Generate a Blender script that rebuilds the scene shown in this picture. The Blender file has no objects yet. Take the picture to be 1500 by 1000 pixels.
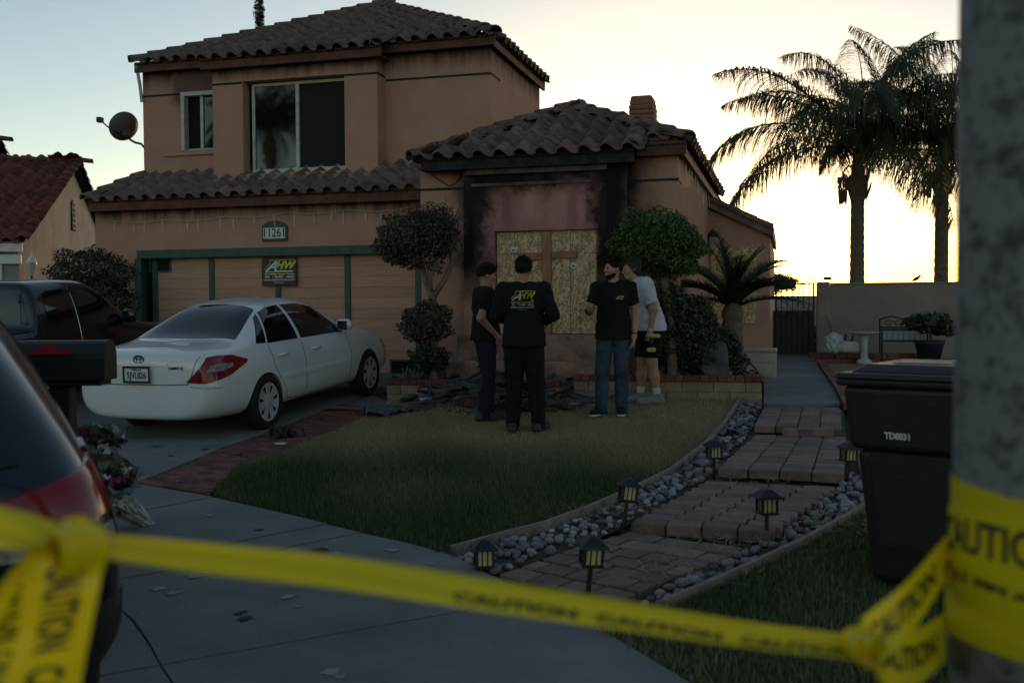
import bpy, bmesh, math, random
import numpy as np
from mathutils import Vector, Matrix, Euler
from mathutils.bvhtree import BVHTree

# ------------------------------------------------------------------ camera
scene = bpy.context.scene
CAM = Vector((0.0, 0.0, 1.45))
YAW, PITCH, ROLL = math.radians(15.5), math.radians(1.96), math.radians(-0.3)
F = 1500 * 35.0 / 36.0
RC = Matrix.Rotation(YAW, 3, 'Z') @ Matrix.Rotation(math.pi / 2 - PITCH, 3, 'X') @ Matrix.Rotation(ROLL, 3, 'Z')
cam_data = bpy.data.cameras.new('camera')
cam_data.lens = 35.0
cam_data.sensor_width = 36.0
cam_data.clip_start = 0.05
cam_data.clip_end = 3000
cam_data.dof.use_dof = True
cam_data.dof.focus_distance = 11.5
cam_data.dof.aperture_fstop = 2.8
cam = bpy.data.objects.new('camera', cam_data)
scene.collection.objects.link(cam)
cam.matrix_world = Matrix.Translation(CAM) @ RC.to_4x4()
scene.camera = cam

# ------------------------------------------------------------------ sky, sun, exposure (dusk, sun behind the house on the right)
SUN_EL, SUN_AZ = math.radians(2.4), math.radians(4.5)   # azimuth from +Y towards +X
world = bpy.data.worlds.new('World')
scene.world = world
world.use_nodes = True
wn = world.node_tree
sky = wn.nodes.new('ShaderNodeTexSky')
sky.sky_type = 'NISHITA'
sky.sun_disc = False
sky.sun_elevation = SUN_EL
sky.sun_rotation = -SUN_AZ
sky.altitude = 300
sky.air_density = 0.8
sky.dust_density = 0.5
sky.ozone_density = 0.95
wn.nodes['Background'].inputs['Strength'].default_value = 0.12
wn.links.new(sky.outputs[0], wn.nodes['Background'].inputs[0])
sun_data = bpy.data.lights.new('sun', 'SUN')
sun_data.energy = 0.25
sun_data.angle = math.radians(0.5)
sun_data.color = (1.0, 0.62, 0.32)
sun = bpy.data.objects.new('sun', sun_data)
scene.collection.objects.link(sun)
sd = Vector((math.sin(SUN_AZ) * math.cos(SUN_EL), math.cos(SUN_AZ) * math.cos(SUN_EL), math.sin(SUN_EL)))
sun.rotation_euler = sd.to_track_quat('Z', 'Y').to_euler()
sun.location = (0, 60, 20)
scene.view_settings.view_transform = 'Standard'
scene.view_settings.look = 'None'
scene.view_settings.exposure = 1.3
scene.view_settings.gamma = 1.0

# ------------------------------------------------------------------ helpers
col = scene.collection
RND = random.Random(7)


def ray(x, y):
    return RC @ Vector(((x - 750) / F, (500 - y) / F, -1.0))


def px(x, y, Z):                       # point seen at pixel (x, y), Z metres along the view axis
    return CAM + ray(x, y) * Z


def pv(x, y, v):                       # point on the plane Y = v
    d = ray(x, y)
    return CAM + d * ((v - CAM.y) / d.y)


def pu(x, y, u):                       # point on the plane X = u
    d = ray(x, y)
    return CAM + d * ((u - CAM.x) / d.x)


def pz(x, y, z):                       # point on the plane Z = z
    d = ray(x, y)
    return CAM + d * ((z - CAM.z) / d.z)


def lerp_tab(tab, t):
    if t <= tab[0][0]:
        return tab[0][1]
    for (a, b), (c, d) in zip(tab, tab[1:]):
        if t <= c:
            return b + (d - b) * (t - a) / (c - a)
    return tab[-1][1]


T_LAWN = [(-5, -0.02), (3.5, 0.0), (5.5, .04), (8, .10), (9.8, .17), (11.7, .31), (13, .33), (40, .36)]
T_DRIVE = [(-5, -0.02), (6.6, 0.0), (9.75, .09), (12.56, .26), (15.2, .36), (40, .38)]


def gz(u, v):                          # height of the ground
    a, b = lerp_tab(T_LAWN, v), lerp_tab(T_DRIVE, v)
    w = min(1.0, max(0.0, (u + 5.2) / 1.2))
    return b + (a - b) * w


def pg(x, y, dz=0.0):                  # point of the ground seen at a pixel
    z = 0.1
    for _ in range(25):
        p = pz(x, y, z + dz)
        z = gz(p.x, p.y)
    return Vector((p.x, p.y, z + dz))


def link(o, parent=None):
    col.objects.link(o)
    if parent is not None:
        o.parent = parent
    return o


def tag(o, label=None, cat=None, group=None, kind=None):
    if label: o['label'] = label
    if cat: o['category'] = cat
    if group: o['group'] = group
    if kind: o['kind'] = kind
    return o


def thing(name, label, cat, loc=(0, 0, 0), rz=0.0, group=None):
    o = bpy.data.objects.new(name, None)
    o.empty_display_size = 0.1
    o.location = loc
    o.rotation_euler = (0, 0, rz)
    link(o)
    return tag(o, label, cat, group)


class MB:
    def __init__(s):
        s.v, s.f, s.m = [], [], []

    def add(s, verts, faces, mi=0):
        n = len(s.v)
        s.v += [tuple(p) for p in verts]
        s.f += [tuple(i + n for i in f) for f in faces]
        s.m += [mi] * len(faces)
        return s

    def box(s, a, b, mi=0, M=None):
        (x0, y0, z0), (x1, y1, z1) = a, b
        vs = [Vector(p) for p in ((x0, y0, z0), (x1, y0, z0), (x1, y1, z0), (x0, y1, z0), (x0, y0, z1), (x1, y0, z1), (x1, y1, z1), (x0, y1, z1))]
        if M is not None: vs = [M @ p for p in vs]
        return s.add(vs, [(0, 3, 2, 1), (4, 5, 6, 7), (0, 1, 5, 4), (1, 2, 6, 5), (2, 3, 7, 6), (3, 0, 4, 7)], mi)

    def cbox(s, a, b, c=0.01, mi=0, M=None):          # box with chamfered edges
        a, b = Vector(a), Vector(b)
        ce, h = (a + b) / 2, (b - a) / 2
        c = min(c, min(h) * .9)
        vs = []
        for sx in (-1, 1):
            for sy in (-1, 1):
                for sz in (-1, 1):
                    for k in range(3):
                        p = Vector((sx * h.x, sy * h.y, sz * h.z))
                        for q in range(3):
                            if q != k: p[q] -= (sx, sy, sz)[q] * c
                        vs.append(ce + p)
        bm = bmesh.new()
        for p in vs: bm.verts.new(p)
        bmesh.ops.convex_hull(bm, input=bm.verts)
        bmesh.ops.dissolve_limit(bm, angle_limit=.02, verts=bm.verts, edges=bm.edges)
        bm.verts.index_update()
        vv = [M @ p.co if M is not None else p.co.copy() for p in bm.verts]
        ff = [tuple(q.index for q in f.verts) for f in bm.faces]
        bm.free()
        return s.add(vv, ff, mi)

    def prism(s, poly, d, mi=0):                       # closed polygon (3-D points) extruded by vector d
        n = len(poly)
        d = Vector(d)
        vs = [Vector(p) for p in poly] + [Vector(p) + d for p in poly]
        fs = [tuple(range(n - 1, -1, -1)), tuple(range(n, 2 * n))]
        fs += [(i, (i + 1) % n, n + (i + 1) % n, n + i) for i in range(n)]
        return s.add(vs, fs, mi)

    def tube(s, pts, rad, seg=8, mi=0, cap=True, flat=1.0):
        pts = [Vector(p) for p in pts]
        if not hasattr(rad, '__len__'): rad = [rad] * len(pts)
        vs, fs = [], []
        up = None
        for i, p in enumerate(pts):
            t = (pts[min(i + 1, len(pts) - 1)] - pts[max(i - 1, 0)]).normalized()
            if up is None:
                up = Vector((0, 0, 1)) if abs(t.z) < .9 else Vector((1, 0, 0))
            a = t.cross(up).normalized()
            b = a.cross(t).normalized()
            up = b
            for k in range(seg):
                an = 2 * math.pi * k / seg
                vs.append(p + (a * math.cos(an) + b * math.sin(an) * flat) * rad[i])
        for i in range(len(pts) - 1):
            for k in range(seg):
                k2 = (k + 1) % seg
                fs.append((i * seg + k, i * seg + k2, (i + 1) * seg + k2, (i + 1) * seg + k))
        if cap:
            fs.append(tuple(range(seg - 1, -1, -1)))
            fs.append(tuple((len(pts) - 1) * seg + k for k in range(seg)))
        return s.add(vs, fs, mi)

    def lathe(s, prof, c=(0, 0, 0), seg=16, mi=0, M=None):   # prof: (radius, z)
        vs, fs = [], []
        for r, z in prof:
            for k in range(seg):
                a = 2 * math.pi * k / seg
                vs.append(Vector((c[0] + r * math.cos(a), c[1] + r * math.sin(a), c[2] + z)))
        if M is not None: vs = [M @ p for p in vs]
        for i in range(len(prof) - 1):
            for k in range(seg):
                k2 = (k + 1) % seg
                fs.append((i * seg + k, i * seg + k2, (i + 1) * seg + k2, (i + 1) * seg + k))
        fs.append(tuple(range(seg - 1, -1, -1)))
        fs.append(tuple((len(prof) - 1) * seg + k for k in range(seg)))
        return s.add(vs, fs, mi)

    def grid(s, rows, mi=0, closed=False):              # rows: list of lists of points
        n = len(rows[0])
        vs = [p for r in rows for p in r]
        fs = []
        for i in range(len(rows) - 1):
            for k in range(n - (0 if closed else 1)):
                k2 = (k + 1) % n
                fs.append((i * n + k, i * n + k2, (i + 1) * n + k2, (i + 1) * n + k))
        return s.add(vs, fs, mi)

    def mesh(s, name, mats, smooth=False):
        me = bpy.data.meshes.new(name)
        me.from_pydata([tuple(p) for p in s.v], [], s.f)
        if not isinstance(mats, (list, tuple)): mats = [mats]
        for m in mats: me.materials.append(m)
        if len(mats) > 1: me.polygons.foreach_set('material_index', s.m)
        if smooth: me.polygons.foreach_set('use_smooth', [True] * len(s.f))
        me.update()
        return me

    def build(s, name, mats, parent=None, smooth=False):
        o = bpy.data.objects.new(name, s.mesh(name, mats, smooth))
        return link(o, parent)


def np_mesh(name, V, Fc, mat, smooth=False):             # numpy verts and equal-sized faces
    me = bpy.data.meshes.new(name)
    k = Fc.shape[1]
    me.vertices.add(len(V)); me.vertices.foreach_set('co', V.astype(np.float32).ravel())
    me.loops.add(Fc.size); me.loops.foreach_set('vertex_index', Fc.astype(np.int32).ravel())
    me.polygons.add(len(Fc)); me.polygons.foreach_set('loop_start', np.arange(0, Fc.size, k, dtype=np.int32))
    if smooth: me.polygons.foreach_set('use_smooth', np.ones(len(Fc), dtype=bool))
    me.update(calc_edges=True)
    if mat is not None: me.materials.append(mat)
    return me


def put(me, name, parent=None, M=None, loc=None):
    o = bpy.data.objects.new(name, me)
    link(o, parent)
    if M is not None: o.matrix_local = M
    if loc is not None: o.location = loc
    return o


def copy_tree(o, parent=None):
    c = o.copy(); col.objects.link(c); c.parent = parent
    for ch in o.children: copy_tree(ch, c)
    return c


def world_to(parent, *objs):                             # parts built in world coordinates get a parent that stands elsewhere
    bpy.context.view_layer.update()
    for o in objs:
        o.parent = parent
        o.matrix_parent_inverse = parent.matrix_basis.inverted()


# ------------------------------------------------------------------ materials
def nt_new(name):
    m = bpy.data.materials.new(name)
    m.use_nodes = True
    return m, m.node_tree, m.node_tree.nodes['Principled BSDF']


def mat(name, c, rough=.7, c2=None, scale=6.0, detail=6.0, bump=0.0, bscale=60.0, metal=0.0, spec=.5, rnd=0.0, coat=0.0, space='pos', stretch=None, contrast=(.35, .65), alpha=None):
    """principled material: colour noise between c and c2, fine bump, per-object brightness variation"""
    m, nt, b = nt_new(name)
    L = nt.links.new
    b.inputs['Roughness'].default_value = rough
    b.inputs['Metallic'].default_value = metal
    b.inputs['Specular IOR Level'].default_value = spec
    if coat: b.inputs['Coat Weight'].default_value = coat
    g = nt.nodes.new('ShaderNodeNewGeometry' if space == 'pos' else 'ShaderNodeTexCoord')
    co = g.outputs['Position'] if space == 'pos' else g.outputs['Object']
    if stretch:
        mp = nt.nodes.new('ShaderNodeMapping'); mp.inputs['Scale'].default_value = stretch
        L(co, mp.inputs[0]); co = mp.outputs[0]
    out = None
    if c2 is not None:
        n = nt.nodes.new('ShaderNodeTexNoise'); n.inputs['Scale'].default_value = scale; n.inputs['Detail'].default_value = detail; n.inputs['Roughness'].default_value = .65
        L(co, n.inputs['Vector'])
        r = nt.nodes.new('ShaderNodeMapRange'); r.inputs[1].default_value, r.inputs[2].default_value = contrast
        L(n.outputs['Fac'], r.inputs[0])
        x = nt.nodes.new('ShaderNodeMix'); x.data_type = 'RGBA'
        x.inputs[6].default_value = (*c, 1); x.inputs[7].default_value = (*c2, 1)
        L(r.outputs[0], x.inputs[0]); out = x.outputs[2]
    if rnd:
        oi = nt.nodes.new('ShaderNodeObjectInfo')
        r2 = nt.nodes.new('ShaderNodeMapRange'); r2.inputs[3].default_value = 1 - rnd; r2.inputs[4].default_value = 1 + rnd
        L(oi.outputs['Random'], r2.inputs[0])
        x2 = nt.nodes.new('ShaderNodeMix'); x2.data_type = 'RGBA'; x2.blend_type = 'MULTIPLY'; x2.inputs[0].default_value = 1.0
        if out is not None: L(out, x2.inputs[6])
        else: x2.inputs[6].default_value = (*c, 1)
        L(r2.outputs[0], x2.inputs[7]); out = x2.outputs[2]
    if out is not None: L(out, b.inputs['Base Color'])
    else: b.inputs['Base Color'].default_value = (*c, 1)
    if bump:
        n2 = nt.nodes.new('ShaderNodeTexNoise'); n2.inputs['Scale'].default_value = bscale; n2.inputs['Detail'].default_value = 4
        L(co, n2.inputs['Vector'])
        bp = nt.nodes.new('ShaderNodeBump'); bp.inputs['Strength'].default_value = bump; bp.inputs['Distance'].default_value = .02
        L(n2.outputs['Fac'], bp.inputs['Height']); L(bp.outputs[0], b.inputs['Normal'])
    return m
# ------------------------------------------------------------------ the palette
M = {}
M['stucco'] = mat('stucco', (.53, .32, .245), .9, (.36, .21, .16), 1.4, 12, .7, 55, spec=.2, contrast=(.3, .72))
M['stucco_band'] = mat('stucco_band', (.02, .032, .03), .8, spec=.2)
M['stucco_pale'] = mat('stucco_pale', (.38, .385, .39), .9, (.27, .275, .28), 1.5, 8, .5, 50, spec=.2)
M['stucco_grey'] = mat('stucco_grey', (.30, .245, .205), .9, (.22, .18, .155), 1.3, 8, .5, 45, spec=.2)
M['tile'] = mat('roof_tile', (.20, .128, .112), .78, (.09, .06, .055), 7, 5, .25, 40, spec=.35, rnd=.3)
M['tile_red'] = mat('red_roof_tile', (.20, .060, .045), .75, (.10, .035, .03), 6, 5, .25, 40, spec=.35, rnd=.3)
M['roof_base'] = mat('roof_underlay', (.05, .04, .037), .95)
M['fascia'] = mat('fascia_wood', (.16, .062, .036), .8, (.06, .03, .025), 5, 5, .2, 30)
M['char'] = mat('char', (.012, .011, .012), .85, (.04, .038, .04), 9, 6, .6, 35, spec=.3)
M['green'] = mat('green_paint', (.035, .105, .088), .6, (.022, .065, .058), 5, 5, .1, 60)
M['door_wood'] = mat('garage_board', (.58, .335, .235), .85, (.46, .265, .185), 3, 7, .25, 30, spec=.2, stretch=(.6, 1, 9), rnd=.1)
M['alu'] = mat('window_frame', (.55, .56, .54), .5, (.40, .40, .38), 8)
M['glass'] = mat('window_glass', (.004, .006, .009), .03, spec=.9)
M['dark'] = mat('dark_void', (.004, .004, .004), .9)
M['white'] = mat('white_paint', (.72, .73, .72), .6, (.60, .61, .60), 4)
M['lumber'] = mat('lumber', (.40, .19, .095), .75, (.27, .12, .06), 4, 6, .1, 60, stretch=(12, 12, 1.2))
M['lumber_h'] = mat('lumber_flat', (.38, .185, .10), .75, (.25, .11, .06), 4, 6, .1, 60, stretch=(1.2, 12, 12))
M['black_metal'] = mat('black_metal', (.012, .012, .013), .5, spec=.5)
M['black_plastic'] = mat('black_plastic', (.014, .014, .016), .45, (.02, .02, .022), 12, 5, .15, 90)
M['brick_red'] = mat('red_brick', (.20, .068, .052), .85, (.12, .045, .04), 14, 5, .4, 70, rnd=.45)
M['block_tan'] = mat('tan_block', (.33, .235, .165), .9, (.24, .165, .115), 7, 6, .5, 60, rnd=.16)
M['mortar'] = mat('mortar', (.20, .18, .165), .95)
M['paver'] = mat('paver', (.25, .165, .135), .9, (.155, .105, .09), 9, 6, .5, 90, rnd=.26)
M['pebble'] = mat('pebble', (.26, .25, .255), .65, (.17, .155, .165), 5, 4, .1, 60, rnd=.5)
M['pebble_w'] = mat('pale_pebble', (.44, .42, .38), .7, (.33, .31, .28), 5, 4, .1, 60, rnd=.25)
M['pebble_r'] = mat('plum_pebble', (.21, .135, .135), .65, (.145, .095, .10), 5, 4, .1, 60, rnd=.35)
M['concrete'] = mat('concrete', (.255, .252, .24), .9, (.14, .143, .142), .9, 14, .45, 70, spec=.25, contrast=(.3, .68))
M['joint'] = mat('joint_dirt', (.05, .048, .042), .95)
M['soil'] = mat('soil', (.075, .055, .04), .95, (.04, .03, .024), 6, 6, .5, 40)
M['asphalt'] = mat('asphalt', (.05, .05, .052), .9, (.035, .035, .037), 3, 8, .4, 90)
M['edging'] = mat('edging_board', (.30, .25, .205), .85, (.16, .135, .11), 5, 6, .2, 40)
M['bark'] = mat('bark', (.20, .155, .115), .9, (.11, .085, .065), 9, 6, .6, 25)
M['palm_bark'] = mat('palm_bark', (.19, .15, .12), .9, (.10, .08, .065), 5, 6, .6, 22, stretch=(1, 1, 4))


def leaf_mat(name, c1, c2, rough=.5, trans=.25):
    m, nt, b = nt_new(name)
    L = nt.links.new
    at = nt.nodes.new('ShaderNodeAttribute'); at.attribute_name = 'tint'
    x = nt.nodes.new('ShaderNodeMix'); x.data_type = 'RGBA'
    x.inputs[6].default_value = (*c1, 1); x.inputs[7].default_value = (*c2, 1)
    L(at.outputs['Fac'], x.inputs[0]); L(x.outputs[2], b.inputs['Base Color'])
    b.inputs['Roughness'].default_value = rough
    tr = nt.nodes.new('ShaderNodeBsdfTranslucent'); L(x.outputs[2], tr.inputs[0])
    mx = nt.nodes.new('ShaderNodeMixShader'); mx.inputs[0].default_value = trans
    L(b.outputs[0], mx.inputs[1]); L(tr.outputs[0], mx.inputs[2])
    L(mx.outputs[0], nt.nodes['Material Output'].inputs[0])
    return m


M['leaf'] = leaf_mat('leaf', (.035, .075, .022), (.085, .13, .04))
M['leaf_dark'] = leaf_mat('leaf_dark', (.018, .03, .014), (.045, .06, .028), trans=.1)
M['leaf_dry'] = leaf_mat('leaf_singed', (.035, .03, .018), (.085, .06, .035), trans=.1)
M['palm_leaf'] = leaf_mat('palm_leaf', (.045, .07, .035), (.11, .13, .06), trans=.4)
M['grass'] = leaf_mat('grass', (.042, .085, .02), (.42, .335, .19), .6, .3)


def osb_mat():
    m, nt, b = nt_new('osb_board')
    L = nt.links.new
    g = nt.nodes.new('ShaderNodeNewGeometry')
    prev = None
    for i, (rot, sc) in enumerate(((.5, (11, 11, 42)), (-.7, (12, 12, 46)), (1.35, (11, 11, 40)))):
        mp = nt.nodes.new('ShaderNodeMapping'); mp.inputs['Rotation'].default_value = (0, rot, 0)
        mp2 = nt.nodes.new('ShaderNodeMapping'); mp2.inputs['Scale'].default_value = sc; mp2.inputs['Location'].default_value = (i * 3.3, 0, i)
        v = nt.nodes.new('ShaderNodeTexVoronoi'); v.inputs['Scale'].default_value = 1.0
        L(g.outputs['Position'], mp.inputs[0]); L(mp.outputs[0], mp2.inputs[0]); L(mp2.outputs[0], v.inputs['Vector'])
        sp = nt.nodes.new('ShaderNodeSeparateColor'); L(v.outputs['Color'], sp.inputs[0])
        if prev is None:
            prev = (sp.outputs[0], sp.outputs[1])
        else:
            n = nt.nodes.new('ShaderNodeTexNoise'); n.inputs['Scale'].default_value = 22 + 9 * i
            L(g.outputs['Position'], n.inputs['Vector'])
            th = nt.nodes.new('ShaderNodeMath'); th.operation = 'GREATER_THAN'; th.inputs[1].default_value = .5
            L(n.outputs['Fac'], th.inputs[0])
            mx = nt.nodes.new('ShaderNodeMix'); mx.data_type = 'FLOAT'
            L(th.outputs[0], mx.inputs[0]); L(prev[0], mx.inputs[2]); L(sp.outputs[0], mx.inputs[3])
            prev = (mx.outputs[0], None)
    r = nt.nodes.new('ShaderNodeValToRGB')
    e = r.color_ramp.elements
    e[0].position, e[0].color = 0.0, (.24, .14, .065, 1)
    e[1].position, e[1].color = 1.0, (.76, .60, .37, 1)
    k = r.color_ramp.elements.new(.45); k.color = (.48, .33, .175, 1)
    L(prev[0], r.inputs[0]); L(r.outputs[0], b.inputs['Base Color'])
    b.inputs['Roughness'].default_value = .75
    bp = nt.nodes.new('ShaderNodeBump'); bp.inputs['Strength'].default_value = .2; bp.inputs['Distance'].default_value = .01
    L(prev[0], bp.inputs['Height']); L(bp.outputs[0], b.inputs['Normal'])
    return m


M['osb'] = osb_mat()
# ------------------------------------------------------------------ the ground
from mathutils.geometry import delaunay_2d_cdt


def in_poly(poly, x, y):
    c = False
    for (x1, y1), (x2, y2) in zip(poly, poly[1:] + poly[:1]):
        if (y1 > y) != (y2 > y) and x < (x2 - x1) * (y - y1) / (y2 - y1) + x1: c = not c
    return c


def patch_mesh(poly, dz=0.0, step=.4, thick=0.0):
    """triangulated sheet following the ground inside a plan polygon, optionally with a skirt"""
    b = []
    for (p, q) in zip(poly, poly[1:] + poly[:1]):
        n = max(1, int(math.dist(p, q) / step))
        b += [(p[0] + (q[0] - p[0]) * i / n, p[1] + (q[1] - p[1]) * i / n) for i in range(n)]
    nb = len(b)
    xs, ys = [p[0] for p in b], [p[1] for p in b]
    pts = list(b)
    x = min(xs) + step / 2
    while x < max(xs):
        y = min(ys) + step / 2
        while y < max(ys):
            if in_poly(b, x, y) and min((x - q[0]) ** 2 + (y - q[1]) ** 2 for q in b) > (step * .45) ** 2: pts.append((x, y))
            y += step
        x += step
    vs, es, fs, *_ = delaunay_2d_cdt([Vector(p) for p in pts], [(i, (i + 1) % nb) for i in range(nb)], [tuple(range(nb))], 1, 1e-5)
    V = [(p.x, p.y, gz(p.x, p.y) + dz) for p in vs]
    mb = MB().add(V, [tuple(f) for f in fs])
    if thick:
        mb.add([(p[0], p[1], gz(*p) + dz) for p in b] + [(p[0], p[1], gz(*p) + dz - thick) for p in b],
               [(i, nb + i, nb + (i + 1) % nb, (i + 1) % nb) for i in range(nb)])
    return mb


def G(pix, dz=0.0):
    return [tuple(pg(x, y, dz).xy) for x, y in pix]


# terrain: one sheet out to the horizon
us = [-900, -300, -80, -40, -20] + [i * 1.0 for i in range(-14, 9)] + [14, 30, 80, 300, 900]
vs_ = [-300, -60, -20, -8] + [i * .8 for i in range(-4, 38)] + [45, 90, 300, 1500]
mb = MB().grid([[(u, v, gz(u, v) - .05) for u in us] for v in vs_])
tag(mb.build('ground', M['soil'], smooth=True), kind='structure')

LE = [(312, 728), (430, 755), (528, 781), (600, 797), (668, 822)]            # front edge of the lawn
edge_l = [(664, 812), (745, 789), (800, 775), (862, 752), (930, 722), (985, 694), (1035, 655), (1062, 625), (1078, 600), (1087, 586)]
lawn_px = LE + edge_l + [(1000, 584), (860, 584), (700, 584), (575, 588), (545, 606), (470, 640), (420, 661), (340, 690)]
LAWN = G(lawn_px)
lawn_mb = patch_mesh(LAWN, 0.0, .3)
def turf_mat():
    m, nt, b = nt_new('turf'); L = nt.links.new
    g_ = nt.nodes.new('ShaderNodeNewGeometry'); sx = nt.nodes.new('ShaderNodeSeparateXYZ'); L(g_.outputs['Position'], sx.inputs[0])
    n = nt.nodes.new('ShaderNodeTexNoise'); n.inputs['Scale'].default_value = 1.6; n.inputs['Detail'].default_value = 9; n.inputs['Roughness'].default_value = .75; L(g_.outputs['Position'], n.inputs['Vector'])
    w = nt.nodes.new('ShaderNodeMath'); w.operation = 'MULTIPLY_ADD'; w.inputs[1].default_value = 4.0; L(n.outputs['Fac'], w.inputs[0]); L(sx.outputs[1], w.inputs[2])
    r = nt.nodes.new('ShaderNodeMapRange'); r.inputs[1].default_value, r.inputs[2].default_value = 9.4, 11.8; L(w.outputs[0], r.inputs[0])
    x = nt.nodes.new('ShaderNodeMix'); x.data_type = 'RGBA'; x.inputs[6].default_value = (.05, .058, .026, 1); x.inputs[7].default_value = (.25, .195, .115, 1); L(r.outputs[0], x.inputs[0]); L(x.outputs[2], b.inputs['Base Color'])
    b.inputs['Roughness'].default_value = .95; b.inputs['Specular IOR Level'].default_value = .1
    return m


M['lawn_soil'] = turf_mat()
lawn = tag(lawn_mb.build('lawn', M['lawn_soil'], smooth=True), kind='structure')
sw_a, sw_b = pg(668, 822), pg(1010, 1000)
sdir = (sw_b - sw_a).normalized()
far = sw_b + sdir * 6
edge_r = [(975, 893), (1040, 866), (1100, 838), (1180, 800), (1250, 760), (1272, 745)]
er = G(edge_r)
c1 = pg(960, 905)
RIGHT = [tuple((sw_a + sdir * ((Vector(er[0]).to_3d() - sw_a).dot(sdir))).xy)] + er + [tuple(pg(1262, 700).xy), tuple(pg(1242, 600).xy), tuple(pg(1200, 533).xy), (3.2, 22.4), (9, 22.4), (9, far.y), tuple(far.xy)]
rl = tag(patch_mesh(RIGHT, 0.0, .4).build('lawn', M['lawn_soil'], smooth=True), kind='structure')

# driveway, sidewalk slabs with open joints over dirt
strip_l = [(205, 706), (330, 655), (420, 622), (505, 590), (545, 575)]
sl_w = G(strip_l)
drive_poly = [tuple(pg(20, 676).xy)] + sl_w + [(sl_w[-1][0] + .3, 15.4), (-16, 15.4), (-16, 7.5)]
dv = tag(patch_mesh(drive_poly, .012, .5, .05).build('driveway', M['concrete'], smooth=True), kind='structure')
tag(patch_mesh([(-30, -6), (10, -6), (10, 2.0), tuple(far.xy), tuple(sw_a.xy), tuple(pg(320, 730).xy), tuple(pg(196, 712).xy), (-8, 9), (-30, 9)], -.03, .9).build('sidewalk', M['joint']), kind='structure')
sidewalk = bpy.data.objects['sidewalk']


def slab(pix, inset=.008):
    w = [Vector(p) for p in G(pix)]
    c = sum(w, Vector((0, 0))) / len(w)
    w = [tuple(p + (c - p).normalized() * inset) for p in w]
    patch_mesh(w, .012, .6, .05).build('concrete_slab', M['concrete'], sidewalk)


fcurve = [(178, 896), (208, 928), (232, 968), (252, 1000), (275, 1060), (300, 1200)]
slab([(60, 685), (196, 709), (312, 729), (204, 750), (100, 769), (20, 780)])
slab([(20, 782), (100, 770), (204, 751), (313, 730), (430, 756.5), (481, 769), (300, 804), (176, 828), (20, 858)])
slab([(20, 860), (176, 829.5), (300, 805.5), (482, 770), (529, 781.5), (388, 810), (268, 834), (176, 850), (20, 880)])
FC = [(178, 897), (194, 911), (207, 929), (222, 952), (235, 977)]
FD = [(254, 1006), (275, 1060), (300, 1200)]
slab([(60, 874), (176, 851.5), (268, 835.5), (388, 811.5), (530, 782.5), (600, 798), (664, 815), (720, 845), (798, 878), (668, 899)] + FC[::-1], .006)
slab([(235.5, 978), (668, 900), (800, 880), (905, 938), (1012, 1003), (1180, 1120), (700, 1200)] + FD[::-1], .006)
slab([(20, 884), (60, 876)] + FC + [(184, 986), (-300, 1075), (-300, 950)], .006)
slab([(-300, 1079), (184, 987), (235.5, 978)] + FD + [(-300, 1200)], .006)
# pale spills on the concrete
M['spill'] = mat('spilt_powder', (.33, .345, .35), .95, (.22, .225, .225), 14)
M['scuff'] = mat('dark_scuff', (.03, .03, .032), .95)
rs = random.Random(5)
for k, (x, y, s, mm) in enumerate([(294, 842, .07, 'spill'), (284, 848, .04, 'spill'), (232, 866, .035, 'spill'), (256, 872, .045, 'spill'), (575, 809, .035, 'spill'), (488, 814, .035, 'spill'), (630, 829, .025, 'spill'), (425, 877, .045, 'spill'), (484, 990, .04, 'spill'), (498, 996, .025, 'spill'),
                                   (468, 809, .06, 'scuff'), (352, 902, .035, 'scuff'), (380, 779, .03, 'scuff'), (360, 910, .04, 'scuff'), (436, 892, .02, 'spill'), (306, 758, .03, 'spill'), (411, 650, .07, 'spill'), (300, 660, .05, 'scuff'), (228, 655, .06, 'scuff'), (250, 670, .04, 'scuff'), (350, 668, .04, 'scuff'),
                                   (445, 640, .03, 'scuff'), (1195, 548, .12, 'spill'), (1143, 552, .10, 'spill')]):
    p = pg(x, y)
    n = 14
    MB().add([(p.x + math.cos(6.283 * i / n) * s * rs.uniform(.45, 1.35), p.y + math.sin(6.283 * i / n) * s * rs.uniform(.45, 1.35), gz(p.x, p.y) + .0165) for i in range(n)], [tuple(range(n))]).build('spill_mark', M[mm], sidewalk if y > 730 else dv)

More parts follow.
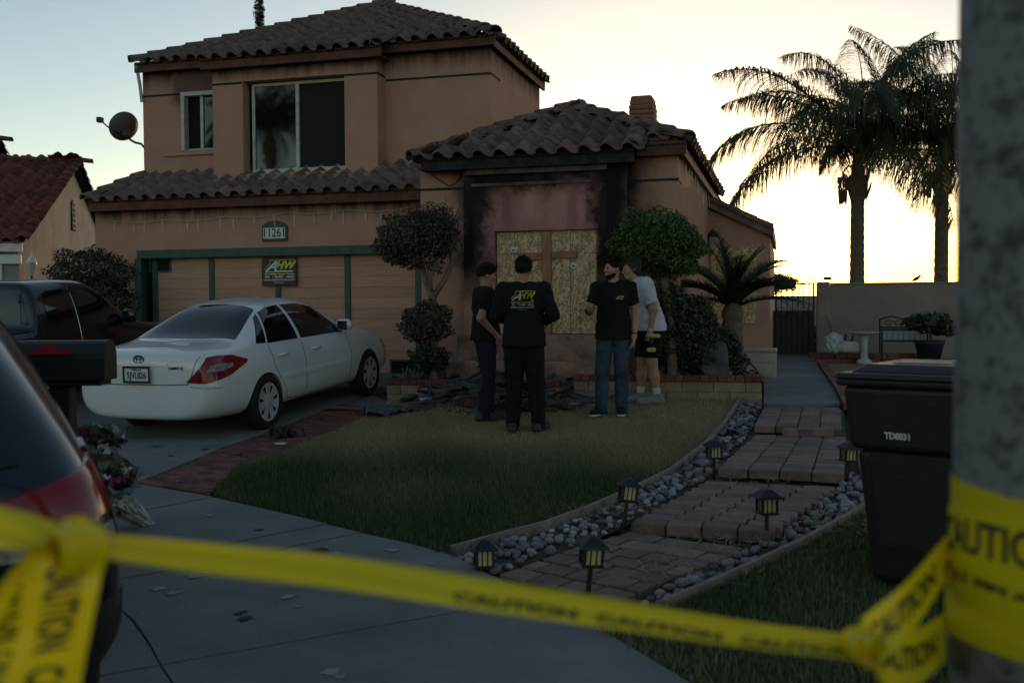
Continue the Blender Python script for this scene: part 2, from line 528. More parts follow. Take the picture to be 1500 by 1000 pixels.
# red brick strip beside the driveway
def quad_pieces(NL, NR, FR, FL, w, d, me, parent, z0=0.0, z1=0.0, th=.05, stagger=.5, jit=.006, name='brick', seed=1, gap=.006, rowjit=0.0):
    """courses of pieces over a plan quad; me is a unit box mesh; every piece is an object of its own"""
    rnd = random.Random(seed)
    NL, NR, FR, FL = [Vector(p) for p in (NL, NR, FR, FL)]
    Lm = ((FL - NL).length + (FR - NR).length) / 2
    rows = max(1, round(Lm / d))
    for r in range(rows):
        t = (r + .5) / rows
        A, B = NL.lerp(FL, t), NR.lerp(FR, t)
        W = (B - A).length
        n = max(1, round(W / w))
        e = (B - A) / W
        off = stagger * (r % 2)
        k = -off
        while k < n:
            a, b = max(0, k), min(n, k + 1)
            if b - a > .3:
                c = A + (B - A) * ((a + b) / 2 / n)
                ww = W / n * (b - a) - gap; dd = Lm / rows - gap
                zz = gz(c.x, c.y) + z0 + (z1 - z0) * t + rnd.uniform(-jit, jit)
                o = bpy.data.objects.new(name, me); link(o, parent)
                f = (FL.lerp(FR, .5) - NL.lerp(NR, .5)).normalized()
                a0 = math.atan2(e.y, e.x) + rnd.uniform(-.02, .02)
                slope = (gz(c.x + f.x * .3, c.y + f.y * .3) - gz(c.x - f.x * .3, c.y - f.y * .3)) / .6
                o.matrix_local = Matrix.Translation((c.x, c.y, zz - th)) @ Matrix.Rotation(a0, 4, 'Z') @ Matrix.Rotation(math.atan(slope) + rnd.uniform(-.012, .012), 4, 'X') @ Matrix.Rotation(rnd.uniform(-.012, .012), 4, 'Y') @ Matrix.Diagonal((ww, dd, th, 1))
            k += 1


unit_brick = MB().cbox((-.5, -.5, 0), (.5, .5, 1), .05).mesh('brick', M['brick_red'])
unit_paver = MB().cbox((-.5, -.5, 0), (.5, .5, 1), .07).mesh('paver', M['paver'])
bs_poly = G([(205, 707), (305, 722), (345, 690), (420, 661), (470, 640), (545, 606), (575, 588), (545, 577), (505, 592), (420, 624), (330, 657)])
bstrip = tag(patch_mesh(bs_poly, -.012, .4).build('brick_strip', M['mortar']), kind='structure')
seg = [((205, 707), (303, 722)), ((268, 682), (350, 688)), (((330, 656)), (420, 661)), ((420, 623), (490, 632)), ((505, 591), (560, 598))]
for i, (a, b) in enumerate(zip(seg, seg[1:])):
    q = G([a[0], a[1], b[1], b[0]])
    quad_pieces(q[0], q[1], q[2], q[3], .21, .105, unit_brick, bstrip, .008, .008, .06, seed=20 + i, jit=.003)

# the stepped paver path with its concrete walk
path = tag(patch_mesh(G([(727, 842), (905, 890), (1010, 855), (1095, 806), (1150, 778), (1236, 715), (1240, 640), (1236, 596), (1117, 596), (1100, 628), (1040, 690), (915, 778)]), -.02, .4).build('path', M['joint']), kind='structure')
terr = [((727, 838), (905, 880), (1092, 802), (925, 776), .015, .02, 31), ((920, 764), (1130, 778), (1228, 712), (1036, 704), .075, .03, 32),
        ((1050, 684), (1237, 694), (1240, 638), (1107, 636), .085, .03, 33), ((1104, 622), (1234, 627), (1231, 597), (1119, 597), .075, .02, 34)]
for nl, nr, fr, fl, z0, z1, sd_ in terr:
    q = [tuple(pg(*nl, z0).xy), tuple(pg(*nr, z0).xy), tuple(pg(*fr, z1).xy), tuple(pg(*fl, z1).xy)]
    quad_pieces(q[0], q[1], q[2], q[3], .215, .165, unit_paver, path, z0, z1, .075, 0.0 if sd_ != 31 else .5, .006, 'paver', sd_, .011)
for i, x in enumerate((1158, 1176, 1200)):
    p = pg(x, 641)
    o = bpy.data.objects.new('paver', unit_paver); link(o, path)
    o.matrix_local = Matrix.Translation((p.x, p.y, p.z + .02)) @ Matrix.Rotation((-.05, .02, .06)[i], 4, 'Z') @ Matrix.Diagonal((.15 if i < 2 else .25, .12, .07, 1))
cw = G([(1119, 594), (1231, 594), (1196, 532), (1138, 532)])
cw[2] = (cw[2][0] + .1, 22.3); cw[3] = (cw[3][0] - .3, 22.3)
walk = tag(patch_mesh(cw, .02, .5, .06).build('walkway', M['concrete'], smooth=True), kind='structure')
kerb_px = [(1236, 600), (1222, 572), (1208, 551), (1197, 534)]
kp = [pg(x, y) for x, y in kerb_px]
for a, b in zip(kp, kp[1:]):
    d = (b - a).normalized(); s = Vector((d.y, -d.x, 0))
    n = max(1, round((b - a).length / .4))
    for i in range(n):
        c0, c1_ = a.lerp(b, (i + .02) / n), a.lerp(b, (i + .98) / n)
        MB().prism([c0, c1_, c1_ + s * .14, c0 + s * .14], (0, 0, .07)).build('kerb_brick', M['brick_red'], walk)


# timber edging boards
def edging(pix, label, h=.05, th=.028):
    w = [pg(x, y) for x, y in pix]
    e = thing('garden_edging', label, 'edging', w[0])
    obs = []
    for a, b in zip(w, w[1:]):
        d = (b - a); d.z = 0; d.normalize(); s = Vector((-d.y, d.x, 0)) * th
        z = Vector((0, 0, -.05))
        m_ = MB().prism([a + z, b + z, b + z + s, a + z + s], (0, 0, h + .05))
        obs.append(m_.build('edging_board', M['edging']))
    world_to(e, *obs)


edging(edge_l, 'curved timber edging board between the large lawn and the pebble strip')
edging(edge_r, 'timber edging board between the pebble strip and the grass by the bin')

# river pebbles along the path
def pebble_mesh(seed, m):
    r = random.Random(seed)
    bm = bmesh.new(); bmesh.ops.create_icosphere(bm, subdivisions=2, radius=1.0)
    a, b_ = r.uniform(.7, .9), r.uniform(.5, .68)
    for v in bm.verts:
        n = v.co.normalized()
        v.co = Vector((n.x, n.y * a, n.z * b_)) * (1 + .10 * math.sin(3 * n.x + seed) + .08 * math.cos(4 * n.y + 2 * seed))
    me = bpy.data.meshes.new('pebble'); bm.to_mesh(me); bm.free()
    me.polygons.foreach_set('use_smooth', [True] * len(me.polygons)); me.materials.append(m)
    return me


peb = [pebble_mesh(i, M['pebble'] if i < 4 else (M['pebble_r'] if i < 6 else M['pebble_w'])) for i in range(8)]
PL = G([(668, 818), (745, 793), (862, 756), (985, 698), (1035, 659), (1072, 612), (1090, 588), (1117, 590), (1102, 626), (1046, 690), (1030, 703), (916, 768), (850, 797), (727, 838), (692, 829)])
PR = G([(1242, 690), (1262, 702), (1270, 742), (1100, 835), (975, 889), (908, 884), (1008, 853), (1094, 806), (1150, 778), (1230, 714)])
bed = tag(patch_mesh(PL, -.012, .4).build('pebble_bed', M['soil']), kind='structure')
bed2 = tag(patch_mesh(PR, -.012, .4).build('pebble_bed', M['soil']), kind='structure')
rp = random.Random(11)
stones = []
cell = {}


def near(x, y):
    i, j = int(x * 8), int(y * 8)
    return [q for a in (-1, 0, 1) for b in (-1, 0, 1) for q in cell.get((i + a, j + b), ())]


pw0, pw1 = pg(800, 790), pg(925, 735)
for poly, bd, dens in ((PL, bed, 420), (PR, bed2, 300)):
    xs, ys = [p[0] for p in poly], [p[1] for p in poly]
    area = (max(xs) - min(xs)) * (max(ys) - min(ys))
    for _ in range(int(area * dens)):
        x, y = rp.uniform(min(xs), max(xs)), rp.uniform(min(ys), max(ys))
        if not in_poly(poly, x, y): continue
        pale = bd is bed and pw0.y < y < pw1.y + .1
        s = rp.uniform(.015, .027) if pale else rp.uniform(.018, .042)
        if any((x - q[0]) ** 2 + (y - q[1]) ** 2 < ((s + q[2]) * .72) ** 2 for q in near(x, y)): continue
        stones.append((x, y, s, bd, pale)); cell.setdefault((int(x * 8), int(y * 8)), []).append(stones[-1])
stones.sort(key=lambda q: math.hypot(q[0], q[1]) / q[2])
rest = {id(bed): MB(), id(bed2): MB()}
for i, (x, y, s, bd, pale) in enumerate(stones):
    me = peb[rp.choice((6, 7)) if pale and rp.random() < .8 else rp.choice((0, 1, 2, 3, 4, 5, 0, 1, 2, 3))]
    Mx = Matrix.Translation((x, y, gz(x, y) + s * .25)) @ Euler((rp.uniform(-.3, .3), rp.uniform(-.3, .3), rp.uniform(0, 6.3))).to_matrix().to_4x4() @ Matrix.Scale(s, 4)
    if i < 290:
        o = bpy.data.objects.new('pebble', me); link(o, bd); o.matrix_local = Mx
    else:
        rest[id(bd)].add([Mx @ v.co for v in me.vertices], [tuple(p.vertices) for p in me.polygons])
for bd in (bed, bed2):
    if rest[id(bd)].v: rest[id(bd)].build('pebbles', M['pebble'], bd, True)['kind'] = 'stuff'
print('STONES', len(stones))

# grass: blades over both lawns, straw-coloured where it has dried out
def grass(poly, n, name, parent, dry_fn, seed, hmin=.025, hmax=.06):
    r = np.random.default_rng(seed)
    P = np.array(poly)
    lo, hi = P.min(0), P.max(0)
    pts = r.uniform(lo, hi, (n, 2))
    c = np.zeros(len(pts), bool)
    for (x1, y1), (x2, y2) in zip(poly, poly[1:] + poly[:1]):
        if y1 == y2: continue
        k = ((y1 > pts[:, 1]) != (y2 > pts[:, 1])) & (pts[:, 0] < (x2 - x1) * (pts[:, 1] - y1) / (y2 - y1) + x1)
        c ^= k
    pts = pts[c]
    m = len(pts)
    z = np.array([gz(a, b) for a, b in pts]) if m < 400000 else 0
    dry = np.clip(dry_fn(pts, r), 0, 1)
    h = r.uniform(hmin, hmax, m) * (1 - .35 * dry)
    an = r.uniform(0, 2 * np.pi, m); lean = r.uniform(.1, .9, m) * h
    wd = r.uniform(.003, .006, m)
    d = np.stack([np.cos(an), np.sin(an)], 1); s = np.stack([-d[:, 1], d[:, 0]], 1)
    b0 = np.column_stack([pts - s * wd[:, None], z - .005]); b1 = np.column_stack([pts + s * wd[:, None], z - .005])
    t = np.column_stack([pts + d * lean[:, None], z + h])
    V = np.stack([b0, b1, t], 1).reshape(-1, 3)
    Fc = np.arange(3 * m).reshape(-1, 3)
    me = np_mesh(name, V, Fc, M['grass'])
    at = me.attributes.new('tint', 'FLOAT', 'POINT')
    at.data.foreach_set('value', np.repeat(np.clip(dry * .9 + r.uniform(-.12, .2, m), 0, 1), 3).astype(np.float32))
    o = put(me, name, parent); o['kind'] = 'stuff'
    return o


def noise2(p, f, ph): return (np.sin(p[:, 0] * f + ph) * np.cos(p[:, 1] * f * 1.13 + 2 * ph) + np.sin(p[:, 0] * f * 2.3 + 1.7 * ph + p[:, 1] * f) * .6) / 1.6


def dry_main(p, r):
    d = (p[:, 1] - 7.7) / 1.9                                   # dried out towards the house, trodden
    return .10 + .85 * np.clip(d, 0, 1) + .22 * noise2(p, 2.1, 1.0) + .25 * np.clip(noise2(p, 1.3, 4.2) - .35, 0, 1)


grass(LAWN, 150000, 'grass', lawn, dry_main, 1)
near_r = [q for q in RIGHT if q[1] < 12] 
grass([RIGHT[0]] + er + [tuple(pg(1262, 700).xy), (2.2, 10), (3.2, 6), (3.2, 1.2), tuple((sw_b + sdir * 2.2).xy)], 120000, 'grass', rl, lambda p, r: .18 + .3 * noise2(p, 1.9, 2.2), 2)
# dry straw lying on the path and in the pebbles
def straw(pix, n, seed, spread=.22):
    r = random.Random(seed); p = pg(*pix); b = MB()
    for _ in range(n):
        x, y = p.x + r.gauss(0, spread), p.y + r.gauss(0, spread * .6); a = r.uniform(0, 3.14); l = r.uniform(.04, .12)
        z = gz(x, y) + r.uniform(.02, .05)
        d = Vector((math.cos(a) * l, math.sin(a) * l, r.uniform(-.012, .02))); s = Vector((-d.y, d.x, 0)).normalized() * .0022
        c = Vector((x, y, z)); b.add([c - s, c + s, c + d + s, c + d - s], [(0, 1, 2, 3)])
    return b.build('dry_straw', M['straw'], path)


M['straw'] = mat('straw', (.36, .27, .14), .9)
for i, (q, n, s) in enumerate((((1110, 704), 160, .3), ((1230, 770), 170, .3), ((1060, 800), 120, .25), ((905, 752), 60, .15), ((1005, 782), 50, .2), ((985, 840), 70, .2))):
    straw(q, n, 40 + i, s)['kind'] = 'stuff'
# ------------------------------------------------------------------ the burnt house
VG, VU, VB, VF, VP, VR = 15.2, 16.0, 15.65, 12.95, 13.15, 18.3
PITCH_T = .5                                    # roof rise per run


def wall(mb, u0, u1, z0, z1, v, holes=(), depth=.16, mi=0):
    """front face on plane Y=v (facing -Y) with rectangular openings and their reveals"""
    us = sorted({u0, u1, *[h[0] for h in holes], *[h[1] for h in holes]})
    zs = sorted({z0, z1, *[h[2] for h in holes], *[h[3] for h in holes]})
    us = [u for u in us if u0 <= u <= u1]; zs = [z for z in zs if z0 <= z <= z1]
    for a, b in zip(us, us[1:]):
        for c, d in zip(zs, zs[1:]):
            cu, cz = (a + b) / 2, (c + d) / 2
            if any(h[0] < cu < h[1] and h[2] < cz < h[3] for h in holes): continue
            mb.add([(a, v, c), (b, v, c), (b, v, d), (a, v, d)], [(0, 1, 2, 3)], mi)
    for a, b, c, d in holes:
        w = v + depth
        mb.add([(a, v, c), (b, v, c), (b, w, c), (a, w, c)], [(3, 2, 1, 0)], mi)
        mb.add([(a, v, d), (b, v, d), (b, w, d), (a, w, d)], [(0, 1, 2, 3)], mi)
        mb.add([(a, v, c), (a, v, d), (a, w, d), (a, w, c)], [(0, 1, 2, 3)], mi)
        mb.add([(b, v, c), (b, v, d), (b, w, d), (b, w, c)], [(3, 2, 1, 0)], mi)


def vquad(mb, p, q, z0, z1, mi=0):              # vertical quad between two plan points
    mb.add([(p[0], p[1], z0), (q[0], q[1], z0), (q[0], q[1], z1), (p[0], p[1], z1)], [(0, 1, 2, 3)], mi)


# ---- tile meshes
def tile_mesh(m, W=.30, Ln=.44, flip=1):
    xs, n = [], 11
    for i in range(n):
        t = i / (n - 1)
        if t < .62: z = .075 * math.sin(math.pi * t / .62)
        else: z = -.022 * math.sin(math.pi * (t - .62) / .38)
        xs.append((t * (W + .02) - W / 2, z))
    b = MB()
    top0 = [(x, 0, z + .045) for x, z in xs]; top1 = [(x, Ln, z + .012) for x, z in xs]
    lip = [(x, .004, z + .016) for x, z in xs]; und = [(x, Ln, z - .008) for x, z in xs]
    b.grid([lip, top0, top1]); b.grid([und, lip])
    return b.mesh('roof_tile', m, True)


def cap_mesh(m, R=.125, Ln=.46):
    b = MB()
    n = 9
    def arc(r, y, dz): return [(r * math.cos(math.pi * (i / (n - 1))) * 1.05, y, r * .85 * math.sin(math.pi * (i / (n - 1))) + dz) for i in range(n)]
    b.grid([arc(R - .022, 0, .012), arc(R, 0, .02), arc(R * .86, Ln, -.005)])
    return b.mesh('ridge_tile', m, True)


class RoofTiles:
    """collects tile placements of one house; the largest 300 become pieces, the rest one joined part"""
    def __init__(s, tile, cap): s.tile, s.cap, s.items = tile, cap, []

    def face(s, roof, O, a, b, poly, W=.285, H=.365, seed=1, margin=.06):
        rnd = random.Random(seed)
        a, b = Vector(a).normalized(), Vector(b).normalized()
        n = a.cross(b).normalized()
        smin, smax = min(p[0] for p in poly), max(p[0] for p in poly)
        tmax = max(p[1] for p in poly)

        def inside(x, y):
            c = False
            for (x1, y1), (x2, y2) in zip(poly, poly[1:] + poly[:1]):
                if (y1 > y) != (y2 > y) and x < (x2 - x1) * (y - y1) / (y2 - y1) + x1: c = not c
            return c
        j = 0
        while j * H < tmax:
            x = smin + W / 2
            while x < smax:
                t = j * H
                if inside(x, t + .15) or inside(x, t + .05):
                    d = rnd.uniform(-.008, .008)
                    P = Vector(O) + a * (x + rnd.uniform(-.006, .006)) + b * (t - .05 + rnd.uniform(-.012, .012)) + n * (.03 + rnd.uniform(0, .008))
                    ra = a + b * rnd.uniform(-.02, .02); rb = n.cross(ra).normalized()
                    Mx = Matrix.Identity(4)
                    for k, vec in enumerate((ra.normalized(), rb, n)):
                        for q in range(3): Mx[q][k] = vec[q]
                    Mx.translation = P
                    s.items.append((roof, s.tile, Mx, 'roof_tile'))
                x += W
            j += 1

    def hip(s, roof, p, q, step=.36, lift=.05, seed=1):
        rnd = random.Random(seed)
        p, q = Vector(p), Vector(q)
        d = (q - p).normalized(); Ln = (q - p).length
        side = d.cross(Vector((0, 0, 1))).normalized(); n = side.cross(d)
        k = 0
        while k * step < Ln - .1:
            Mx = Matrix.Identity(4)
            dd = (d + side * rnd.uniform(-.02, .02) - n * .03).normalized()
            for i, vec in enumerate((dd.cross(n).normalized(), dd, n)):
                for t in range(3): Mx[t][i] = vec[t]
            Mx.translation = p + d * (k * step - .03) + n * (lift + rnd.uniform(0, .012))
            s.items.append((roof, s.cap, Mx, 'ridge_tile'))
            k += 1

    def finish(s, limit=295):
        c = CAM
        s.items.sort(key=lambda it: (it[2].translation - c).length)
        for roof, me, Mx, nm in s.items[:limit]:
            o = bpy.data.objects.new(nm, me); link(o, roof); o.matrix_local = Mx
        rest = s.items[limit:]
        if rest:
            for roof in {id(r[0]): r[0] for r in rest}.values():
                b = MB()
                for r, me, Mx, nm in rest:
                    if r is roof: b.add([Mx @ v.co for v in me.vertices], [tuple(p.vertices) for p in me.polygons])
                o = b.build('roof_tiles', rest[0][1].materials[0], roof, True); o['kind'] = 'stuff'


def hip_roof_face(mb, pts): mb.add(pts, [tuple(range(len(pts)))])


house = thing('house', 'tan two-storey stucco house with fire-scorched front bay and brown tile roofs', 'house', (0, 0, 0))
HT = RoofTiles(tile_mesh(M['tile']), cap_mesh(M['tile']))

# key coordinates from the photograph, on the planes chosen above
uGL = pv(141, 400, VG).x
uDL, uDR = pv(203, 400, VG).x, pv(622, 400, VG).x
zDoor = pv(400, 364, VG).z
zE1 = pv(380, 301, VG - .2).z                       # underside of the garage eave
uFL, uFR = pv(616, 300, VP).x, pv(993, 300, VP).x
uBL, uBR = pv(679, 300, VF).x, pv(918, 300, VF).x
zEF = pv(800, 240, VF - .1).z
uUL, uUR = pv(210, 180, VU).x, pv(719, 180, VU).x
uTL, uTR = pv(312, 180, VB).x, pv(553, 180, VB).x
zEU = pv(640, 72, VU - .05).z                        # top of the upper walls
zEB = pv(430, 92, VB - .05).z
print('HOUSE', [round(q, 2) for q in (uGL, uDL, uDR, zDoor, zE1, uFL, uFR, uBL, uBR, zEF, uUL, uUR, uTL, uTR, zEU, zEB)])

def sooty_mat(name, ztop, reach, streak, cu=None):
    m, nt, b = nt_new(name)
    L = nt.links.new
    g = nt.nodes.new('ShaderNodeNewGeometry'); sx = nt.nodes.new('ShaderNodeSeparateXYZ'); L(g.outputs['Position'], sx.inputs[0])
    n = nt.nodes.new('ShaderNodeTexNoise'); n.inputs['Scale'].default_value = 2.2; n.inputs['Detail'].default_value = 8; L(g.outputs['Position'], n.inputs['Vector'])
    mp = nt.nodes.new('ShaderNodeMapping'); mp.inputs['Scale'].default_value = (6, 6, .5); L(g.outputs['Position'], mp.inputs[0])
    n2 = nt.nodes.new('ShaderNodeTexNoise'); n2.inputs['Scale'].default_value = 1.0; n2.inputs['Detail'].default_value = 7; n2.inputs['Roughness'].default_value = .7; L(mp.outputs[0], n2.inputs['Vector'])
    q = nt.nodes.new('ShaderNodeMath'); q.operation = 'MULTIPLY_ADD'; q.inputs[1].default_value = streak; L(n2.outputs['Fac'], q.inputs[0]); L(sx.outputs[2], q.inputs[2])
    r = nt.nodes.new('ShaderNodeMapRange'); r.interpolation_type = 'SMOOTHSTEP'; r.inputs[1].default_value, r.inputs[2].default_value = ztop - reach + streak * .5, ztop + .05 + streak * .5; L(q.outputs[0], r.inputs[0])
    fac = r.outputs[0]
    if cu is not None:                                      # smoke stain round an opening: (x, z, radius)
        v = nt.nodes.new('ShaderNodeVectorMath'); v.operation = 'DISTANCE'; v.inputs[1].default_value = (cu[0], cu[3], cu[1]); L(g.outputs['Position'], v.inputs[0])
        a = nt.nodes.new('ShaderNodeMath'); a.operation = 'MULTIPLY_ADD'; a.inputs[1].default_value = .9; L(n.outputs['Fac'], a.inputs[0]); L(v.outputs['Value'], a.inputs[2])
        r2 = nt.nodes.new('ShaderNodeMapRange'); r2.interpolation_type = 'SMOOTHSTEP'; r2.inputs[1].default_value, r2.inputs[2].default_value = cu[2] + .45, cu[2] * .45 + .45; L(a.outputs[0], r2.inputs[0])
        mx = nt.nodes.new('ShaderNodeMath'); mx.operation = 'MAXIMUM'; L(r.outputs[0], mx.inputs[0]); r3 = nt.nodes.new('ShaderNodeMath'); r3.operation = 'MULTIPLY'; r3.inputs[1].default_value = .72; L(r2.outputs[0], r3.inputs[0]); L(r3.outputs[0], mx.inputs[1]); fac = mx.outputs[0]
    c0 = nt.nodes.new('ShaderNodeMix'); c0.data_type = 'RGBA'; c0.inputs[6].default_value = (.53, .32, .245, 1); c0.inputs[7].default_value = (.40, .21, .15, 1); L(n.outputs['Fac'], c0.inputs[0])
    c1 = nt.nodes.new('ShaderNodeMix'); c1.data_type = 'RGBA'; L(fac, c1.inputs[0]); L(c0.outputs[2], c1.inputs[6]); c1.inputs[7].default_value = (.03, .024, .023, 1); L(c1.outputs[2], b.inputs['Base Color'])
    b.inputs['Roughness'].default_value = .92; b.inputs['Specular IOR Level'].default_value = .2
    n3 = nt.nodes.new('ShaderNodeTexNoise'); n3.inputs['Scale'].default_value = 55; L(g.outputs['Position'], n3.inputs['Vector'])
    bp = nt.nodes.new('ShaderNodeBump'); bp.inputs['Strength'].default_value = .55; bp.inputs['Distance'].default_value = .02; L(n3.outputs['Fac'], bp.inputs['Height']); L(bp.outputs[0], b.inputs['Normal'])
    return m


q_ = pv(290, 125, VU)
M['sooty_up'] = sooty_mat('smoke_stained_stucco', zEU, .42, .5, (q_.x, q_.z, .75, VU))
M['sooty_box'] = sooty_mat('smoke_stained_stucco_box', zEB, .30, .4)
# ---- walls
mb = MB()
wall(mb, uGL, uFL + .3, .1, zE1 + .3, VG, [(uDL, uDR, .1, zDoor)], .22)
vquad(mb, (uGL, 24), (uGL, VG), .1, zE1 + .3)
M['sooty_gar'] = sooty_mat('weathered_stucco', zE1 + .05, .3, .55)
g_wall = mb.build('wall', M['sooty_gar'], house)
# upper storey
w1 = pv(265, 136, VU); w2 = pv(313, 218, VU)
win1 = (w1.x, w1.x + 1.28, w2.z, w1.z)
mb = MB()
zJ = zE1 + .2
wall(mb, uUL, uUR, zJ, zEU + .12, VU, [(win1[0], win1[1], win1[2], win1[3])], .12)
vquad(mb, (uUR, VU), (uUR, 19.4), zJ, zEU + .12)
vquad(mb, (uUL, 22), (uUL, VU), zJ, zEU + .12)
vquad(mb, (uUR, 19.4), (uUL, 19.4), zJ, zEU + .12)
vquad(mb, (uUR, 19.45), (uUL, 19.45), .1, zJ + .5)
u_wall = mb.build('wall', M['sooty_up'], house)
# box window on the upper storey
t1, t2 = pv(368, 121, VB + .22), pv(508, 250, VB + .22)
zH = pv(430, 114, VB).z
big = (pv(356, 180, VB).x, pv(505, 180, VB).x, pv(430, 262, VB).z - .3, zH)
mb = MB()
wall(mb, uTL, uTR, zJ - .1, zEB + .12, VB, [(big[0], big[1], t2.z - .02, zH)], .22)
vquad(mb, (uTR, VB), (uTR, VU), zJ - .1, zEB + .3)
vquad(mb, (uTL, VU), (uTL, VB), zJ - .1, zEB + .3)
b_wall = mb.build('wall', M['sooty_box'], house)
# dark reveal line round the upper storey and the front
zb1 = pv(640, 113, VU).z; zb0 = pv(430, 116, VB).z
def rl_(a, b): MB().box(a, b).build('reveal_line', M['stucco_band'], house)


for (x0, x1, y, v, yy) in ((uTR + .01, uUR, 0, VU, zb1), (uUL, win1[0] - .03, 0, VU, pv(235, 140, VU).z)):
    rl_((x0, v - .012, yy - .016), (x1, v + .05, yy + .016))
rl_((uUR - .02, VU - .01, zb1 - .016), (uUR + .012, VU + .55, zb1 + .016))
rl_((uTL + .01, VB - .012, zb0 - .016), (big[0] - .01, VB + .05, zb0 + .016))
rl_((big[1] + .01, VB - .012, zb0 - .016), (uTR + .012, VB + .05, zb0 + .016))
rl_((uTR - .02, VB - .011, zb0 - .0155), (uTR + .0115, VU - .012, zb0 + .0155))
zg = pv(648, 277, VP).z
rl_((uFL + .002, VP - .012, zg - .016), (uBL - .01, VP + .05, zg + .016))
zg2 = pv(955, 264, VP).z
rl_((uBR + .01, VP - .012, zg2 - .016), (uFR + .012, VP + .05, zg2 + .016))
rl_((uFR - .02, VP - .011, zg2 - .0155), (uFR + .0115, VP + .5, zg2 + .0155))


# single-storey front: pilasters, side wall
mb = MB()
zg0 = .15
wall(mb, uFL, uBL + .05, zg0, zEF + .15, VP)
wall(mb, uBR - .05, uFR, zg0, zEF + .35, VP)
vquad(mb, (uFL, VG), (uFL, VP), zg0, zEF + .3)
vquad(mb, (uFR, VP), (uFR, 24), zg0, zEF + .3)
vquad(mb, (uFR, 24), (uGL, 24), zg0, zEF + .3)
f_wall = mb.build('wall', M['stucco'], house)
PIL = f_wall


def burnt_mat():
    m, nt, b = nt_new('scorched_stucco')
    L = nt.links.new
    g = nt.nodes.new('ShaderNodeNewGeometry')
    sx = nt.nodes.new('ShaderNodeSeparateXYZ'); L(g.outputs['Position'], sx.inputs[0])
    n = nt.nodes.new('ShaderNodeTexNoise'); n.inputs['Scale'].default_value = 2.6; n.inputs['Detail'].default_value = 8; n.inputs['Roughness'].default_value = .7
    L(g.outputs['Position'], n.inputs['Vector'])
    mp = nt.nodes.new('ShaderNodeMapping'); mp.inputs['Scale'].default_value = (4.5, 4.5, 1.1); L(g.outputs['Position'], mp.inputs[0])
    n2 = nt.nodes.new('ShaderNodeTexNoise'); n2.inputs['Scale'].default_value = 1.0; n2.inputs['Detail'].default_value = 6; L(mp.outputs[0], n2.inputs['Vector'])

    def math_(op, a, bb, clamp=False):
        q = nt.nodes.new('ShaderNodeMath'); q.operation = op; q.use_clamp = clamp
        for i, t in enumerate((a, bb)):
            if t is None: continue
            if isinstance(t, (int, float)): q.inputs[i].default_value = t
            else: L(t, q.inputs[i])
        return q.outputs[0]

    def ramp(x, lo, hi):
        q = nt.nodes.new('ShaderNodeMapRange'); q.interpolation_type = 'SMOOTHSTEP'
        q.inputs[1].default_value, q.inputs[2].default_value = lo, hi; L(x, q.inputs[0]); return q.outputs[0]
    wob = math_('MULTIPLY', math_('SUBTRACT', n.outputs['Fac'], .5), .8)
    ux = math_('ADD', sx.outputs[0], wob)
    zx = math_('ADD', sx.outputs[2], wob)
    A, B = pv(708, 300, VF).x, pv(872, 300, VF).x
    # pale band that spreads upward: rosy, heat-bleached paint over the window
    pink = math_('MULTIPLY', ramp(ux, A - .06, A + .26), ramp(ux, B + .08, B - .2))
    pink = math_('MULTIPLY', pink, ramp(zx, pv(790, 270, VF).z + .12, pv(790, 288, VF).z - .08))
    zlo = pv(880, 400, VF).z
    soot = math_('MULTIPLY', ramp(zx, zlo - .8, zlo + .3), ramp(ux, uBL - .28, uBL + .06))
    soot = math_('MULTIPLY', soot, ramp(ux, uFR - .05, uBR - .15))
    soot = math_('MULTIPLY', soot, ramp(sx.outputs[1], VP + .9, VP + .02))
    c0 = nt.nodes.new('ShaderNodeMix'); c0.data_type = 'RGBA'
    c0.inputs[6].default_value = (.52, .31, .235, 1); c0.inputs[7].default_value = (.38, .20, .145, 1); L(n.outputs['Fac'], c0.inputs[0])
    c1 = nt.nodes.new('ShaderNodeMix'); c1.data_type = 'RGBA'; L(soot, c1.inputs[0]); L(c0.outputs[2], c1.inputs[6])
    sc = nt.nodes.new('ShaderNodeMix'); sc.data_type = 'RGBA'; sc.inputs[6].default_value = (.012, .011, .013, 1); sc.inputs[7].default_value = (.055, .038, .042, 1); L(ramp(n2.outputs['Fac'], .45, .75), sc.inputs[0])
    L(sc.outputs[2], c1.inputs[7])
    pk = nt.nodes.new('ShaderNodeMix'); pk.data_type = 'RGBA'; pk.inputs[6].default_value = (.26, .115, .115, 1); pk.inputs[7].default_value = (.52, .27, .255, 1); L(ramp(n2.outputs['Fac'], .2, .8), pk.inputs[0])
    c2 = nt.nodes.new('ShaderNodeMix'); c2.data_type = 'RGBA'; L(pink, c2.inputs[0]); L(c1.outputs[2], c2.inputs[6]); L(pk.outputs[2], c2.inputs[7])
    L(c2.outputs[2], b.inputs['Base Color'])
    b.inputs['Roughness'].default_value = .92; b.inputs['Specular IOR Level'].default_value = .2
    n3 = nt.nodes.new('ShaderNodeTexNoise'); n3.inputs['Scale'].default_value = 55; L(g.outputs['Position'], n3.inputs['Vector'])
    bp = nt.nodes.new('ShaderNodeBump'); bp.inputs['Strength'].default_value = .55; bp.inputs['Distance'].default_value = .02
    L(n3.outputs['Fac'], bp.inputs['Height']); L(bp.outputs[0], b.inputs['Normal'])
    return m


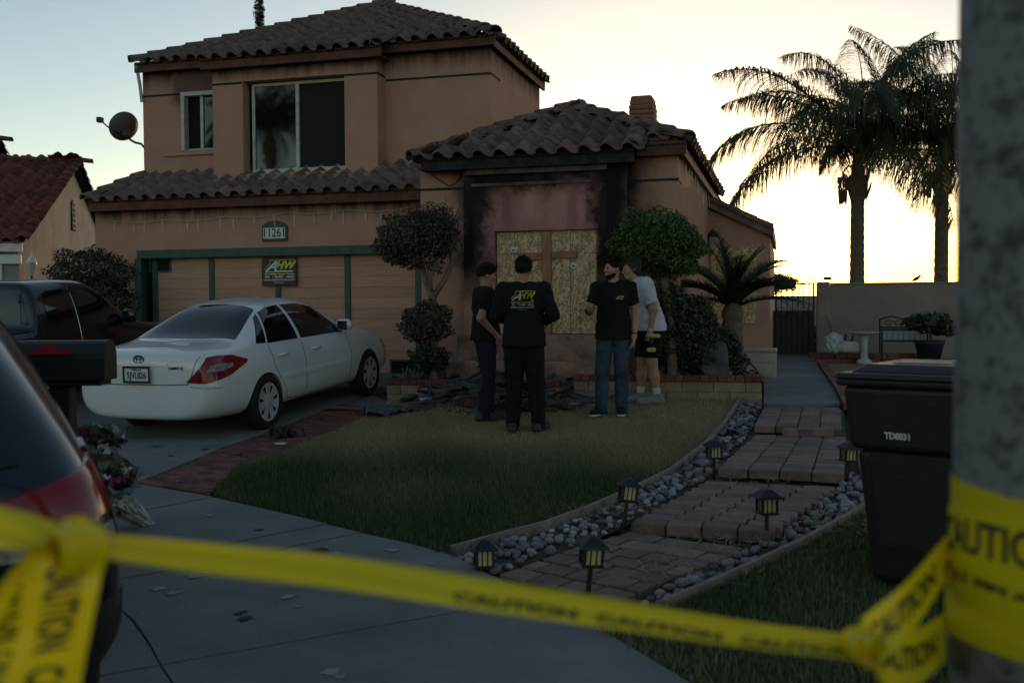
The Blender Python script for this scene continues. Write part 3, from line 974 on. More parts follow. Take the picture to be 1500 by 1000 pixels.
M['burnt'] = burnt_mat()
PIL.data.materials[0] = M['burnt']
wa, wb = pv(724, 339, VF), pv(874, 490, VF)
hole = (wa.x, wb.x, wb.z, wa.z)
mb = MB()
wall(mb, uBL, uBR, zg0, zEF + .1, VF, [hole], .14)
vquad(mb, (uBR, VF), (uBR, VP), zg0, zEF + .1)
vquad(mb, (uBL, VP), (uBL, VF), zg0, zEF + .1)
bay = mb.build('bay_wall', M['burnt'], house)
bay['label'] = 'front bay wall with black soot and rosy scorched paint'
mb = MB()
zl = pv(790, 268, VF).z
mb.box((uBL + .12, VF - .018, zl - .02), (uBR - .45, VF + .02, zl + .02))
mb.box((uBL + .05, VF - .06, zEF - .10), (uBR - .25, VF - .004, zEF - .015))
mb.build('scorched_moulding', mat('scorched_trim', (.15, .11, .105), .9, (.04, .03, .03), 4, 8, .5, 40), house)
# stepped base under the window
mb = MB()
s1a, s1b = pv(669, 492, VF - .16), pv(905, 528, VF - .16)
s2a, s2b = pv(652, 528, VF - .32), pv(915, 560, VF - .32)
mb.cbox((s1a.x, VF - .16, s1b.z - .05), (s1b.x, VF - .002, s1a.z), .02)
mb.cbox((s2a.x, VF - .32, .1), (s2b.x, VF - .003, s2a.z), .02)
M['ledge'] = mat('sooty_ledge', (.44, .26, .19), .9, (.14, .10, .085), 3.5, 8, .6, 40, spec=.2)
mb.build('window_ledge', M['ledge'], house)

# ---- boarded window: sheets of chipboard held by a lumber cross
bw = thing('boarded_window', 'chipboard sheets with a lumber cross boarding up the scorched front window', 'boarded window', (0, 0, 0))
zA, zB = hole[3], hole[2]
cols = [hole[0] + .012, pv(752, 400, VF).x, pv(796, 400, VF).x, pv(834, 400, VF).x, hole[1] - .012]
zmid = pv(760, 372, VF).z
for i, (a, b) in enumerate(zip(cols, cols[1:])):
    for (c, d) in ((zmid + .003, zA - .012), (zB + .012, zmid - .003)):
        k = .004 * ((i * 7) % 3)
        m_ = MB().box((a + .003, VF + .075 - k, c), (b - .003, VF + .1, d)); m_.build('osb_sheet', M['osb'], bw)
c1, c2 = pv(793, 339, VF), pv(804, 339, VF)
MB().cbox((c1.x, VF + .012, zB + .005), (c2.x + .02, VF + .066, zA - .02), .004).build('lumber_post', M['lumber'], bw)
h1, h2 = pv(757, 370, VF), pv(844, 379, VF)
xm = (c1.x, c2.x + .02)
MB().cbox((h1.x, VF + .03, h2.z), (xm[0] - .003, VF + .069, h1.z), .004).build('lumber_rail', M['lumber_h'], bw)
MB().cbox((xm[1] + .003, VF + .03, h2.z + .012), (h2.x, VF + .069, h1.z + .012), .004).build('lumber_rail', M['lumber_h'], bw)
for (x, y, a) in ((752, 366, .05), (840, 389, .5)):
    p = pv(x, y, VF + .06)
    Mx = Matrix.Translation(p) @ Matrix.Rotation(a, 4, 'Y')
    MB().box((-.035, 0, -.035), (.035, .004, .035), M=Mx).build('stamp_label', M['white'], bw)
    MB().box((-.02, -.002, -.015), (.02, .001, .005), M=Mx).build('stamp_print', M['black_metal'], bw)

# ---- garage door: boards between green battens
gd = MB()
zt = zDoor
bat = [pv(x, 450, VG + .12).x for x in (228, 311, 408, 509.5, 613)]
vD = VG + .13
zbot = .2
parts = []
rows = 12
bz = [zbot + (zt - .13 - zbot) * i / rows for i in range(rows + 1)]
for i, (a, b) in enumerate(zip(bat, bat[1:])):
    for r in range(rows):
        MB().cbox((a + .05, vD, bz[r] + .0012), (b - .05, vD + .03, bz[r + 1] - .0012), .003).build('door_board', M['door_wood'], house)
for x in bat:
    MB().cbox((x - .052, vD - .025, zbot), (x + .052, vD + .03, zt - .132), .006).build('door_batten', M['green'], house)
MB().cbox((uDL - .02, VG - .03, zt - .13), (uDR + .02, vD + .02, zt + .02), .01).build('door_header', M['green'], house)
MB().cbox((uDL - .07, VG - .025, .15), (uDL + .07, vD + .02, zt - .131), .008).build('door_jamb', M['green'], house)
MB().cbox((uDR - .03, VG - .024, .15), (uDR + .05, vD + .02, zt - .131), .008).build('door_jamb', M['green'], house)
MB().box((uDL - .1, vD + .031, .1), (uDR + .1, vD + .06, zt)).build('door_back', M['dark'], house)
for (xa, xb, ya, yb) in ((221, 249, 381, 396), (574, 604, 529, 547)):
    a, b = pv(xa, ya, vD), pv(xb, yb, vD)
    f = MB()
    f.box((a.x - .03, vD - .02, b.z - .03), (b.x + .03, vD - .001, b.z)); f.box((a.x - .03, vD - .02, a.z), (b.x + .03, vD - .001, a.z + .03))
    f.box((a.x - .03, vD - .02, b.z + .001), (a.x, vD - .001, a.z - .001)); f.box((b.x, vD - .02, b.z + .001), (b.x + .03, vD - .001, a.z - .001))
    fo = f.build('door_vent', M['green'], house)
    MB().box((a.x, vD - .008, b.z), (b.x, vD - .002, a.z)).build('vent_opening', M['dark'], fo)

# ---- upper windows
wf = MB()
gv = VB + .20
a, b = pv(370, 123, gv), pv(507, 249, gv)
x0, x1, z0, z1 = a.x, big[1] - .01, b.z, min(a.z, zH - .02)
xm = pv(437, 200, gv).x
fr = .05
wf.box((x0, gv - .03, z0), (x1, gv + .03, z0 + fr * 1.4)); wf.box((x0, gv - .03, z1 - fr), (x1, gv + .03, z1))
wf.box((x0, gv - .029, z0 + fr * 1.4), (x0 + fr, gv + .029, z1 - fr)); wf.box((x1 - fr * .4, gv - .029, z0 + fr * 1.4), (x1, gv + .029, z1 - fr))
wf.box((xm - .03, gv - .028, z0 + fr * 1.4), (xm + .03, gv + .028, z1 - fr))
wo = wf.build('window', M['alu'], house)
MB().box((x0 + fr, gv - .004, z0 + fr), (xm - .02, gv + .004, z1 - fr + .01)).build('pane', M['glass'], wo)
MB().box((xm + .02, gv + .010, z0 + fr), (x1, gv + .018, z1 - fr + .01)).build('screen_pane', mat('fly_screen', (.006, .006, .007), .8), wo)
MB().box((x0 - .25, gv + .035, z0 - .1), (x1 + .1, gv + .05, z1 + .1)).build('window_back', M['dark'], wo)
wf = MB()
gv = VU + .09
x0, x1, z0, z1 = win1
f2 = .07
wf.box((x0, VU - .02, z1 - f2), (x1, gv + .03, z1)); wf.box((x0, VU - .019, z0), (x0 + f2, gv + .03, z1 - f2 - .001)); wf.box((x0 + f2, gv - .02, z0), (x1, gv + .03, z0 + .03))
xm = pv(297, 180, gv).x
wf.box((xm - .03, gv - .03, z0 + .031), (xm + .03, gv + .03, z1 - f2 - .001))
wo = wf.build('window', M['alu'], house)
MB().box((xm + .03, gv - .004, z0 + .03), (x1, gv + .004, z1 - f2)).build('pane', M['glass'], wo)
MB().box((x0, gv + .035, z0), (x1, gv + .05, z1)).build('window_back', M['dark'], wo)
mb = MB()
q = pv(300, 226, VU)
mb.cbox((x0 - .35, VU - .05, q.z - .012), (x1, VU - .001, q.z + .035), .01); mb.build('window_sill', M['stucco'], house)

# ---- roofs
def eave_board(name, p, q, h=.17, th=.05, m='fascia'):
    h += .05
    p, q = Vector(p), Vector(q); d = (q - p).normalized(); s = Vector((-d.y, d.x, 0)) * th
    return MB().prism([p, q, q + s, p + s], (0, 0, h)).build(name, M[m], house)


# garage skirt roof
eo = .24
e0 = Vector((uGL + .03, VG - eo, zE1 + .15)); e1 = Vector((uFL + .25, VG - eo, zE1 + .15))
run = VU - (VG - eo)
j0 = Vector((uUL - .02, VU, zE1 + .15 + run * PITCH_T)); j1 = Vector((uFL + .25, VU, j0.z))
lf = Vector((uUL - .02, 20.5, j0.z)); lb = Vector((uGL + .03, 20.5, zE1 + .15))
mb = MB()
hip_roof_face(mb, [e0, e1, j1, j0]); hip_roof_face(mb, [lb, e0, j0, lf])
und = MB()
roof1 = mb.build('roof', M['roof_base'], house)
sl = math.sqrt(1 + PITCH_T ** 2)
bdir = Vector((0, 1, PITCH_T)).normalized()
HT.face(roof1, e0, (1, 0, 0), bdir, [(0, 0), (e1.x - e0.x, 0), (e1.x - e0.x, run * sl), (j0.x - e0.x, run * sl)], seed=3)
HT.face(roof1, lb, (0, -1, 0), Vector((1, 0, PITCH_T)).normalized(), [(0, 0), (lb.y - e0.y, 0), (lb.y - j0.y, (j0.x - e0.x) * sl), (0, (j0.x - e0.x) * sl)], seed=4)
HT.hip(roof1, e0, j0, seed=5)
eave_board('fascia', (e0.x, e0.y + .03, zE1), (e1.x, e1.y + .03, zE1), .16)
eave_board('fascia', (lb.x + .03, lb.y, zE1), (e0.x + .03, e0.y + .09, zE1), .16)
MB().box((e0.x + .09, e0.y + .09, zE1 + .02), (e1.x, VG, zE1 + .05)).build('soffit', M['fascia'], house)
# flashing where the upper walls meet the skirt roof
mb = MB()
zf = zE1 + .15 + (VU - (VG - eo)) * PITCH_T
mb.cbox((uUL - .03, VU - .10, zf - .03), (uTL - .002, VU - .002, zf + .05), .01)
mb.cbox((uTR + .003, VU - .10, zf - .03), (uFL + .2, VU - .003, zf + .05), .01)
zf2 = zE1 + .15 + (VB - (VG - eo)) * PITCH_T
mb.cbox((uTL - .06, VB - .12, zf2 - .03), (uTR + .08, VB - .004, zf2 + .055), .01)
mb.build('flashing', M['stucco_grey'], house)

# upper hip roof
eu = .2
A = Vector((uUL - .05, VU - eu, zEU + .10)); B = Vector((uUR + .12, VU - eu, zEU + .10))
half = (B.x - A.x) / 2
top = Vector(((A.x + B.x) / 2, A.y + half, A.z + half * PITCH_T))
Bk = Vector((B.x, 19.5, B.z)); Ak = Vector((A.x, A.y + 2 * half, A.z))
mb = MB()
hip_roof_face(mb, [A, B, top]); hip_roof_face(mb, [B, Bk, Vector((B.x - (half - (top.y - Bk.y)) if Bk.y < top.y else top.x, Bk.y, B.z + (half - max(0, top.y - Bk.y)) * PITCH_T)), top]); hip_roof_face(mb, [Ak, A, top])
roof2 = mb.build('roof', M['roof_base'], house)
HT.face(roof2, A, (1, 0, 0), bdir, [(0, 0), (2 * half, 0), (half, half * sl)], seed=6)
HT.face(roof2, B, (0, 1, 0), Vector((-1, 0, PITCH_T)).normalized(), [(0, 0), (Bk.y - B.y, 0), (Bk.y - B.y, 1.2)], seed=7)
HT.hip(roof2, A, top, seed=8); HT.hip(roof2, B, top, seed=9)
eave_board('fascia', (A.x, A.y + .03, A.z - .13), (B.x, B.y + .03, B.z - .13), .13)
eave_board('fascia', (B.x - .03, B.y, B.z - .13), (Bk.x - .03, Bk.y, B.z - .13), .13)
MB().box((A.x + .05, A.y + .08, A.z - .1), (B.x - .08, VU + .05, A.z - .075)).build('soffit', M['fascia'], house)
# lower apron of that roof over the box window
C0 = Vector((uTL - .14, VB - eu, zEB + .10)); C1 = Vector((uTR + .14, VB - eu, zEB + .10))
rr = (VU - eu) - (VB - eu) + .25
mb = MB(); D0, D1 = C0 + Vector((0, rr, rr * PITCH_T)), C1 + Vector((0, rr, rr * PITCH_T))
dz = Vector((0, 0, .012))
hip_roof_face(mb, [C0 + dz, C1 + dz, D1 + dz, D0 + dz])
roof3 = mb.build('roof', M['roof_base'], house)
HT.face(roof3, C0 + dz, (1, 0, 0), bdir, [(0, 0), (C1.x - C0.x, 0), (C1.x - C0.x, rr * sl), (0, rr * sl)], seed=10)
HT.hip(roof3, C1 + Vector((-.04, 0, .0)), D1 + Vector((-.04, 0, 0)), seed=11)
eave_board('fascia', (C0.x, C0.y + .03, C0.z - .13), (C1.x, C1.y + .03, C1.z - .13), .135)
MB().box((C0.x + .05, C0.y + .08, C0.z - .1), (C1.x - .05, VU, C0.z - .07)).build('soffit', M['fascia'], house)

# front single-storey hip roof
ef = .17
P0 = Vector((uFL + .04, VF - ef, zEF + .10)); P1 = Vector((uBR + .12, VF - ef, zEF + .10))
setb = VP - VF
Q0 = Vector((uBR + .12, VP - ef, zEF + .10 + setb * PITCH_T)); Q1 = Vector((uFR + .12, VP - ef, Q0.z))
hw = (Q1.x - P0.x) / 2
topF = Vector((P0.x + hw, P0.y + hw, P0.z + hw * PITCH_T))
ridge = Vector((topF.x, 17.0, topF.z)); eR = Vector((Q1.x, 24, Q1.z)); eL = Vector((P0.x, 17.0, P0.z)); rB = Vector((topF.x, 24, topF.z))
mb = MB()
hip_roof_face(mb, [P0, P1, Q0, Q1, topF]); hip_roof_face(mb, [Q1, eR, rB, topF]); hip_roof_face(mb, [eL, P0, topF, ridge]); hip_roof_face(mb, [eR, Vector((P0.x, 24, P0.z)), rB])
roof4 = mb.build('roof', M['roof_base'], house)
HT.face(roof4, P0, (1, 0, 0), bdir, [(0, 0), (P1.x - P0.x, 0), (P1.x - P0.x, setb * sl), (2 * hw, setb * sl), (hw, hw * sl)], seed=12)
HT.face(roof4, Q1, (0, 1, 0), Vector((-1, 0, PITCH_T)).normalized(), [(0, 0), (6.5, 0), (6.5, .7), (.6, .7)], seed=13)
HT.face(roof4, eL, (0, -1, 0), Vector((1, 0, PITCH_T)).normalized(), [(0, 0), (eL.y - P0.y, 0), (eL.y - topF.y, hw * sl), (0, hw * sl)], seed=14)
HT.hip(roof4, P0, topF, seed=15); HT.hip(roof4, Q1, topF, seed=16); HT.hip(roof4, topF + Vector((0, .1, 0)), rB, seed=17)
HT.hip(roof4, P1 + Vector((-.03, .02, 0)), Q0 + Vector((-.03, .3, .14)), seed=18)
eave_board('fascia', (P0.x + .1, P0.y + .03, P0.z - .13), (P1.x, P1.y + .03, P1.z - .13), .13, m='char')
eave_board('fascia', (Q0.x, Q0.y + .03, Q0.z - .13), (Q1.x, Q1.y + .03, Q1.z - .13), .13)
eave_board('fascia', (Q1.x - .03, Q1.y + .08, Q1.z - .13), (eR.x - .03, eR.y, Q1.z - .13), .13)
MB().box((P0.x + .05, P0.y + .08, P0.z - .11), (P1.x - .03, VP + .1, P0.z - .08)).build('soffit', M['char'], house)
MB().box((Q0.x, Q0.y + .08, Q0.z - .11), (Q1.x - .08, VP + .05, Q0.z - .08)).build('soffit', M['fascia'], house)
# small roof stub and kicker where the upper wall meets the front roof
k0 = pv(772, 140, VU + 1.0); 
HT.hip(roof4, Vector((uUR + .25, VU + .75, topF.z + .05)), Vector((topF.x, VU + 1.0, topF.z - .02)), seed=19)
MB().prism([Vector((uUR + .02, VU - .3, topF.z - .75)), Vector((uUR + .08, VU - .3, topF.z - .75)), Vector((uUR + .08, VU + .75, topF.z + .12)), Vector((uUR + .02, VU + .75, topF.z + .12))], (0, .02, .12)).build('flashing', M['stucco_grey'], house)
HT.finish()

# rear wing with its boarded window
xw = pv(1128, 420, VR).x
zr0, zr1 = pv(1037, 306, VR).z, pv(1128, 346, VR).z
mb = MB()
mb.add([(uFR, VR, .1), (xw, VR, .1), (xw, VR, zr1), (uFR, VR, zr0)], [(0, 1, 2, 3)])
mb.add([(xw, VR, .1), (xw, 24, .1), (xw, 24, zr1), (xw, VR, zr1)], [(0, 1, 2, 3)])
mb.build('wall', M['stucco'], house)
mb = MB()
th = .2
mb.prism([(uFR + .02, VR - .12, zr0 + .01), (xw + .06, VR - .12, zr1 - .02), (xw + .06, VR - .12, zr1 + th - .02), (uFR + .02, VR - .12, zr0 + th + .03)], (0, 4.5, 0))
mb.build('roof', M['tile'], house)
for i in range(4):
    t0, t1 = i / 4, (i + 1) / 4
    a = Vector((uFR + .02 + (xw - uFR + .05) * t0, VR - .16, zr0 + th + .03 + (zr1 - zr0 - .04) * t0)); b = Vector((uFR + (xw - uFR + .06) * t1, VR - .16, zr0 + th + .05 + (zr1 - zr0 - .04) * t1))
    MB().prism([a + Vector((0, 0, -.09)), b + Vector((0, 0, -.11)), b, a], (0, .34, 0.02)).build('rake_tile', M['tile'], house)
a, b = pv(1040, 364, VR - .03), pv(1107, 474, VR - .03)
o2 = thing('boarded_window', 'chipboard sheet nailed over the rear wing window behind the cycad', 'boarded window', (0, 0, 0))
zc = pv(1070, 395, VR).z
MB().box((uFR + .05, VR - .03, zc + .003), (b.x, VR - .004, a.z)).build('osb_sheet', M['osb'], o2)
xm = pv(1092, 440, VR).x
MB().box((uFR + .05, VR - .034, b.z), (xm - .003, VR - .004, zc - .003)).build('osb_sheet', M['osb'], o2)
MB().box((xm + .003, VR - .031, b.z), (b.x, VR - .004, zc - .003)).build('osb_sheet', M['osb'], o2)
# chimney
ch = MB()
p, q = pv(921, 140, 19.5), pv(957, 190, 19.5)
M['chimney'] = mat('chimney_brick', (.30, .15, .10), .9, (.22, .11, .075), 8, 5, .3, 40)
nrow = 16
zt, zb = p.z, q.z - .8
for r in range(nrow):
    za, zb_ = zt - (r + 1) * (zt - zb) / nrow, zt - r * (zt - zb) / nrow
    ins = .045 if r == 0 else (.015 if r == 1 else 0)
    ch.cbox((p.x + ins, 19.5 + ins, za + .004), (q.x - ins, 20.1 - ins, zb_ - .004), .012)
ch.box((p.x + .03, 19.53, zb), (q.x - .03, 20.07, zt - .03))
ch.build('chimney', M['chimney'], house)
# ------------------------------------------------------------------ plants
def leaf_mesh(name, blobs, n, size, m, seed=1, shell=.7, rough=.16, tint=None, flat=.0):
    """many leaf-sized folded faces through the volume of the given ellipsoids (centre, radii)"""
    r = np.random.default_rng(seed)
    wts = np.array([b[1][0] * b[1][1] * b[1][2] for b in blobs]) ** .7
    wts /= wts.sum()
    which = r.choice(len(blobs), n, p=wts)
    C = np.array([b[0] for b in blobs])[which]; R = np.array([b[1] for b in blobs])[which]
    d = r.normal(size=(n, 3)); d /= np.linalg.norm(d, axis=1)[:, None]
    lump = 1 + rough * (np.sin(d[:, 0] * 5 + seed) * np.cos(d[:, 1] * 6 + 2 * seed) + np.sin(d[:, 2] * 7 + d[:, 0] * 4 + seed) * .7)
    rad = (shell + (1 - shell) * r.random(n) ** .6) * lump
    inner = r.random(n) < .18
    rad[inner] *= r.uniform(.4, .9, inner.sum())
    P = C + d * rad[:, None] * R
    nrm = d * .8 + r.normal(size=(n, 3)) * .7
    nrm /= np.linalg.norm(nrm, axis=1)[:, None]
    t = np.cross(nrm, r.normal(size=(n, 3))); t /= np.linalg.norm(t, axis=1)[:, None]
    b = np.cross(nrm, t)
    s = size * r.uniform(.6, 1.3, n)[:, None]
    V = np.stack([P - t * s, P + b * s * .45 + nrm * s * .15, P + t * s, P - b * s * .45 + nrm * s * .15], 1).reshape(-1, 3)
    me = np_mesh(name, V, np.arange(4 * n).reshape(-1, 4), m)
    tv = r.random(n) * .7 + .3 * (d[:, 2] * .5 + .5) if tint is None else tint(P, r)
    at = me.attributes.new('tint', 'FLOAT', 'POINT'); at.data.foreach_set('value', np.repeat(np.clip(tv, 0, 1), 4).astype(np.float32))
    return me


def R3(px_w, Z): return px_w / F * Z


def shrub(name, label, base, crown_blobs, n, size, m, trunk=None, seed=1, cat='shrub', group=None, bark='bark', shell=.7, rough=.16):
    t = thing(name, label, cat, base, group=group)
    me = leaf_mesh('crown', crown_blobs, n, size, m, seed, shell, rough)
    o = put(me, 'crown')
    obs = [o]
    if trunk:
        b = MB()
        for pts, rad in trunk: b.tube(pts, rad, 9)
        obs.append(b.build('trunk', M[bark], smooth=True))
    world_to(t, *obs)
    return t


# clipped cloud-pruned tree in front of the garage corner
Zt = 12.9
c1, c2, c3 = px(612, 351, Zt), px(624, 474, Zt), px(628, 526, Zt)
base = px(636, 552, Zt); base.z = gz(base.x, base.y)
k = R3(1, Zt)
tr = thing('clipped_tree', 'cloud-pruned small tree with three clipped foliage tiers, singed at the top, by the garage', 'tree', base)
obs = []
b = MB()
b.tube([base, px(634, 520, Zt), px(640, 470, Zt), px(632, 430, Zt), px(618, 395, Zt), px(610, 360, Zt)], [.075, .065, .055, .05, .04, .02], 9)
b.tube([px(634, 436, Zt), px(652, 408, Zt), px(662, 385, Zt + .1), px(655, 350, Zt + .1)], [.04, .035, .03, .015], 8)
b.tube([px(632, 432, Zt), px(630, 405, Zt - .1), px(640, 380, Zt - .1)], [.03, .028, .015], 8)
obs.append(b.build('trunk', M['bark'], smooth=True))
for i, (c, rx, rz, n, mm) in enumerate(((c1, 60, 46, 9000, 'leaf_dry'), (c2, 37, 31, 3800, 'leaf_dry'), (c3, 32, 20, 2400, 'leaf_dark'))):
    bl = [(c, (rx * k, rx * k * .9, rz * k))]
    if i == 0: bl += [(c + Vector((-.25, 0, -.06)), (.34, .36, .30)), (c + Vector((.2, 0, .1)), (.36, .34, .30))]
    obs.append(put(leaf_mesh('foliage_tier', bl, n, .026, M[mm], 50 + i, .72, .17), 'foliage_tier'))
rt = random.Random(3)
b = MB()
for _ in range(170):                                    # bare burnt twigs
    a = c1 + Vector((rt.uniform(-.1, .5), rt.uniform(-.35, .2), rt.uniform(-.1, .22)))
    d = Vector((rt.uniform(-.25, .45), rt.uniform(-.4, .2), rt.uniform(.3, 1))).normalized() * rt.uniform(.15, .34)
    b.tube([a, a + d * .5 + Vector((rt.uniform(-.02, .02), 0, .01)), a + d], [.006, .004, .002], 3, cap=False)
tw = b.build('twigs', M['char']); tw['kind'] = 'stuff'; obs.append(tw)
world_to(tr, *obs)

# round clipped tree right of the bay
Zs = 12.3
k = R3(1, Zs)
c = px(962, 353, Zs); base = px(985, 552, Zs); base.z = gz(base.x, base.y)
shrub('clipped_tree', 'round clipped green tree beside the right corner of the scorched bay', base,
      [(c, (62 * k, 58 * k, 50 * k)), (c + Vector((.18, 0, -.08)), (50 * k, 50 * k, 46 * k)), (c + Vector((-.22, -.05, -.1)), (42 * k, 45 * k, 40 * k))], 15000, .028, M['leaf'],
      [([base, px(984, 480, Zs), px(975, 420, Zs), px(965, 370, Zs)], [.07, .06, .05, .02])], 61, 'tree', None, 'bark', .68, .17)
# low dark bushes in the bed
for i, (x, y, Z, rx, rz, n, lab) in enumerate(((1000, 492, 12.5, 44, 44, 7000, 'dark leafy bush in the brick bed left of the cycad'),
                                               (1052, 515, 13.0, 34, 34, 4000, 'low dark bush at the foot of the cycad trunk'), (975, 470, 12.45, 40, 62, 7000, 'dense dark shrub under the round clipped tree by the house corner'), (1022, 470, 12.7, 26, 40, 3500, 'dark shrub between the clipped tree and the cycad'))):
    k = R3(1, Z); c = px(x, y, Z); base = Vector((c.x, c.y, gz(c.x, c.y)))
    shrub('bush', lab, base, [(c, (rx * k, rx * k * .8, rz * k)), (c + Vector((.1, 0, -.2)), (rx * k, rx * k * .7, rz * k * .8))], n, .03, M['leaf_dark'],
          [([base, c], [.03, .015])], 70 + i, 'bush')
# bush in front of the neighbour's wall
Z = 16.5; k = R3(1, Z); c = px(133, 400, Z); base = Vector((c.x, c.y, gz(c.x, c.y)))
shrub('bush', 'rounded dark bush in front of the neighbouring wall behind the pickup', base,
      [(c, (58 * k, .6, 38 * k)), (c + Vector((.1, 0, -.5)), (55 * k, .6, .5))], 9000, .035, M['leaf_dark'], [([base, c], [.05, .02])], 80, 'bush')
# cypress behind the house
Z = 42; c = px(380, 20, Z); base = Vector((c.x, c.y, .35))
shrub('cypress_tree', 'tall narrow cypress rising behind the house roof', base,
      [(Vector((c.x, c.y, 3 + 1.1 * i)), (.30 - .008 * i, .30 - .008 * i, .95)) for i in range(12)], 9000, .07, M['leaf_dark'], [([base, base + Vector((0, 0, 14))], [.16, .05])], 81, 'tree', shell=.5)
# shrubs beyond the gate
for i, (x, y, v, rr, n, mm, lab) in enumerate(((1137, 415, 27, .55, 2500, 'leaf', 'small airy tree showing above the iron gate'), (1168, 505, 25.5, .75, 5000, 'leaf_dark', 'dark garden shrub behind the right side of the iron gate'),
                                               (1140, 495, 26.5, .8, 5000, 'leaf_dark', 'dark garden shrub behind the left side of the iron gate'))):
    c = pv(x, y, v); base = Vector((c.x, c.y, gz(c.x, c.y)))
    shrub('shrub', lab, base, [(c, (rr, rr, rr * (.45 if i == 0 else .9)))], n, .05, M[mm], [([base, c], [.04, .02])], 90 + i, shell=.4)


# ---- palms
def frond_mesh(name, L, elev, droop, seed, m, nl=62, llen=.8, lw=.03, hang=.8, petiole=.16):
    """arching rachis along +X with hanging leaflets on both sides"""
    r = random.Random(seed)
    pts, dirs = [], []
    p, n = Vector((0, 0, 0)), 16
    for i in range(n + 1):
        a = elev - droop * (i / n) ** 1.35
        d = Vector((math.cos(a), 0, math.sin(a)))
        pts.append(p.copy()); dirs.append(d); p = p + d * (L / n)
    V, Fc, T = [], [], []
    side = Vector((0, 1, 0))
    for i in range(n):                                   # rachis as a thin three-sided bar
        for q in (i, i + 1):
            w = .03 * (1 - .85 * q / n)
            up = side.cross(dirs[q]) * -1
            V += [pts[q] + side * w, pts[q] - side * w, pts[q] - up * w * 1.2, pts[q] + up * w * .4]; T += [.45] * 4
        b = len(V) - 8
        for k in range(4): Fc.append((b + k, b + (k + 1) % 4, b + 4 + (k + 1) % 4, b + 4 + k))
    for k in range(nl):
        t = petiole + (1 - petiole) * (k + r.uniform(-.3, .3)) / nl
        t = min(max(t, petiole), .995)
        f = t * n; i = min(int(f), n - 1); fr = f - i
        P = pts[i].lerp(pts[i + 1], fr); d = dirs[i]
        ln = llen * (math.sin(math.pi * min(1, .18 + .8 * t)) ** .7) * r.uniform(.8, 1.1)
        for s in (-1, 1):
            u = (d * r.uniform(.35, .7) + side * s * r.uniform(.5, .95) + Vector((0, 0, r.uniform(-.1, .45)))).normalized()
            prev = P; dirv = u; tint = r.random()
            wv = Vector((0, 0, 1)).cross(u); wv = wv.normalized() if wv.length > .01 else d
            segs = 4; idx = len(V)
            for q in range(segs + 1):
                w = lw * (1 - (q / segs) ** 2 * .92) * .5
                V += [prev + wv * w, prev - wv * w]; T += [tint] * 2
                dirv = (dirv + Vector((0, 0, -hang * (.28 + .22 * q)))).normalized()
                prev = prev + dirv * (ln / segs)
            for q in range(segs): Fc.append((idx + 2 * q, idx + 2 * q + 1, idx + 2 * q + 3, idx + 2 * q + 2))
    me = np_mesh(name, np.array([tuple(q) for q in V]), np.array(Fc), m)
    at = me.attributes.new('tint', 'FLOAT', 'POINT'); at.data.foreach_set('value', np.array(T, dtype=np.float32))
    return me


FR = [frond_mesh('frond', 4.1, math.radians(e), math.radians(dr), 200 + i, M['palm_leaf'], 120, 1.2, .026, 1.2) for i, (e, dr) in enumerate(((80, 60), (68, 98), (52, 118), (36, 118), (12, 92), (62, 85)))]


def palm(label, base, ztop, seed, r0=.2, s=1.0, group=None, n=26, az0=0.0):
    rr = random.Random(seed)
    t = thing('palm_tree', label, 'palm tree', base, group=group)
    h = ztop - base.z
    prof = []
    for i in range(40):
        q = i / 39
        rad = r0 * (1.12 - .22 * q) + (.012 if i % 2 else 0)
        if q > .86: rad = r0 * (1.0 + .5 * math.sin((q - .86) / .14 * math.pi * .8))
        prof.append((rad, q * h))
    obs = [MB().lathe(prof, (0, 0, 0), 14).build('trunk', M['palm_bark'], t, True)]
    for i in range(9):                                   # stubs of cut leaf bases
        a = i * 2.4; z = h * (.865 + .012 * i)
        d = Vector((math.cos(a), math.sin(a), 0))
        b = MB(); b.tube([d * r0 * 1.1 + Vector((0, 0, z)), d * r0 * 1.7 + Vector((0, 0, z + .25)), d * r0 * 1.95 + Vector((0, 0, z + .42))], [.1, .07, .035], 6, flat=.5)
        b.build('leaf_base', M['palm_bark'], t)
    b = MB(); b.tube([(0, 0, h - .1), (0, 0, h + .5), (.02, 0, h + 1.1)], [r0 * 1.15, r0 * .7, .05], 10)
    b.build('crownshaft', M['bark'], t, True)
    kinds = [0, 5, 1, 1, 5, 2, 1, 2, 2, 3, 2, 3, 3, 4, 3, 4, 3, 4, 2]
    for i in range(n):
        kd = kinds[i % len(kinds)]
        o = put(FR[kd], 'frond', t)
        o.matrix_local = Matrix.Translation((0, 0, h + .45 + rr.uniform(-.1, .2))) @ Matrix.Rotation(az0 + i * 2.39996 + rr.uniform(-.2, .2), 4, 'Z') @ Matrix.Rotation(rr.uniform(-.1, .1), 4, 'Y') @ Matrix.Rotation(rr.uniform(-.25, .25), 4, 'X') @ Matrix.Scale(s * rr.uniform(.9, 1.08), 4)
    b = MB()                                             # drooping fruit stalk
    for i in range(170):
        a = rr.uniform(0, 6.28); q = rr.uniform(.1, 1)
        p = Vector((-.36 + .12 * math.cos(a) * (1 - .3 * q), .12 * math.sin(a), h + .05 - .7 * q))
        b.tube([p, p + Vector((0, 0, -.09))], [.022, .016], 4)
    b.tube([(-.1, 0, h + .2), (-.22, 0, h + .25), (-.35, 0, h + .1), (-.36, 0, h - .6)], [.03, .03, .025, .01], 6)
    b.build('fruit_cluster', M['bark'], t)['kind'] = 'stuff'
    return t


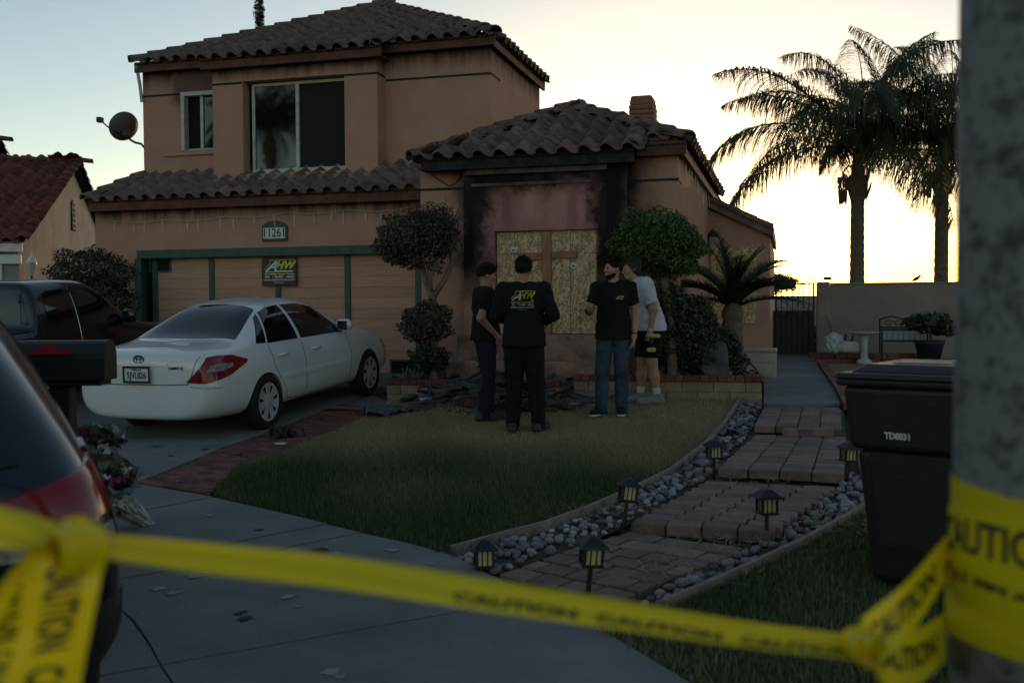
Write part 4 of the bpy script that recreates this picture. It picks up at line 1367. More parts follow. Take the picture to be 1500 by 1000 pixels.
pb = px(1255, 470, 25.5); pb.z = .35
palm('tall feathery palm behind the garden wall, full drooping crown nearest the gate', pb, px(1252, 258, 25.5).z, 4, .17, 1.12, az0=.4)
pb = px(1378, 470, 26.5); pb.z = .35
palm('tall feathery palm behind the garden wall, farther from the gate', pb, px(1386, 250, 26.5).z, 9, .17, 1.02, az0=1.7)
palm('street palm across the road, mirrored in the upstairs window', Vector((-27, -17, 0)), 10.5, 12, .22, 1.15)

# cycad
cy = px(1073, 452, 13.6); base = Vector((cy.x, cy.y, gz(cy.x, cy.y)))
t = thing('cycad', 'cycad with stiff arching fronds on a stout scaly trunk in the brick bed', 'cycad', base)
h = cy.z - base.z
prof = [(.13 + (.02 if i % 2 else 0), h * i / 14) for i in range(15)] + [(.08, h + .08)]
MB().lathe(prof, (0, 0, 0), 14).build('trunk', M['bark'], t)
CF = [frond_mesh('frond', 1.12, math.radians(e), math.radians(dr), 300 + i, M['palm_leaf'], 64, .21, .013, .1, .06) for i, (e, dr) in enumerate(((80, 45), (62, 62), (42, 62), (20, 50)))]
rr = random.Random(8)
for i in range(60):
    o = put(CF[(0, 1, 1, 2, 2, 2, 3)[i % 7]], 'frond', t)
    o.matrix_local = Matrix.Translation((0, 0, h + .03)) @ Matrix.Rotation(i * 2.39996 + rr.uniform(-.15, .15), 4, 'Z') @ Matrix.Rotation(rr.uniform(-.2, .2), 4, 'X') @ Matrix.Scale(rr.uniform(.75, 1.05), 4)
# ------------------------------------------------------------------ brick beds in front of the house
def planter(label, a, b, depth, seed, ret=False):
    """low wall of tan blocks with a soldier course of red bricks, from plan point a to b"""
    a, b = Vector(a), Vector(b)
    d = (b - a); Ln = d.length; d /= Ln; s = Vector((-d.y, d.x))
    rnd = random.Random(seed)
    z0 = min(gz(*a), gz(*b)) - .02
    H1, cap = .245, .065
    t = thing('brick_planter', label, 'planter', (a.x, a.y, z0))
    obs = []
    core = MB().prism([Vector((*(a + s * .02 + d * .02), z0)), Vector((*(b + s * .02 - d * .02), z0)), Vector((*(b + s * .18 - d * .02), z0)), Vector((*(a + s * .18 + d * .02), z0))], (0, 0, H1 - .01))
    obs.append(core.build('core', M['mortar']))
    e = [(a, d, s, Ln)] + ([(b, s, -d, depth)] if ret else [])
    for (o0, dd, ss, ll) in e:
        n = max(1, round(ll / .4))
        for r in range(2):
            k = -.5 * (r % 2)
            while k < n:
                q0, q1 = max(0, k), min(n, k + 1)
                if q1 - q0 > .2:
                    p0 = o0 + dd * (ll * q0 / n + .006); p1 = o0 + dd * (ll * q1 / n - .006)
                    h0 = z0 + r * H1 / 2 + .004; h1 = z0 + (r + 1) * H1 / 2 - .004
                    pr = rnd.uniform(-.004, .004)
                    A, B = p0 - ss * pr, p1 - ss * pr
                    m_ = MB().prism([Vector((*A, h0)), Vector((*B, h0)), Vector((*(B + ss * .17), h0)), Vector((*(A + ss * .17), h0))], (0, 0, h1 - h0))
                    obs.append(m_.build('block', M['block_tan']))
                k += 1
        n = max(1, round(ll / .105))
        for k in range(n):
            p0 = o0 + dd * (ll * k / n + .004) - ss * (.025 + rnd.uniform(-.004, .004)); p1 = o0 + dd * (ll * (k + 1) / n - .004) - ss * (.025 + rnd.uniform(-.004, .004))
            z = z0 + H1 + .002 + rnd.uniform(0, .004)
            m_ = MB().prism([Vector((*p0, z)), Vector((*p1, z)), Vector((*(p1 + ss * .22), z)), Vector((*(p0 + ss * .22), z))], (0, 0, cap))
            obs.append(m_.build('cap_brick', M['brick_red']))
    soil = MB().prism([Vector((*(a + s * .19), z0)), Vector((*(b + s * .19 - d * .2), z0)), Vector((*(b + s * depth - d * .2), z0)), Vector((*(a + s * depth), z0))], (0, 0, H1 - .03))
    obs.append(soil.build('soil_fill', M['soil']))
    world_to(t, *obs)
    return t


VPL = 11.95
pa, pb_ = pv(566, 560, VPL), pv(820, 560, VPL + .1)
pc, pd_ = pv(840, 560, VPL + .12), pv(1116, 560, VPL + .3)
planter('low brick-capped planter by the garage, half buried under burnt debris', (pa.x, pa.y), (pb_.x, pb_.y), .6, 1)
planter('long brick-capped planter bed with shrubs in front of the house corner', (pc.x, pc.y), (pd_.x, pd_.y), .75, 2, True)

# boulder in the bed
bm = bmesh.new(); bmesh.ops.create_icosphere(bm, subdivisions=4, radius=1)
rk = random.Random(2)
ph = [(rk.uniform(0, 6), rk.uniform(2, 5), Vector((rk.gauss(0, 1), rk.gauss(0, 1), rk.gauss(0, 1))).normalized()) for _ in range(9)]
for v in bm.verts:
    n = v.co.normalized()
    k = 1 + sum(.07 * math.sin(f * n.dot(ax) * 2 + p0) for p0, f, ax in ph)
    v.co = Vector((n.x * .27, n.y * .22, n.z * .30)) * k
me = bpy.data.meshes.new('boulder'); bm.to_mesh(me); bm.free()
M['rock'] = mat('grey_rock', (.10, .10, .105), .9, (.05, .05, .052), 6, 8, .6, 25); me.materials.append(M['rock'])
c = px(1042, 534, 12.5)
tag(put(me, 'boulder', loc=c), 'dark grey boulder in the brick bed beneath the cycad', 'boulder')

# ------------------------------------------------------------------ gate, garden wall, things by the wall
VW = 22.5
gl, gr, gt, gb = pv(1129, 470, VW).x, pv(1193, 470, VW).x, pv(1160, 414, VW).z, pv(1160, 522, VW).z
gate = thing('iron_gate', 'black wrought iron side gate with scroll top between house wing and wall', 'gate', ((gl + gr) / 2, VW, gb))
obs = []
def bar(a, b, r=.012, nm='bar'):
    obs.append(MB().tube([a, b], r, 6).build(nm, M['black_metal']))
for x in (gl, gr - .04): obs.append(MB().box((x, VW - .02, gb), (x + .04, VW + .02, gt)).build('frame_post', M['black_metal']))
for z in (gb + .05, gt - .04, gb + .95): obs.append(MB().box((gl + .041, VW - .016, z), (gr - .041, VW + .016, z + .035)).build('frame_rail', M['black_metal']))
n = 8
for i in range(1, n):
    x = gl + (gr - gl) * i / n
    bar((x, VW - .022, gb + .06), (x, VW - .022, gt - .02))
def scroll(cx, cz, r, a0, turns, v=VW - .03, rad=.009, w=1.0):
    pts = []
    for i in range(26):
        q = i / 25; a = a0 + turns * 6.283 * q; rr_ = r * (1 - .75 * q)
        pts.append((cx + rr_ * math.cos(a) * w, v, cz + rr_ * math.sin(a)))
    obs.append(MB().tube(pts, rad, 5).build('scroll', M['black_metal']))
for sx in (-1, 1):
    scroll((gl + gr) / 2 + sx * .24, gt + .02, .17, 0 if sx > 0 else math.pi, .9 * (1 if sx > 0 else -1), w=1.4)
    scroll((gl + gr) / 2 + sx * .22, gb + 1.0, .20, math.pi / 2, 1.2 * sx)
scroll((gl + gr) / 2, gb + .75, .22, 0, .5)
M['mesh_screen'] = mat('gate_screen', (.012, .018, .02), .6)
obs.append(MB().box((gl + .04, VW + .012, gb + .06), (gr - .04, VW + .016, gb + 1.0)).build('screen_panel', M['mesh_screen']))
world_to(gate, *obs)

cl, cr = pv(1196, 470, VW).x, pv(1215, 470, VW).x
t = thing('gate_pillar', 'square stucco gate pillar with a ragged cap beside the iron gate', 'pillar', ((cl + cr) / 2, VW, .3))
o1 = MB().cbox((cl, VW - .18, .25), (cr, VW + .2, pv(1205, 413, VW).z), .02).build('shaft', M['stucco_grey'])
b = MB(); rr = random.Random(4); cz = pv(1205, 411, VW).z
for i in range(7):
    b.cbox((cl + .08 + rr.uniform(0, .2), VW - .15 + rr.uniform(0, .2), cz + .012), (cl + .2 + rr.uniform(0, .12), VW + rr.uniform(0, .1), cz + .03 + rr.uniform(0, .06)), .01)
o2 = b.build('cap_stone', M['rock'])
world_to(t, o1, o2)
wt = pv(1300, 417, VW).z
t = thing('garden_wall', 'long tan stucco garden wall running right from the gate pillar', 'wall', (cr, VW, .3))
o1 = MB().box((cr + .003, VW - .08, .1), (14, VW + .1, wt)).build('wall_panel', M['stucco_grey'])
o2 = MB().cbox((cr + .004, VW - .10, wt + .001), (14, VW + .12, wt + .05), .015).build('coping', M['stucco_grey'])
world_to(t, o1, o2)
t = thing('garden_wall', 'backyard boundary wall far beyond the iron gate', 'wall', (0, 36, .3))
o1 = MB().box((-14, 36, .1), (16, 36.2, 1.75)).build('wall_panel', M['stucco_pale'])
o2 = MB().cbox((-14, 35.97, 1.751), (16, 36.23, 1.8), .015).build('coping', M['stucco_grey'])
world_to(t, o1, o2)

# bird on the wall
p = pv(1341, 413, VW)
b = MB(); b.tube([(p.x - .07, VW, wt + .07), (p.x - .02, VW, wt + .10), (p.x + .04, VW, wt + .135), (p.x + .07, VW, wt + .16)], [.012, .035, .04, .022], 8)
b.tube([(p.x + .06, VW, wt + .15), (p.x + .085, VW, wt + .185), (p.x + .12, VW, wt + .18)], [.024, .026, .004], 8)
b.tube([(p.x, VW, wt + .05), (p.x, VW, wt + .09)], .006, 4)
tag(b.build('bird', M['char'], smooth=True), 'small dark bird perched on the garden wall', 'bird')

# raised brick ledge with clutter
VL = 20.3
la, lb_ = pv(1194, 522, VL), pv(1250, 522, VL)
t = thing('brick_ledge', 'short dark brick ledge at the foot of the gate pillar', 'ledge', (la.x, VL, gz(la.x, VL)))
zt_ = pv(1220, 516, VL).z
obs = []
for r in range(2):
    for k in range(9):
        x0 = la.x + k * .24 - (.12 if r else 0)
        obs.append(MB().cbox((x0, VL + .002 * (k % 2), gz(la.x, VL) - .03 + r * .11), (x0 + .232, VL + .42, gz(la.x, VL) + .075 + r * .11), .008).build('brick', M['brick_red']))
world_to(t, *obs)
zl_ = gz(la.x, VL) + .19
# bird bath, plastic bag, white bucket, rake
q = pv(1266, 515, 20.0); g0 = gz(q.x, 20.0)
M['pale_stone'] = mat('pale_stone', (.50, .52, .52), .8, (.36, .38, .38), 9)
t = thing('bird_bath', 'pale stone bird bath on a pedestal by the garden wall', 'bird bath', (q.x, 20.0, g0))
hh = pv(1266, 486, 20.0).z - g0
MB().lathe([(.15, 0), (.15, .05), (.07, .12), (.06, hh * .5), (.08, hh - .12), (.1, hh - .07)], (0, 0, 0), 18).build('pedestal', M['pale_stone'], t, True)
MB().lathe([(.06, hh - .07), (.22, hh - .04), (.30, hh), (.28, hh), (.15, hh - .03)], (0, 0, 0), 20).build('bowl', M['pale_stone'], t, True)
q = pv(1238, 512, 20.1)
M['bucket'] = mat('white_plastic', (.62, .66, .66), .5)
t = thing('plastic_jug', 'white plastic jug with dark handles on the brick ledge', 'jug', (q.x + .1, 20.5, zl_))
MB().cbox((-.17, -.12, 0), (.17, .12, .22), .05).build('body', M['bucket'], t, True)
MB().tube([(-.1, 0, .2), (-.06, 0, .36)], .02, 6).build('handle', M['black_plastic'], t); MB().tube([(.03, 0, .2), (.07, 0, .34)], .02, 6).build('handle', M['black_plastic'], t)
bm = bmesh.new(); bmesh.ops.create_icosphere(bm, subdivisions=3, radius=1)
rk = random.Random(6)
for v in bm.verts: v.co = Vector((v.co.x * .19, v.co.y * .14, v.co.z * .21)) * (1 + rk.uniform(-.14, .14))
me = bpy.data.meshes.new('plastic_bag'); bm.to_mesh(me); bm.free(); M['bag'] = mat('thin_plastic', (.55, .60, .62), .35, (.35, .42, .45), 14, 5, .3, 20); me.materials.append(M['bag'])
q = pv(1222, 503, 20.4)
tag(put(me, 'plastic_bag', loc=(q.x, 20.45, zl_ + .18)), 'crumpled pale plastic bag on the brick ledge beside the pillar', 'bag')
a_, b_ = pv(1210, 462, VW - .22), pv(1229, 500, 20.9)
tag(MB().tube([a_, (b_.x, 20.95, zl_ + .02)], .014, 6).build('rake_handle', M['bark']), 'thin wooden rake handle leaning on the garden wall', 'rake')

# garden bench
bx0, bx1 = pv(1289, 480, 20.6).x, pv(1359, 480, 20.6).x
g0 = gz(bx0, 20.6); zt_ = pv(1320, 467, 20.6).z
t = thing('garden_bench', 'black iron garden bench with scrolled back and pale slats by the wall', 'bench', ((bx0 + bx1) / 2, 20.6, g0))
W = (bx1 - bx0) / 2; Ht = zt_ - g0
obs = []
for s in (-1, 1):
    MB().tube([(s * W, 0, 0), (s * W, .02, .42), (s * W, .06, Ht)], .018, 6).build('leg', M['black_metal'], t)
    MB().tube([(s * W, -.45, 0), (s * W, -.45, .6), (s * W, -.1, .66), (s * W, .03, .62)], .018, 6).build('armrest', M['black_metal'], t)
MB().tube([(-W, .06, Ht), (-W * .5, .06, Ht + .05), (0, .06, Ht), (W * .5, .06, Ht + .05), (W, .06, Ht)], .016, 6).build('top_rail', M['black_metal'], t)
MB().tube([(-W, .05, Ht - .16), (W, .05, Ht - .16)], .014, 6).build('back_rail', M['black_metal'], t)
for cx in (-W * .6, -W * .2, W * .2, W * .6):
    pts = [(cx + .11 * math.cos(a * .35) * (1 - a * .035), .055, Ht - .08 + .065 * math.sin(a * .35) * (1 - a * .035)) for a in range(22)]
    MB().tube(pts, .008, 5).build('scroll', M['black_metal'], t)
MB().box((-W + .02, .045, .62), (W - .02, .06, Ht - .18)).build('back_panel', mat('bench_mesh', (.05, .05, .055), .8), t)
for i in range(8):
    x = -W + .03 + (2 * W - .06) * i / 8
    MB().cbox((x + .012, .02, .40), (x + (2 * W - .06) / 8 - .012, .05, .60), .008).build('back_slat', mat('pale_slat', (.33, .42, .42), .7) if i == 0 else bpy.data.materials['pale_slat'], t)
for i in range(4): MB().cbox((-W + .02, -.42 + i * .11, .42), (W - .02, -.33 + i * .11, .445), .006).build('seat_slat', M['black_metal'], t)
# potted plant
q = pv(1352, 502, 20.0); g0 = gz(q.x, 19.9)
t = thing('potted_plant', 'leafy plant in a dark pot in front of the iron bench', 'potted plant', (q.x + .1, 19.9, g0))
MB().lathe([(.17, 0), (.25, .38), (.27, .40), (.27, .46), (.24, .46)], (0, 0, 0), 18).build('pot', mat('dark_pot', (.012, .014, .03), .5), t, True)
MB().tube([(0, 0, .4), (.02, 0, .75)], .02, 6).build('stem', M['bark'], t)
put(leaf_mesh('foliage', [((0, 0, .78), (.45, .4, .20)), ((.25, 0, .68), (.3, .3, .15))], 1500, .06, M['leaf_dark'], 5, .3), 'foliage', t)

# beige storage box by the walk, hose coil
q = pg(1113, 553); bxw = R3(24, 15.2)
t = thing('storage_box', 'beige panelled storage box beside the concrete walk', 'box', (q.x, q.y, q.z), 0)
M['beige'] = mat('beige_plastic', (.42, .40, .35), .6, (.35, .33, .29), 5)
hb = R3(44, 15.2)
MB().cbox((-bxw, -.22, .02), (bxw, .22, hb - .05), .012).build('body', M['beige'], t)
MB().cbox((-bxw - .012, -.235, hb - .048), (bxw + .012, .235, hb), .012).build('lid', M['beige'], t)
for z in (.06, .25): MB().cbox((-bxw + .05, -.232, z), (bxw - .05, -.2205, z + .15), .008).build('panel', M['beige'], t)
c = Vector((pd_.x - .12, pd_.y + .12, gz(pd_.x, pd_.y) + .30))
pts = [c + Vector((-.28 + .018 * i, .01 * math.sin(i), .05 + .045 * math.sin(i * .28))) for i in range(14)] + [c + Vector((0 + .07 * math.sin(a * .5), .02 * math.cos(a), .09 + .07 * math.cos(a * .5 + 2))) for a in range(12)]
tag(MB().tube(pts, .012, 6).build('garden_hose', M['black_plastic'], smooth=True), 'short loop of black garden hose on the planter corner', 'hose')
# wall lantern on the wing corner
q = pv(1043, 358, VR - .2)
t = thing('wall_lantern', 'glass wall lantern on the house wing above the cycad', 'lantern', (q.x, VR - .18, q.z - .18))
MB().tube([(0, .18, .1), (0, .06, .02), (0, 0, .06)], .014, 6).build('bracket', M['black_metal'], t)
MB().lathe([(.045, .08), (.085, .30), (.085, .31)], (0, 0, 0), 6).build('glass_body', mat('lantern_glass', (.25, .26, .26), .2), t)
MB().lathe([(.10, .31), (.05, .40), (.012, .43), (.012, .47)], (0, 0, 0), 6).build('lantern_cap', M['black_metal'], t)
# ------------------------------------------------------------------ neighbouring house
O = px(28, 400, 19.0)
nb = thing('neighbour_house', 'pale stucco neighbouring house with red tile roofs and arched attic vent', 'house', (O.x, O.y, .3), math.radians(27))
NT = RoofTiles(tile_mesh(M['tile_red']), cap_mesh(M['tile_red']))
zr = .3
ez, rz_, dep = 2.45, 4.50, 9.0


def gable_block(x0, x1, y0, y1, ze, zrid, seed, tiles=True, right_wall=True):
    yc = (y0 + y1) / 2
    b = MB()
    b.add([(x1, y0, -.3), (x1, y1, -.3), (x1, y1, ze), (x1, yc, zrid), (x1, y0, ze)], [(0, 1, 2, 3, 4)])
    b.add([(x0, y0, -.3), (x1, y0, -.3), (x1, y0, ze), (x0, y0, ze)], [(0, 1, 2, 3)])
    b.add([(x0, y1, -.3), (x1, y1, -.3), (x1, y1, ze), (x0, y1, ze)], [(3, 2, 1, 0)])
    b.add([(x0, y0, -.3), (x0, y1, -.3), (x0, y1, ze), (x0, yc, zrid), (x0, y0, ze)], [(4, 3, 2, 1, 0)])
    b.build('wall', M['stucco_pale'], nb)
    pt = (zrid - ze) / (yc - y0)
    ov = .22
    r = MB()
    e0 = Vector((x0 - .1, y0 - ov, ze - ov * pt + .06)); e1 = Vector((x1 + .14, y0 - ov, e0.z)); r0 = Vector((x0 - .1, yc, zrid + .06)); r1 = Vector((x1 + .14, yc, zrid + .06))
    f0 = Vector((x0 - .1, y1 + ov, e0.z)); f1 = Vector((x1 + .14, y1 + ov, e0.z))
    r.add([e0, e1, r1, r0], [(0, 1, 2, 3)]); r.add([r0, r1, f1, f0], [(0, 1, 2, 3)])
    ro = r.build('roof', M['roof_base'], nb)
    sl_ = math.sqrt(1 + pt * pt); Lr = (yc - y0 + ov) * sl_
    W = x1 - x0 + .24
    keep = 5.5
    NT.face(ro, e1 - Vector((keep, 0, 0)), (1, 0, 0), Vector((0, 1, pt)).normalized(), [(0, 0), (keep, 0), (keep, Lr), (0, Lr)], seed=seed)
    NT.face(ro, f1, (-1, 0, 0), Vector((0, -1, pt)).normalized(), [(0, 0), (.6, 0), (.6, Lr), (0, Lr)], seed=seed + 1)
    NT.hip(ro, r1 - Vector((5.5, 0, 0)), r1, seed=seed + 2)
    d1 = Vector((0, 1, pt)).normalized()
    NT.hip(ro, e1 + Vector((-.02, 0, .02)), r1 + Vector((-.02, 0, .0)), lift=.03, seed=seed + 3)
    NT.hip(ro, f1 + Vector((-.02, 0, .02)), r1 + Vector((-.02, 0, .0)), lift=.03, seed=seed + 4)
    MB().box((x0, y0 - ov + .02, e0.z - .16), (x1 + .12, y0 - ov + .06, e0.z + .02)).build('fascia', M['white'], nb)
    return yc


gable_block(-10, 0, 0, dep, ez, rz_, 30)
gable_block(-12, -1.9, .9, dep - .9 + 1.2, ez + .55, rz_ + .55, 40)
gable_block(-16, -6.2, 6.5, 14.5, 5.0, 6.9, 50)


def attic_vent(xw, yc, z, w, h, arch=True):
    v = MB()
    n = 10
    prof = [(-w, 0), (w, 0), (w, h)] + ([(w * math.cos(math.pi * i / n), h + w * math.sin(math.pi * i / n)) for i in range(1, n)] if arch else []) + [(-w, h)]
    v.prism([(xw + .006, yc + a, z + b) for a, b in prof], (.02, 0, 0))
    vo = v.build('attic_vent', M['dark'], nb)
    k = 6
    for i in range(k):
        zz = z + (h + (w if arch else 0)) * (i + .2) / k
        ww = w if zz - z < h else math.sqrt(max(.0004, w * w - (zz - z - h) ** 2))
        MB().box((xw + .027, yc - ww, zz), (xw + .045, yc + ww, zz + .05)).build('louvre', M['stucco_pale'], vo)


attic_vent(0, dep / 2, 3.0, .17, .55)
attic_vent(-6.2, 10.2, 5.2, .18, .7, False); attic_vent(-6.2, 10.8, 5.2, .18, .7, False)
# garage front and porch lamp of that house
MB().cbox((-3.0, -.06, -.3), (-.55, -.002, 2.0), .01).build('garage_door', M['white'], nb)
for z in (.3, .85, 1.4): MB().box((-2.9, -.075, z), (-.65, -.061, z + .03)).build('door_rail', M['alu'], nb)
MB().cbox((-3.4, -.12, 2.02), (.06, -.003, 2.2), .01).build('door_header', M['white'], nb)
MB().cbox((-.5, -.08, -.3), (-.28, -.003, 2.019), .01).build('door_jamb', M['white'], nb)
NT.finish()
lp = px(46, 388, 18.6)
t = thing('wall_lantern', 'white coach lantern on the neighbouring house wall above the pickup', 'lantern', (lp.x, lp.y, lp.z - .2))
MB().lathe([(.05, 0), (.10, .22), (.10, .24)], (0, 0, 0), 6).build('glass_body', mat('lantern_pane', (.45, .46, .44), .2), t)
MB().lathe([(.12, .24), (.05, .34), (.015, .38), (.015, .44)], (0, 0, 0), 6).build('lantern_cap', M['white'], t)
MB().tube([(0, 0, .02), (0, 0, -.25)], .02, 6).build('bracket', M['black_metal'], t)


# ------------------------------------------------------------------ lettering
def text_mesh(txt, size, m, depth=.002, bold=0.0, shear=0.0, align='CENTER', squeeze=1.0):
    cu = bpy.data.curves.new('lettering', 'FONT')
    cu.body = txt; cu.size = size; cu.extrude = depth; cu.offset = bold; cu.shear = shear; cu.align_x = align; cu.align_y = 'CENTER'; cu.resolution_u = 3
    o = bpy.data.objects.new('lettering', cu); col.objects.link(o)
    dg = bpy.context.evaluated_depsgraph_get()
    me = bpy.data.meshes.new_from_object(o.evaluated_get(dg))
    bpy.data.objects.remove(o); bpy.data.curves.remove(cu)
    me.materials.clear(); me.materials.append(m)
    if squeeze != 1.0:
        for v in me.vertices: v.co.x *= squeeze
    return me


def frame_M(origin, xdir, up):                            # text lies in the plane of xdir and up, facing their normal
    x = Vector(xdir).normalized(); z = x.cross(Vector(up)).normalized(); y = z.cross(x)
    Mx = Matrix.Identity(4)
    for k, vec in enumerate((x, y, z)):
        for q in range(3): Mx[q][k] = vec[q]
    Mx.translation = origin
    return Mx


# ------------------------------------------------------------------ vehicles: lofted bodies with fitted panels
def car_shell(stations, wells, wr, m, well_depth=.32):
    """stations: (y, z0, ws, wm, zm, wb, zb, wt, zt, crown); wheel wells cut out"""
    b = MB(); rows = []
    for (y, z0, ws, wm, zm, wb, zb, wt, zt, cr) in stations:
        h = [(0, z0), (ws * .75, z0), (ws, z0 + .07), (wm, zm - .12), (wm, zm + .08), (wb, zb), (wt, zt), (wt * .55, zt + cr * .8), (0, zt + cr)]
        ring = [(x, y, z) for x, z in h] + [(-x, y, z) for x, z in h[-2:0:-1]]
        rows.append(ring)
    b.grid(rows, closed=True)
    n = len(rows[0])
    b.add(rows[0], [tuple(range(n))]); b.add(rows[-1], [tuple(range(n - 1, -1, -1))])
    me = b.mesh('shell', m, True)
    bm = bmesh.new(); bm.from_mesh(me); bmesh.ops.remove_doubles(bm, verts=bm.verts, dist=1e-5)
    bmesh.ops.recalc_face_normals(bm, faces=bm.faces); bm.to_mesh(me); bm.free()
    o = bpy.data.objects.new('shell', me); col.objects.link(o)
    sb = o.modifiers.new('s', 'SUBSURF'); sb.levels = sb.render_levels = 3
    cuts = []
    for (yw, xw) in wells:
        for s in (-1, 1):
            c = MB().lathe([(wr, 0), (wr, well_depth + .3)], (0, 0, 0), 40)
            cm = c.mesh('cut', m)
            co = bpy.data.objects.new('cut', cm); col.objects.link(co)
            co.matrix_world = Matrix.Translation((s * (xw - well_depth), yw, .30)) @ Matrix.Rotation(math.pi / 2 * s, 4, 'Y')
            cuts.append(co)
            md = o.modifiers.new('b', 'BOOLEAN'); md.object = co; md.operation = 'DIFFERENCE'; md.solver = 'EXACT'
    bpy.context.view_layer.update()
    dg = bpy.context.evaluated_depsgraph_get()
    res = bpy.data.meshes.new_from_object(o.evaluated_get(dg))
    for c in cuts: bpy.data.objects.remove(c)
    bpy.data.objects.remove(o)
    res.materials.clear(); res.materials.append(m)
    res.polygons.foreach_set('material_index', [0] * len(res.polygons))
    res.polygons.foreach_set('use_smooth', [True] * len(res.polygons))
    try: res.set_sharp_from_angle(angle=math.radians(40))
    except Exception: pass
    tree = BVHTree.FromPolygons([v.co.copy() for v in res.vertices], [tuple(p.vertices) for p in res.polygons])
    return res, tree


def hit(tree, p, d, off):
    d = Vector(d).normalized()
    h = tree.ray_cast(Vector(p) - d * 6, d)
    if h[0] is None: return Vector(p)
    n = h[1] if h[1].dot(d) < 0 else -h[1]
    return h[0] + n * off


def fit_patch(tree, lower, upper, to3, d, m, name, parent, off=.004, nt=8, ns=14):
    """panel between two edge curves (2-D), laid on the shell along direction d"""
    def res(c, s):
        f = s * (len(c) - 1); i = min(int(f), len(c) - 2); t = f - i
        return (c[i][0] + (c[i + 1][0] - c[i][0]) * t, c[i][1] + (c[i + 1][1] - c[i][1]) * t)
    rows = []
    for j in range(nt + 1):
        r = []
        for i in range(ns + 1):
            a, b = res(lower, i / ns), res(upper, i / ns)
            q = (a[0] + (b[0] - a[0]) * j / nt, a[1] + (b[1] - a[1]) * j / nt)
            r.append(hit(tree, to3(*q), d, off))
        rows.append(r)
    b = MB().grid(rows)
    rim = rows[0] + [r[-1] for r in rows[1:]] + rows[-1][-2::-1] + [r[0] for r in rows[-2:0:-1]]
    dn = Vector(d).normalized() * (off + .012)
    k = len(rim)
    b.add(rim + [p + dn for p in rim], [(i, (i + 1) % k, k + (i + 1) % k, k + i) for i in range(k)])
    return b.build(name, m, parent, True)


def seam(tree, pts, to3, d, m, name, parent, r=.004, off=.0, sub=8):
    P = []
    for a, b in zip(pts, pts[1:]):
        for i in range(sub): P.append(hit(tree, to3(a[0] + (b[0] - a[0]) * i / sub, a[1] + (b[1] - a[1]) * i / sub), d, off))
    P.append(hit(tree, to3(*pts[-1]), d, off))
    return MB().tube(P, r, 5).build(name, m, parent)


M['tyre'] = mat('tyre_rubber', (.012, .012, .012), .85)
M['hub'] = mat('silver_hubcap', (.55, .57, .60), .4, metal=.3)
M['seam'] = mat('panel_gap', (.02, .02, .022), .8)
M['chrome'] = mat('chrome', (.6, .62, .64), .15, metal=.9)
M['lens_red'] = mat('red_lens', (.20, .006, .012), .15, coat=.25)
M['lens_clear'] = mat('clear_lens', (.34, .33, .32), .2, (.16, .15, .15), 30, coat=.25)
M['lens_amber'] = mat('amber_lens', (.10, .035, .015), .2, (.05, .02, .015), 30, coat=.25)
M['car_glass'] = mat('tinted_glass', (.006, .007, .009), .04, spec=.8)


def wheel(parent, x, y, r, w=.2, side=1, spokes=7):
    t = bpy.data.objects.new('wheel', None); link(t, parent)
    t.empty_display_size = .1
    Mx = Matrix.Translation((x, y, r)) @ Matrix.Rotation(side * math.pi / 2, 4, 'Y')
    prof = [(r * .70, -w / 2), (r * .93, -w / 2), (r, -w * .36), (r, w * .36), (r * .93, w / 2), (r * .70, w / 2), (r * .69, w * .42)]
    MB().lathe(prof, (0, 0, 0), 32).build('tyre', M['tyre'], t, True)
    b = MB().lathe([(r * .70, -w * .1), (r * .70, w * .46), (r * .67, w * .475), (r * .62, w * .43), (r * .2, w * .45), (r * .15, w * .47), (.001, w * .48)], (0, 0, 0), 32)
    b.build('hubcap', M['hub'], t, True)
    for i in range(spokes):
        a = 2 * math.pi * i / spokes
        q = [(r * .30, .02), (r * .50, .13), (r * .60, .10), (r * .60, -.10), (r * .50, -.13), (r * .30, -.02)]
        pts = []
        for rr_, da in q: pts.append((rr_ * math.cos(a + da * 1.1), rr_ * math.sin(a + da * 1.1), w * .452))
        MB().add(pts, [tuple(range(6))]).build('hub_slot', M['tyre'], t)
    t.matrix_local = Mx
    return t


top_ = lambda x, y: (x, y, 1.0)
side_ = lambda y, z: (1.0, y, z)
lside_ = lambda y, z: (-1.0, y, z)
rear_ = lambda x, z: (x, 0.0, z)
DN, IN, OUTL, FW = (0, 0, -1), (-1, 0, 0), (1, 0, 0), (0, 1, 0)

# ---- white sedan
M['white_car'] = mat('white_car_paint', (.76, .78, .80), .25, (.70, .72, .74), 2.0, coat=.8)
ST = [(.00, .33, .60, .70, .60, .66, .84, .58, .90, .015), (.05, .27, .72, .80, .58, .76, .87, .68, .955, .02), (.18, .24, .78, .86, .57, .82, .90, .74, 1.00, .02), (.45, .22, .82, .885, .56, .85, .915, .76, 1.025, .02),
      (.80, .20, .83, .895, .56, .865, .925, .72, 1.05, .025), (1.10, .19, .84, .897, .56, .87, .935, .635, 1.20, .035), (1.45, .18, .84, .897, .56, .872, .945, .575, 1.37, .04), (1.80, .18, .84, .897, .56, .872, .95, .56, 1.43, .045),
      (2.30, .18, .84, .897, .56, .872, .95, .565, 1.445, .045), (2.75, .18, .84, .897, .56, .872, .945, .58, 1.40, .045), (3.10, .18, .84, .897, .56, .87, .935, .62, 1.24, .04), (3.50, .18, .84, .895, .56, .865, .925, .70, 1.03, .03),
      (3.80, .18, .83, .89, .56, .855, .90, .72, .965, .03), (4.25, .19, .81, .875, .55, .83, .84, .69, .90, .03), (4.60, .21, .74, .82, .53, .76, .73, .60, .79, .025), (4.78, .26, .62, .70, .50, .64, .62, .50, .66, .015), (4.81, .32, .5, .56, .48, .52, .56, .4, .58, .01)]
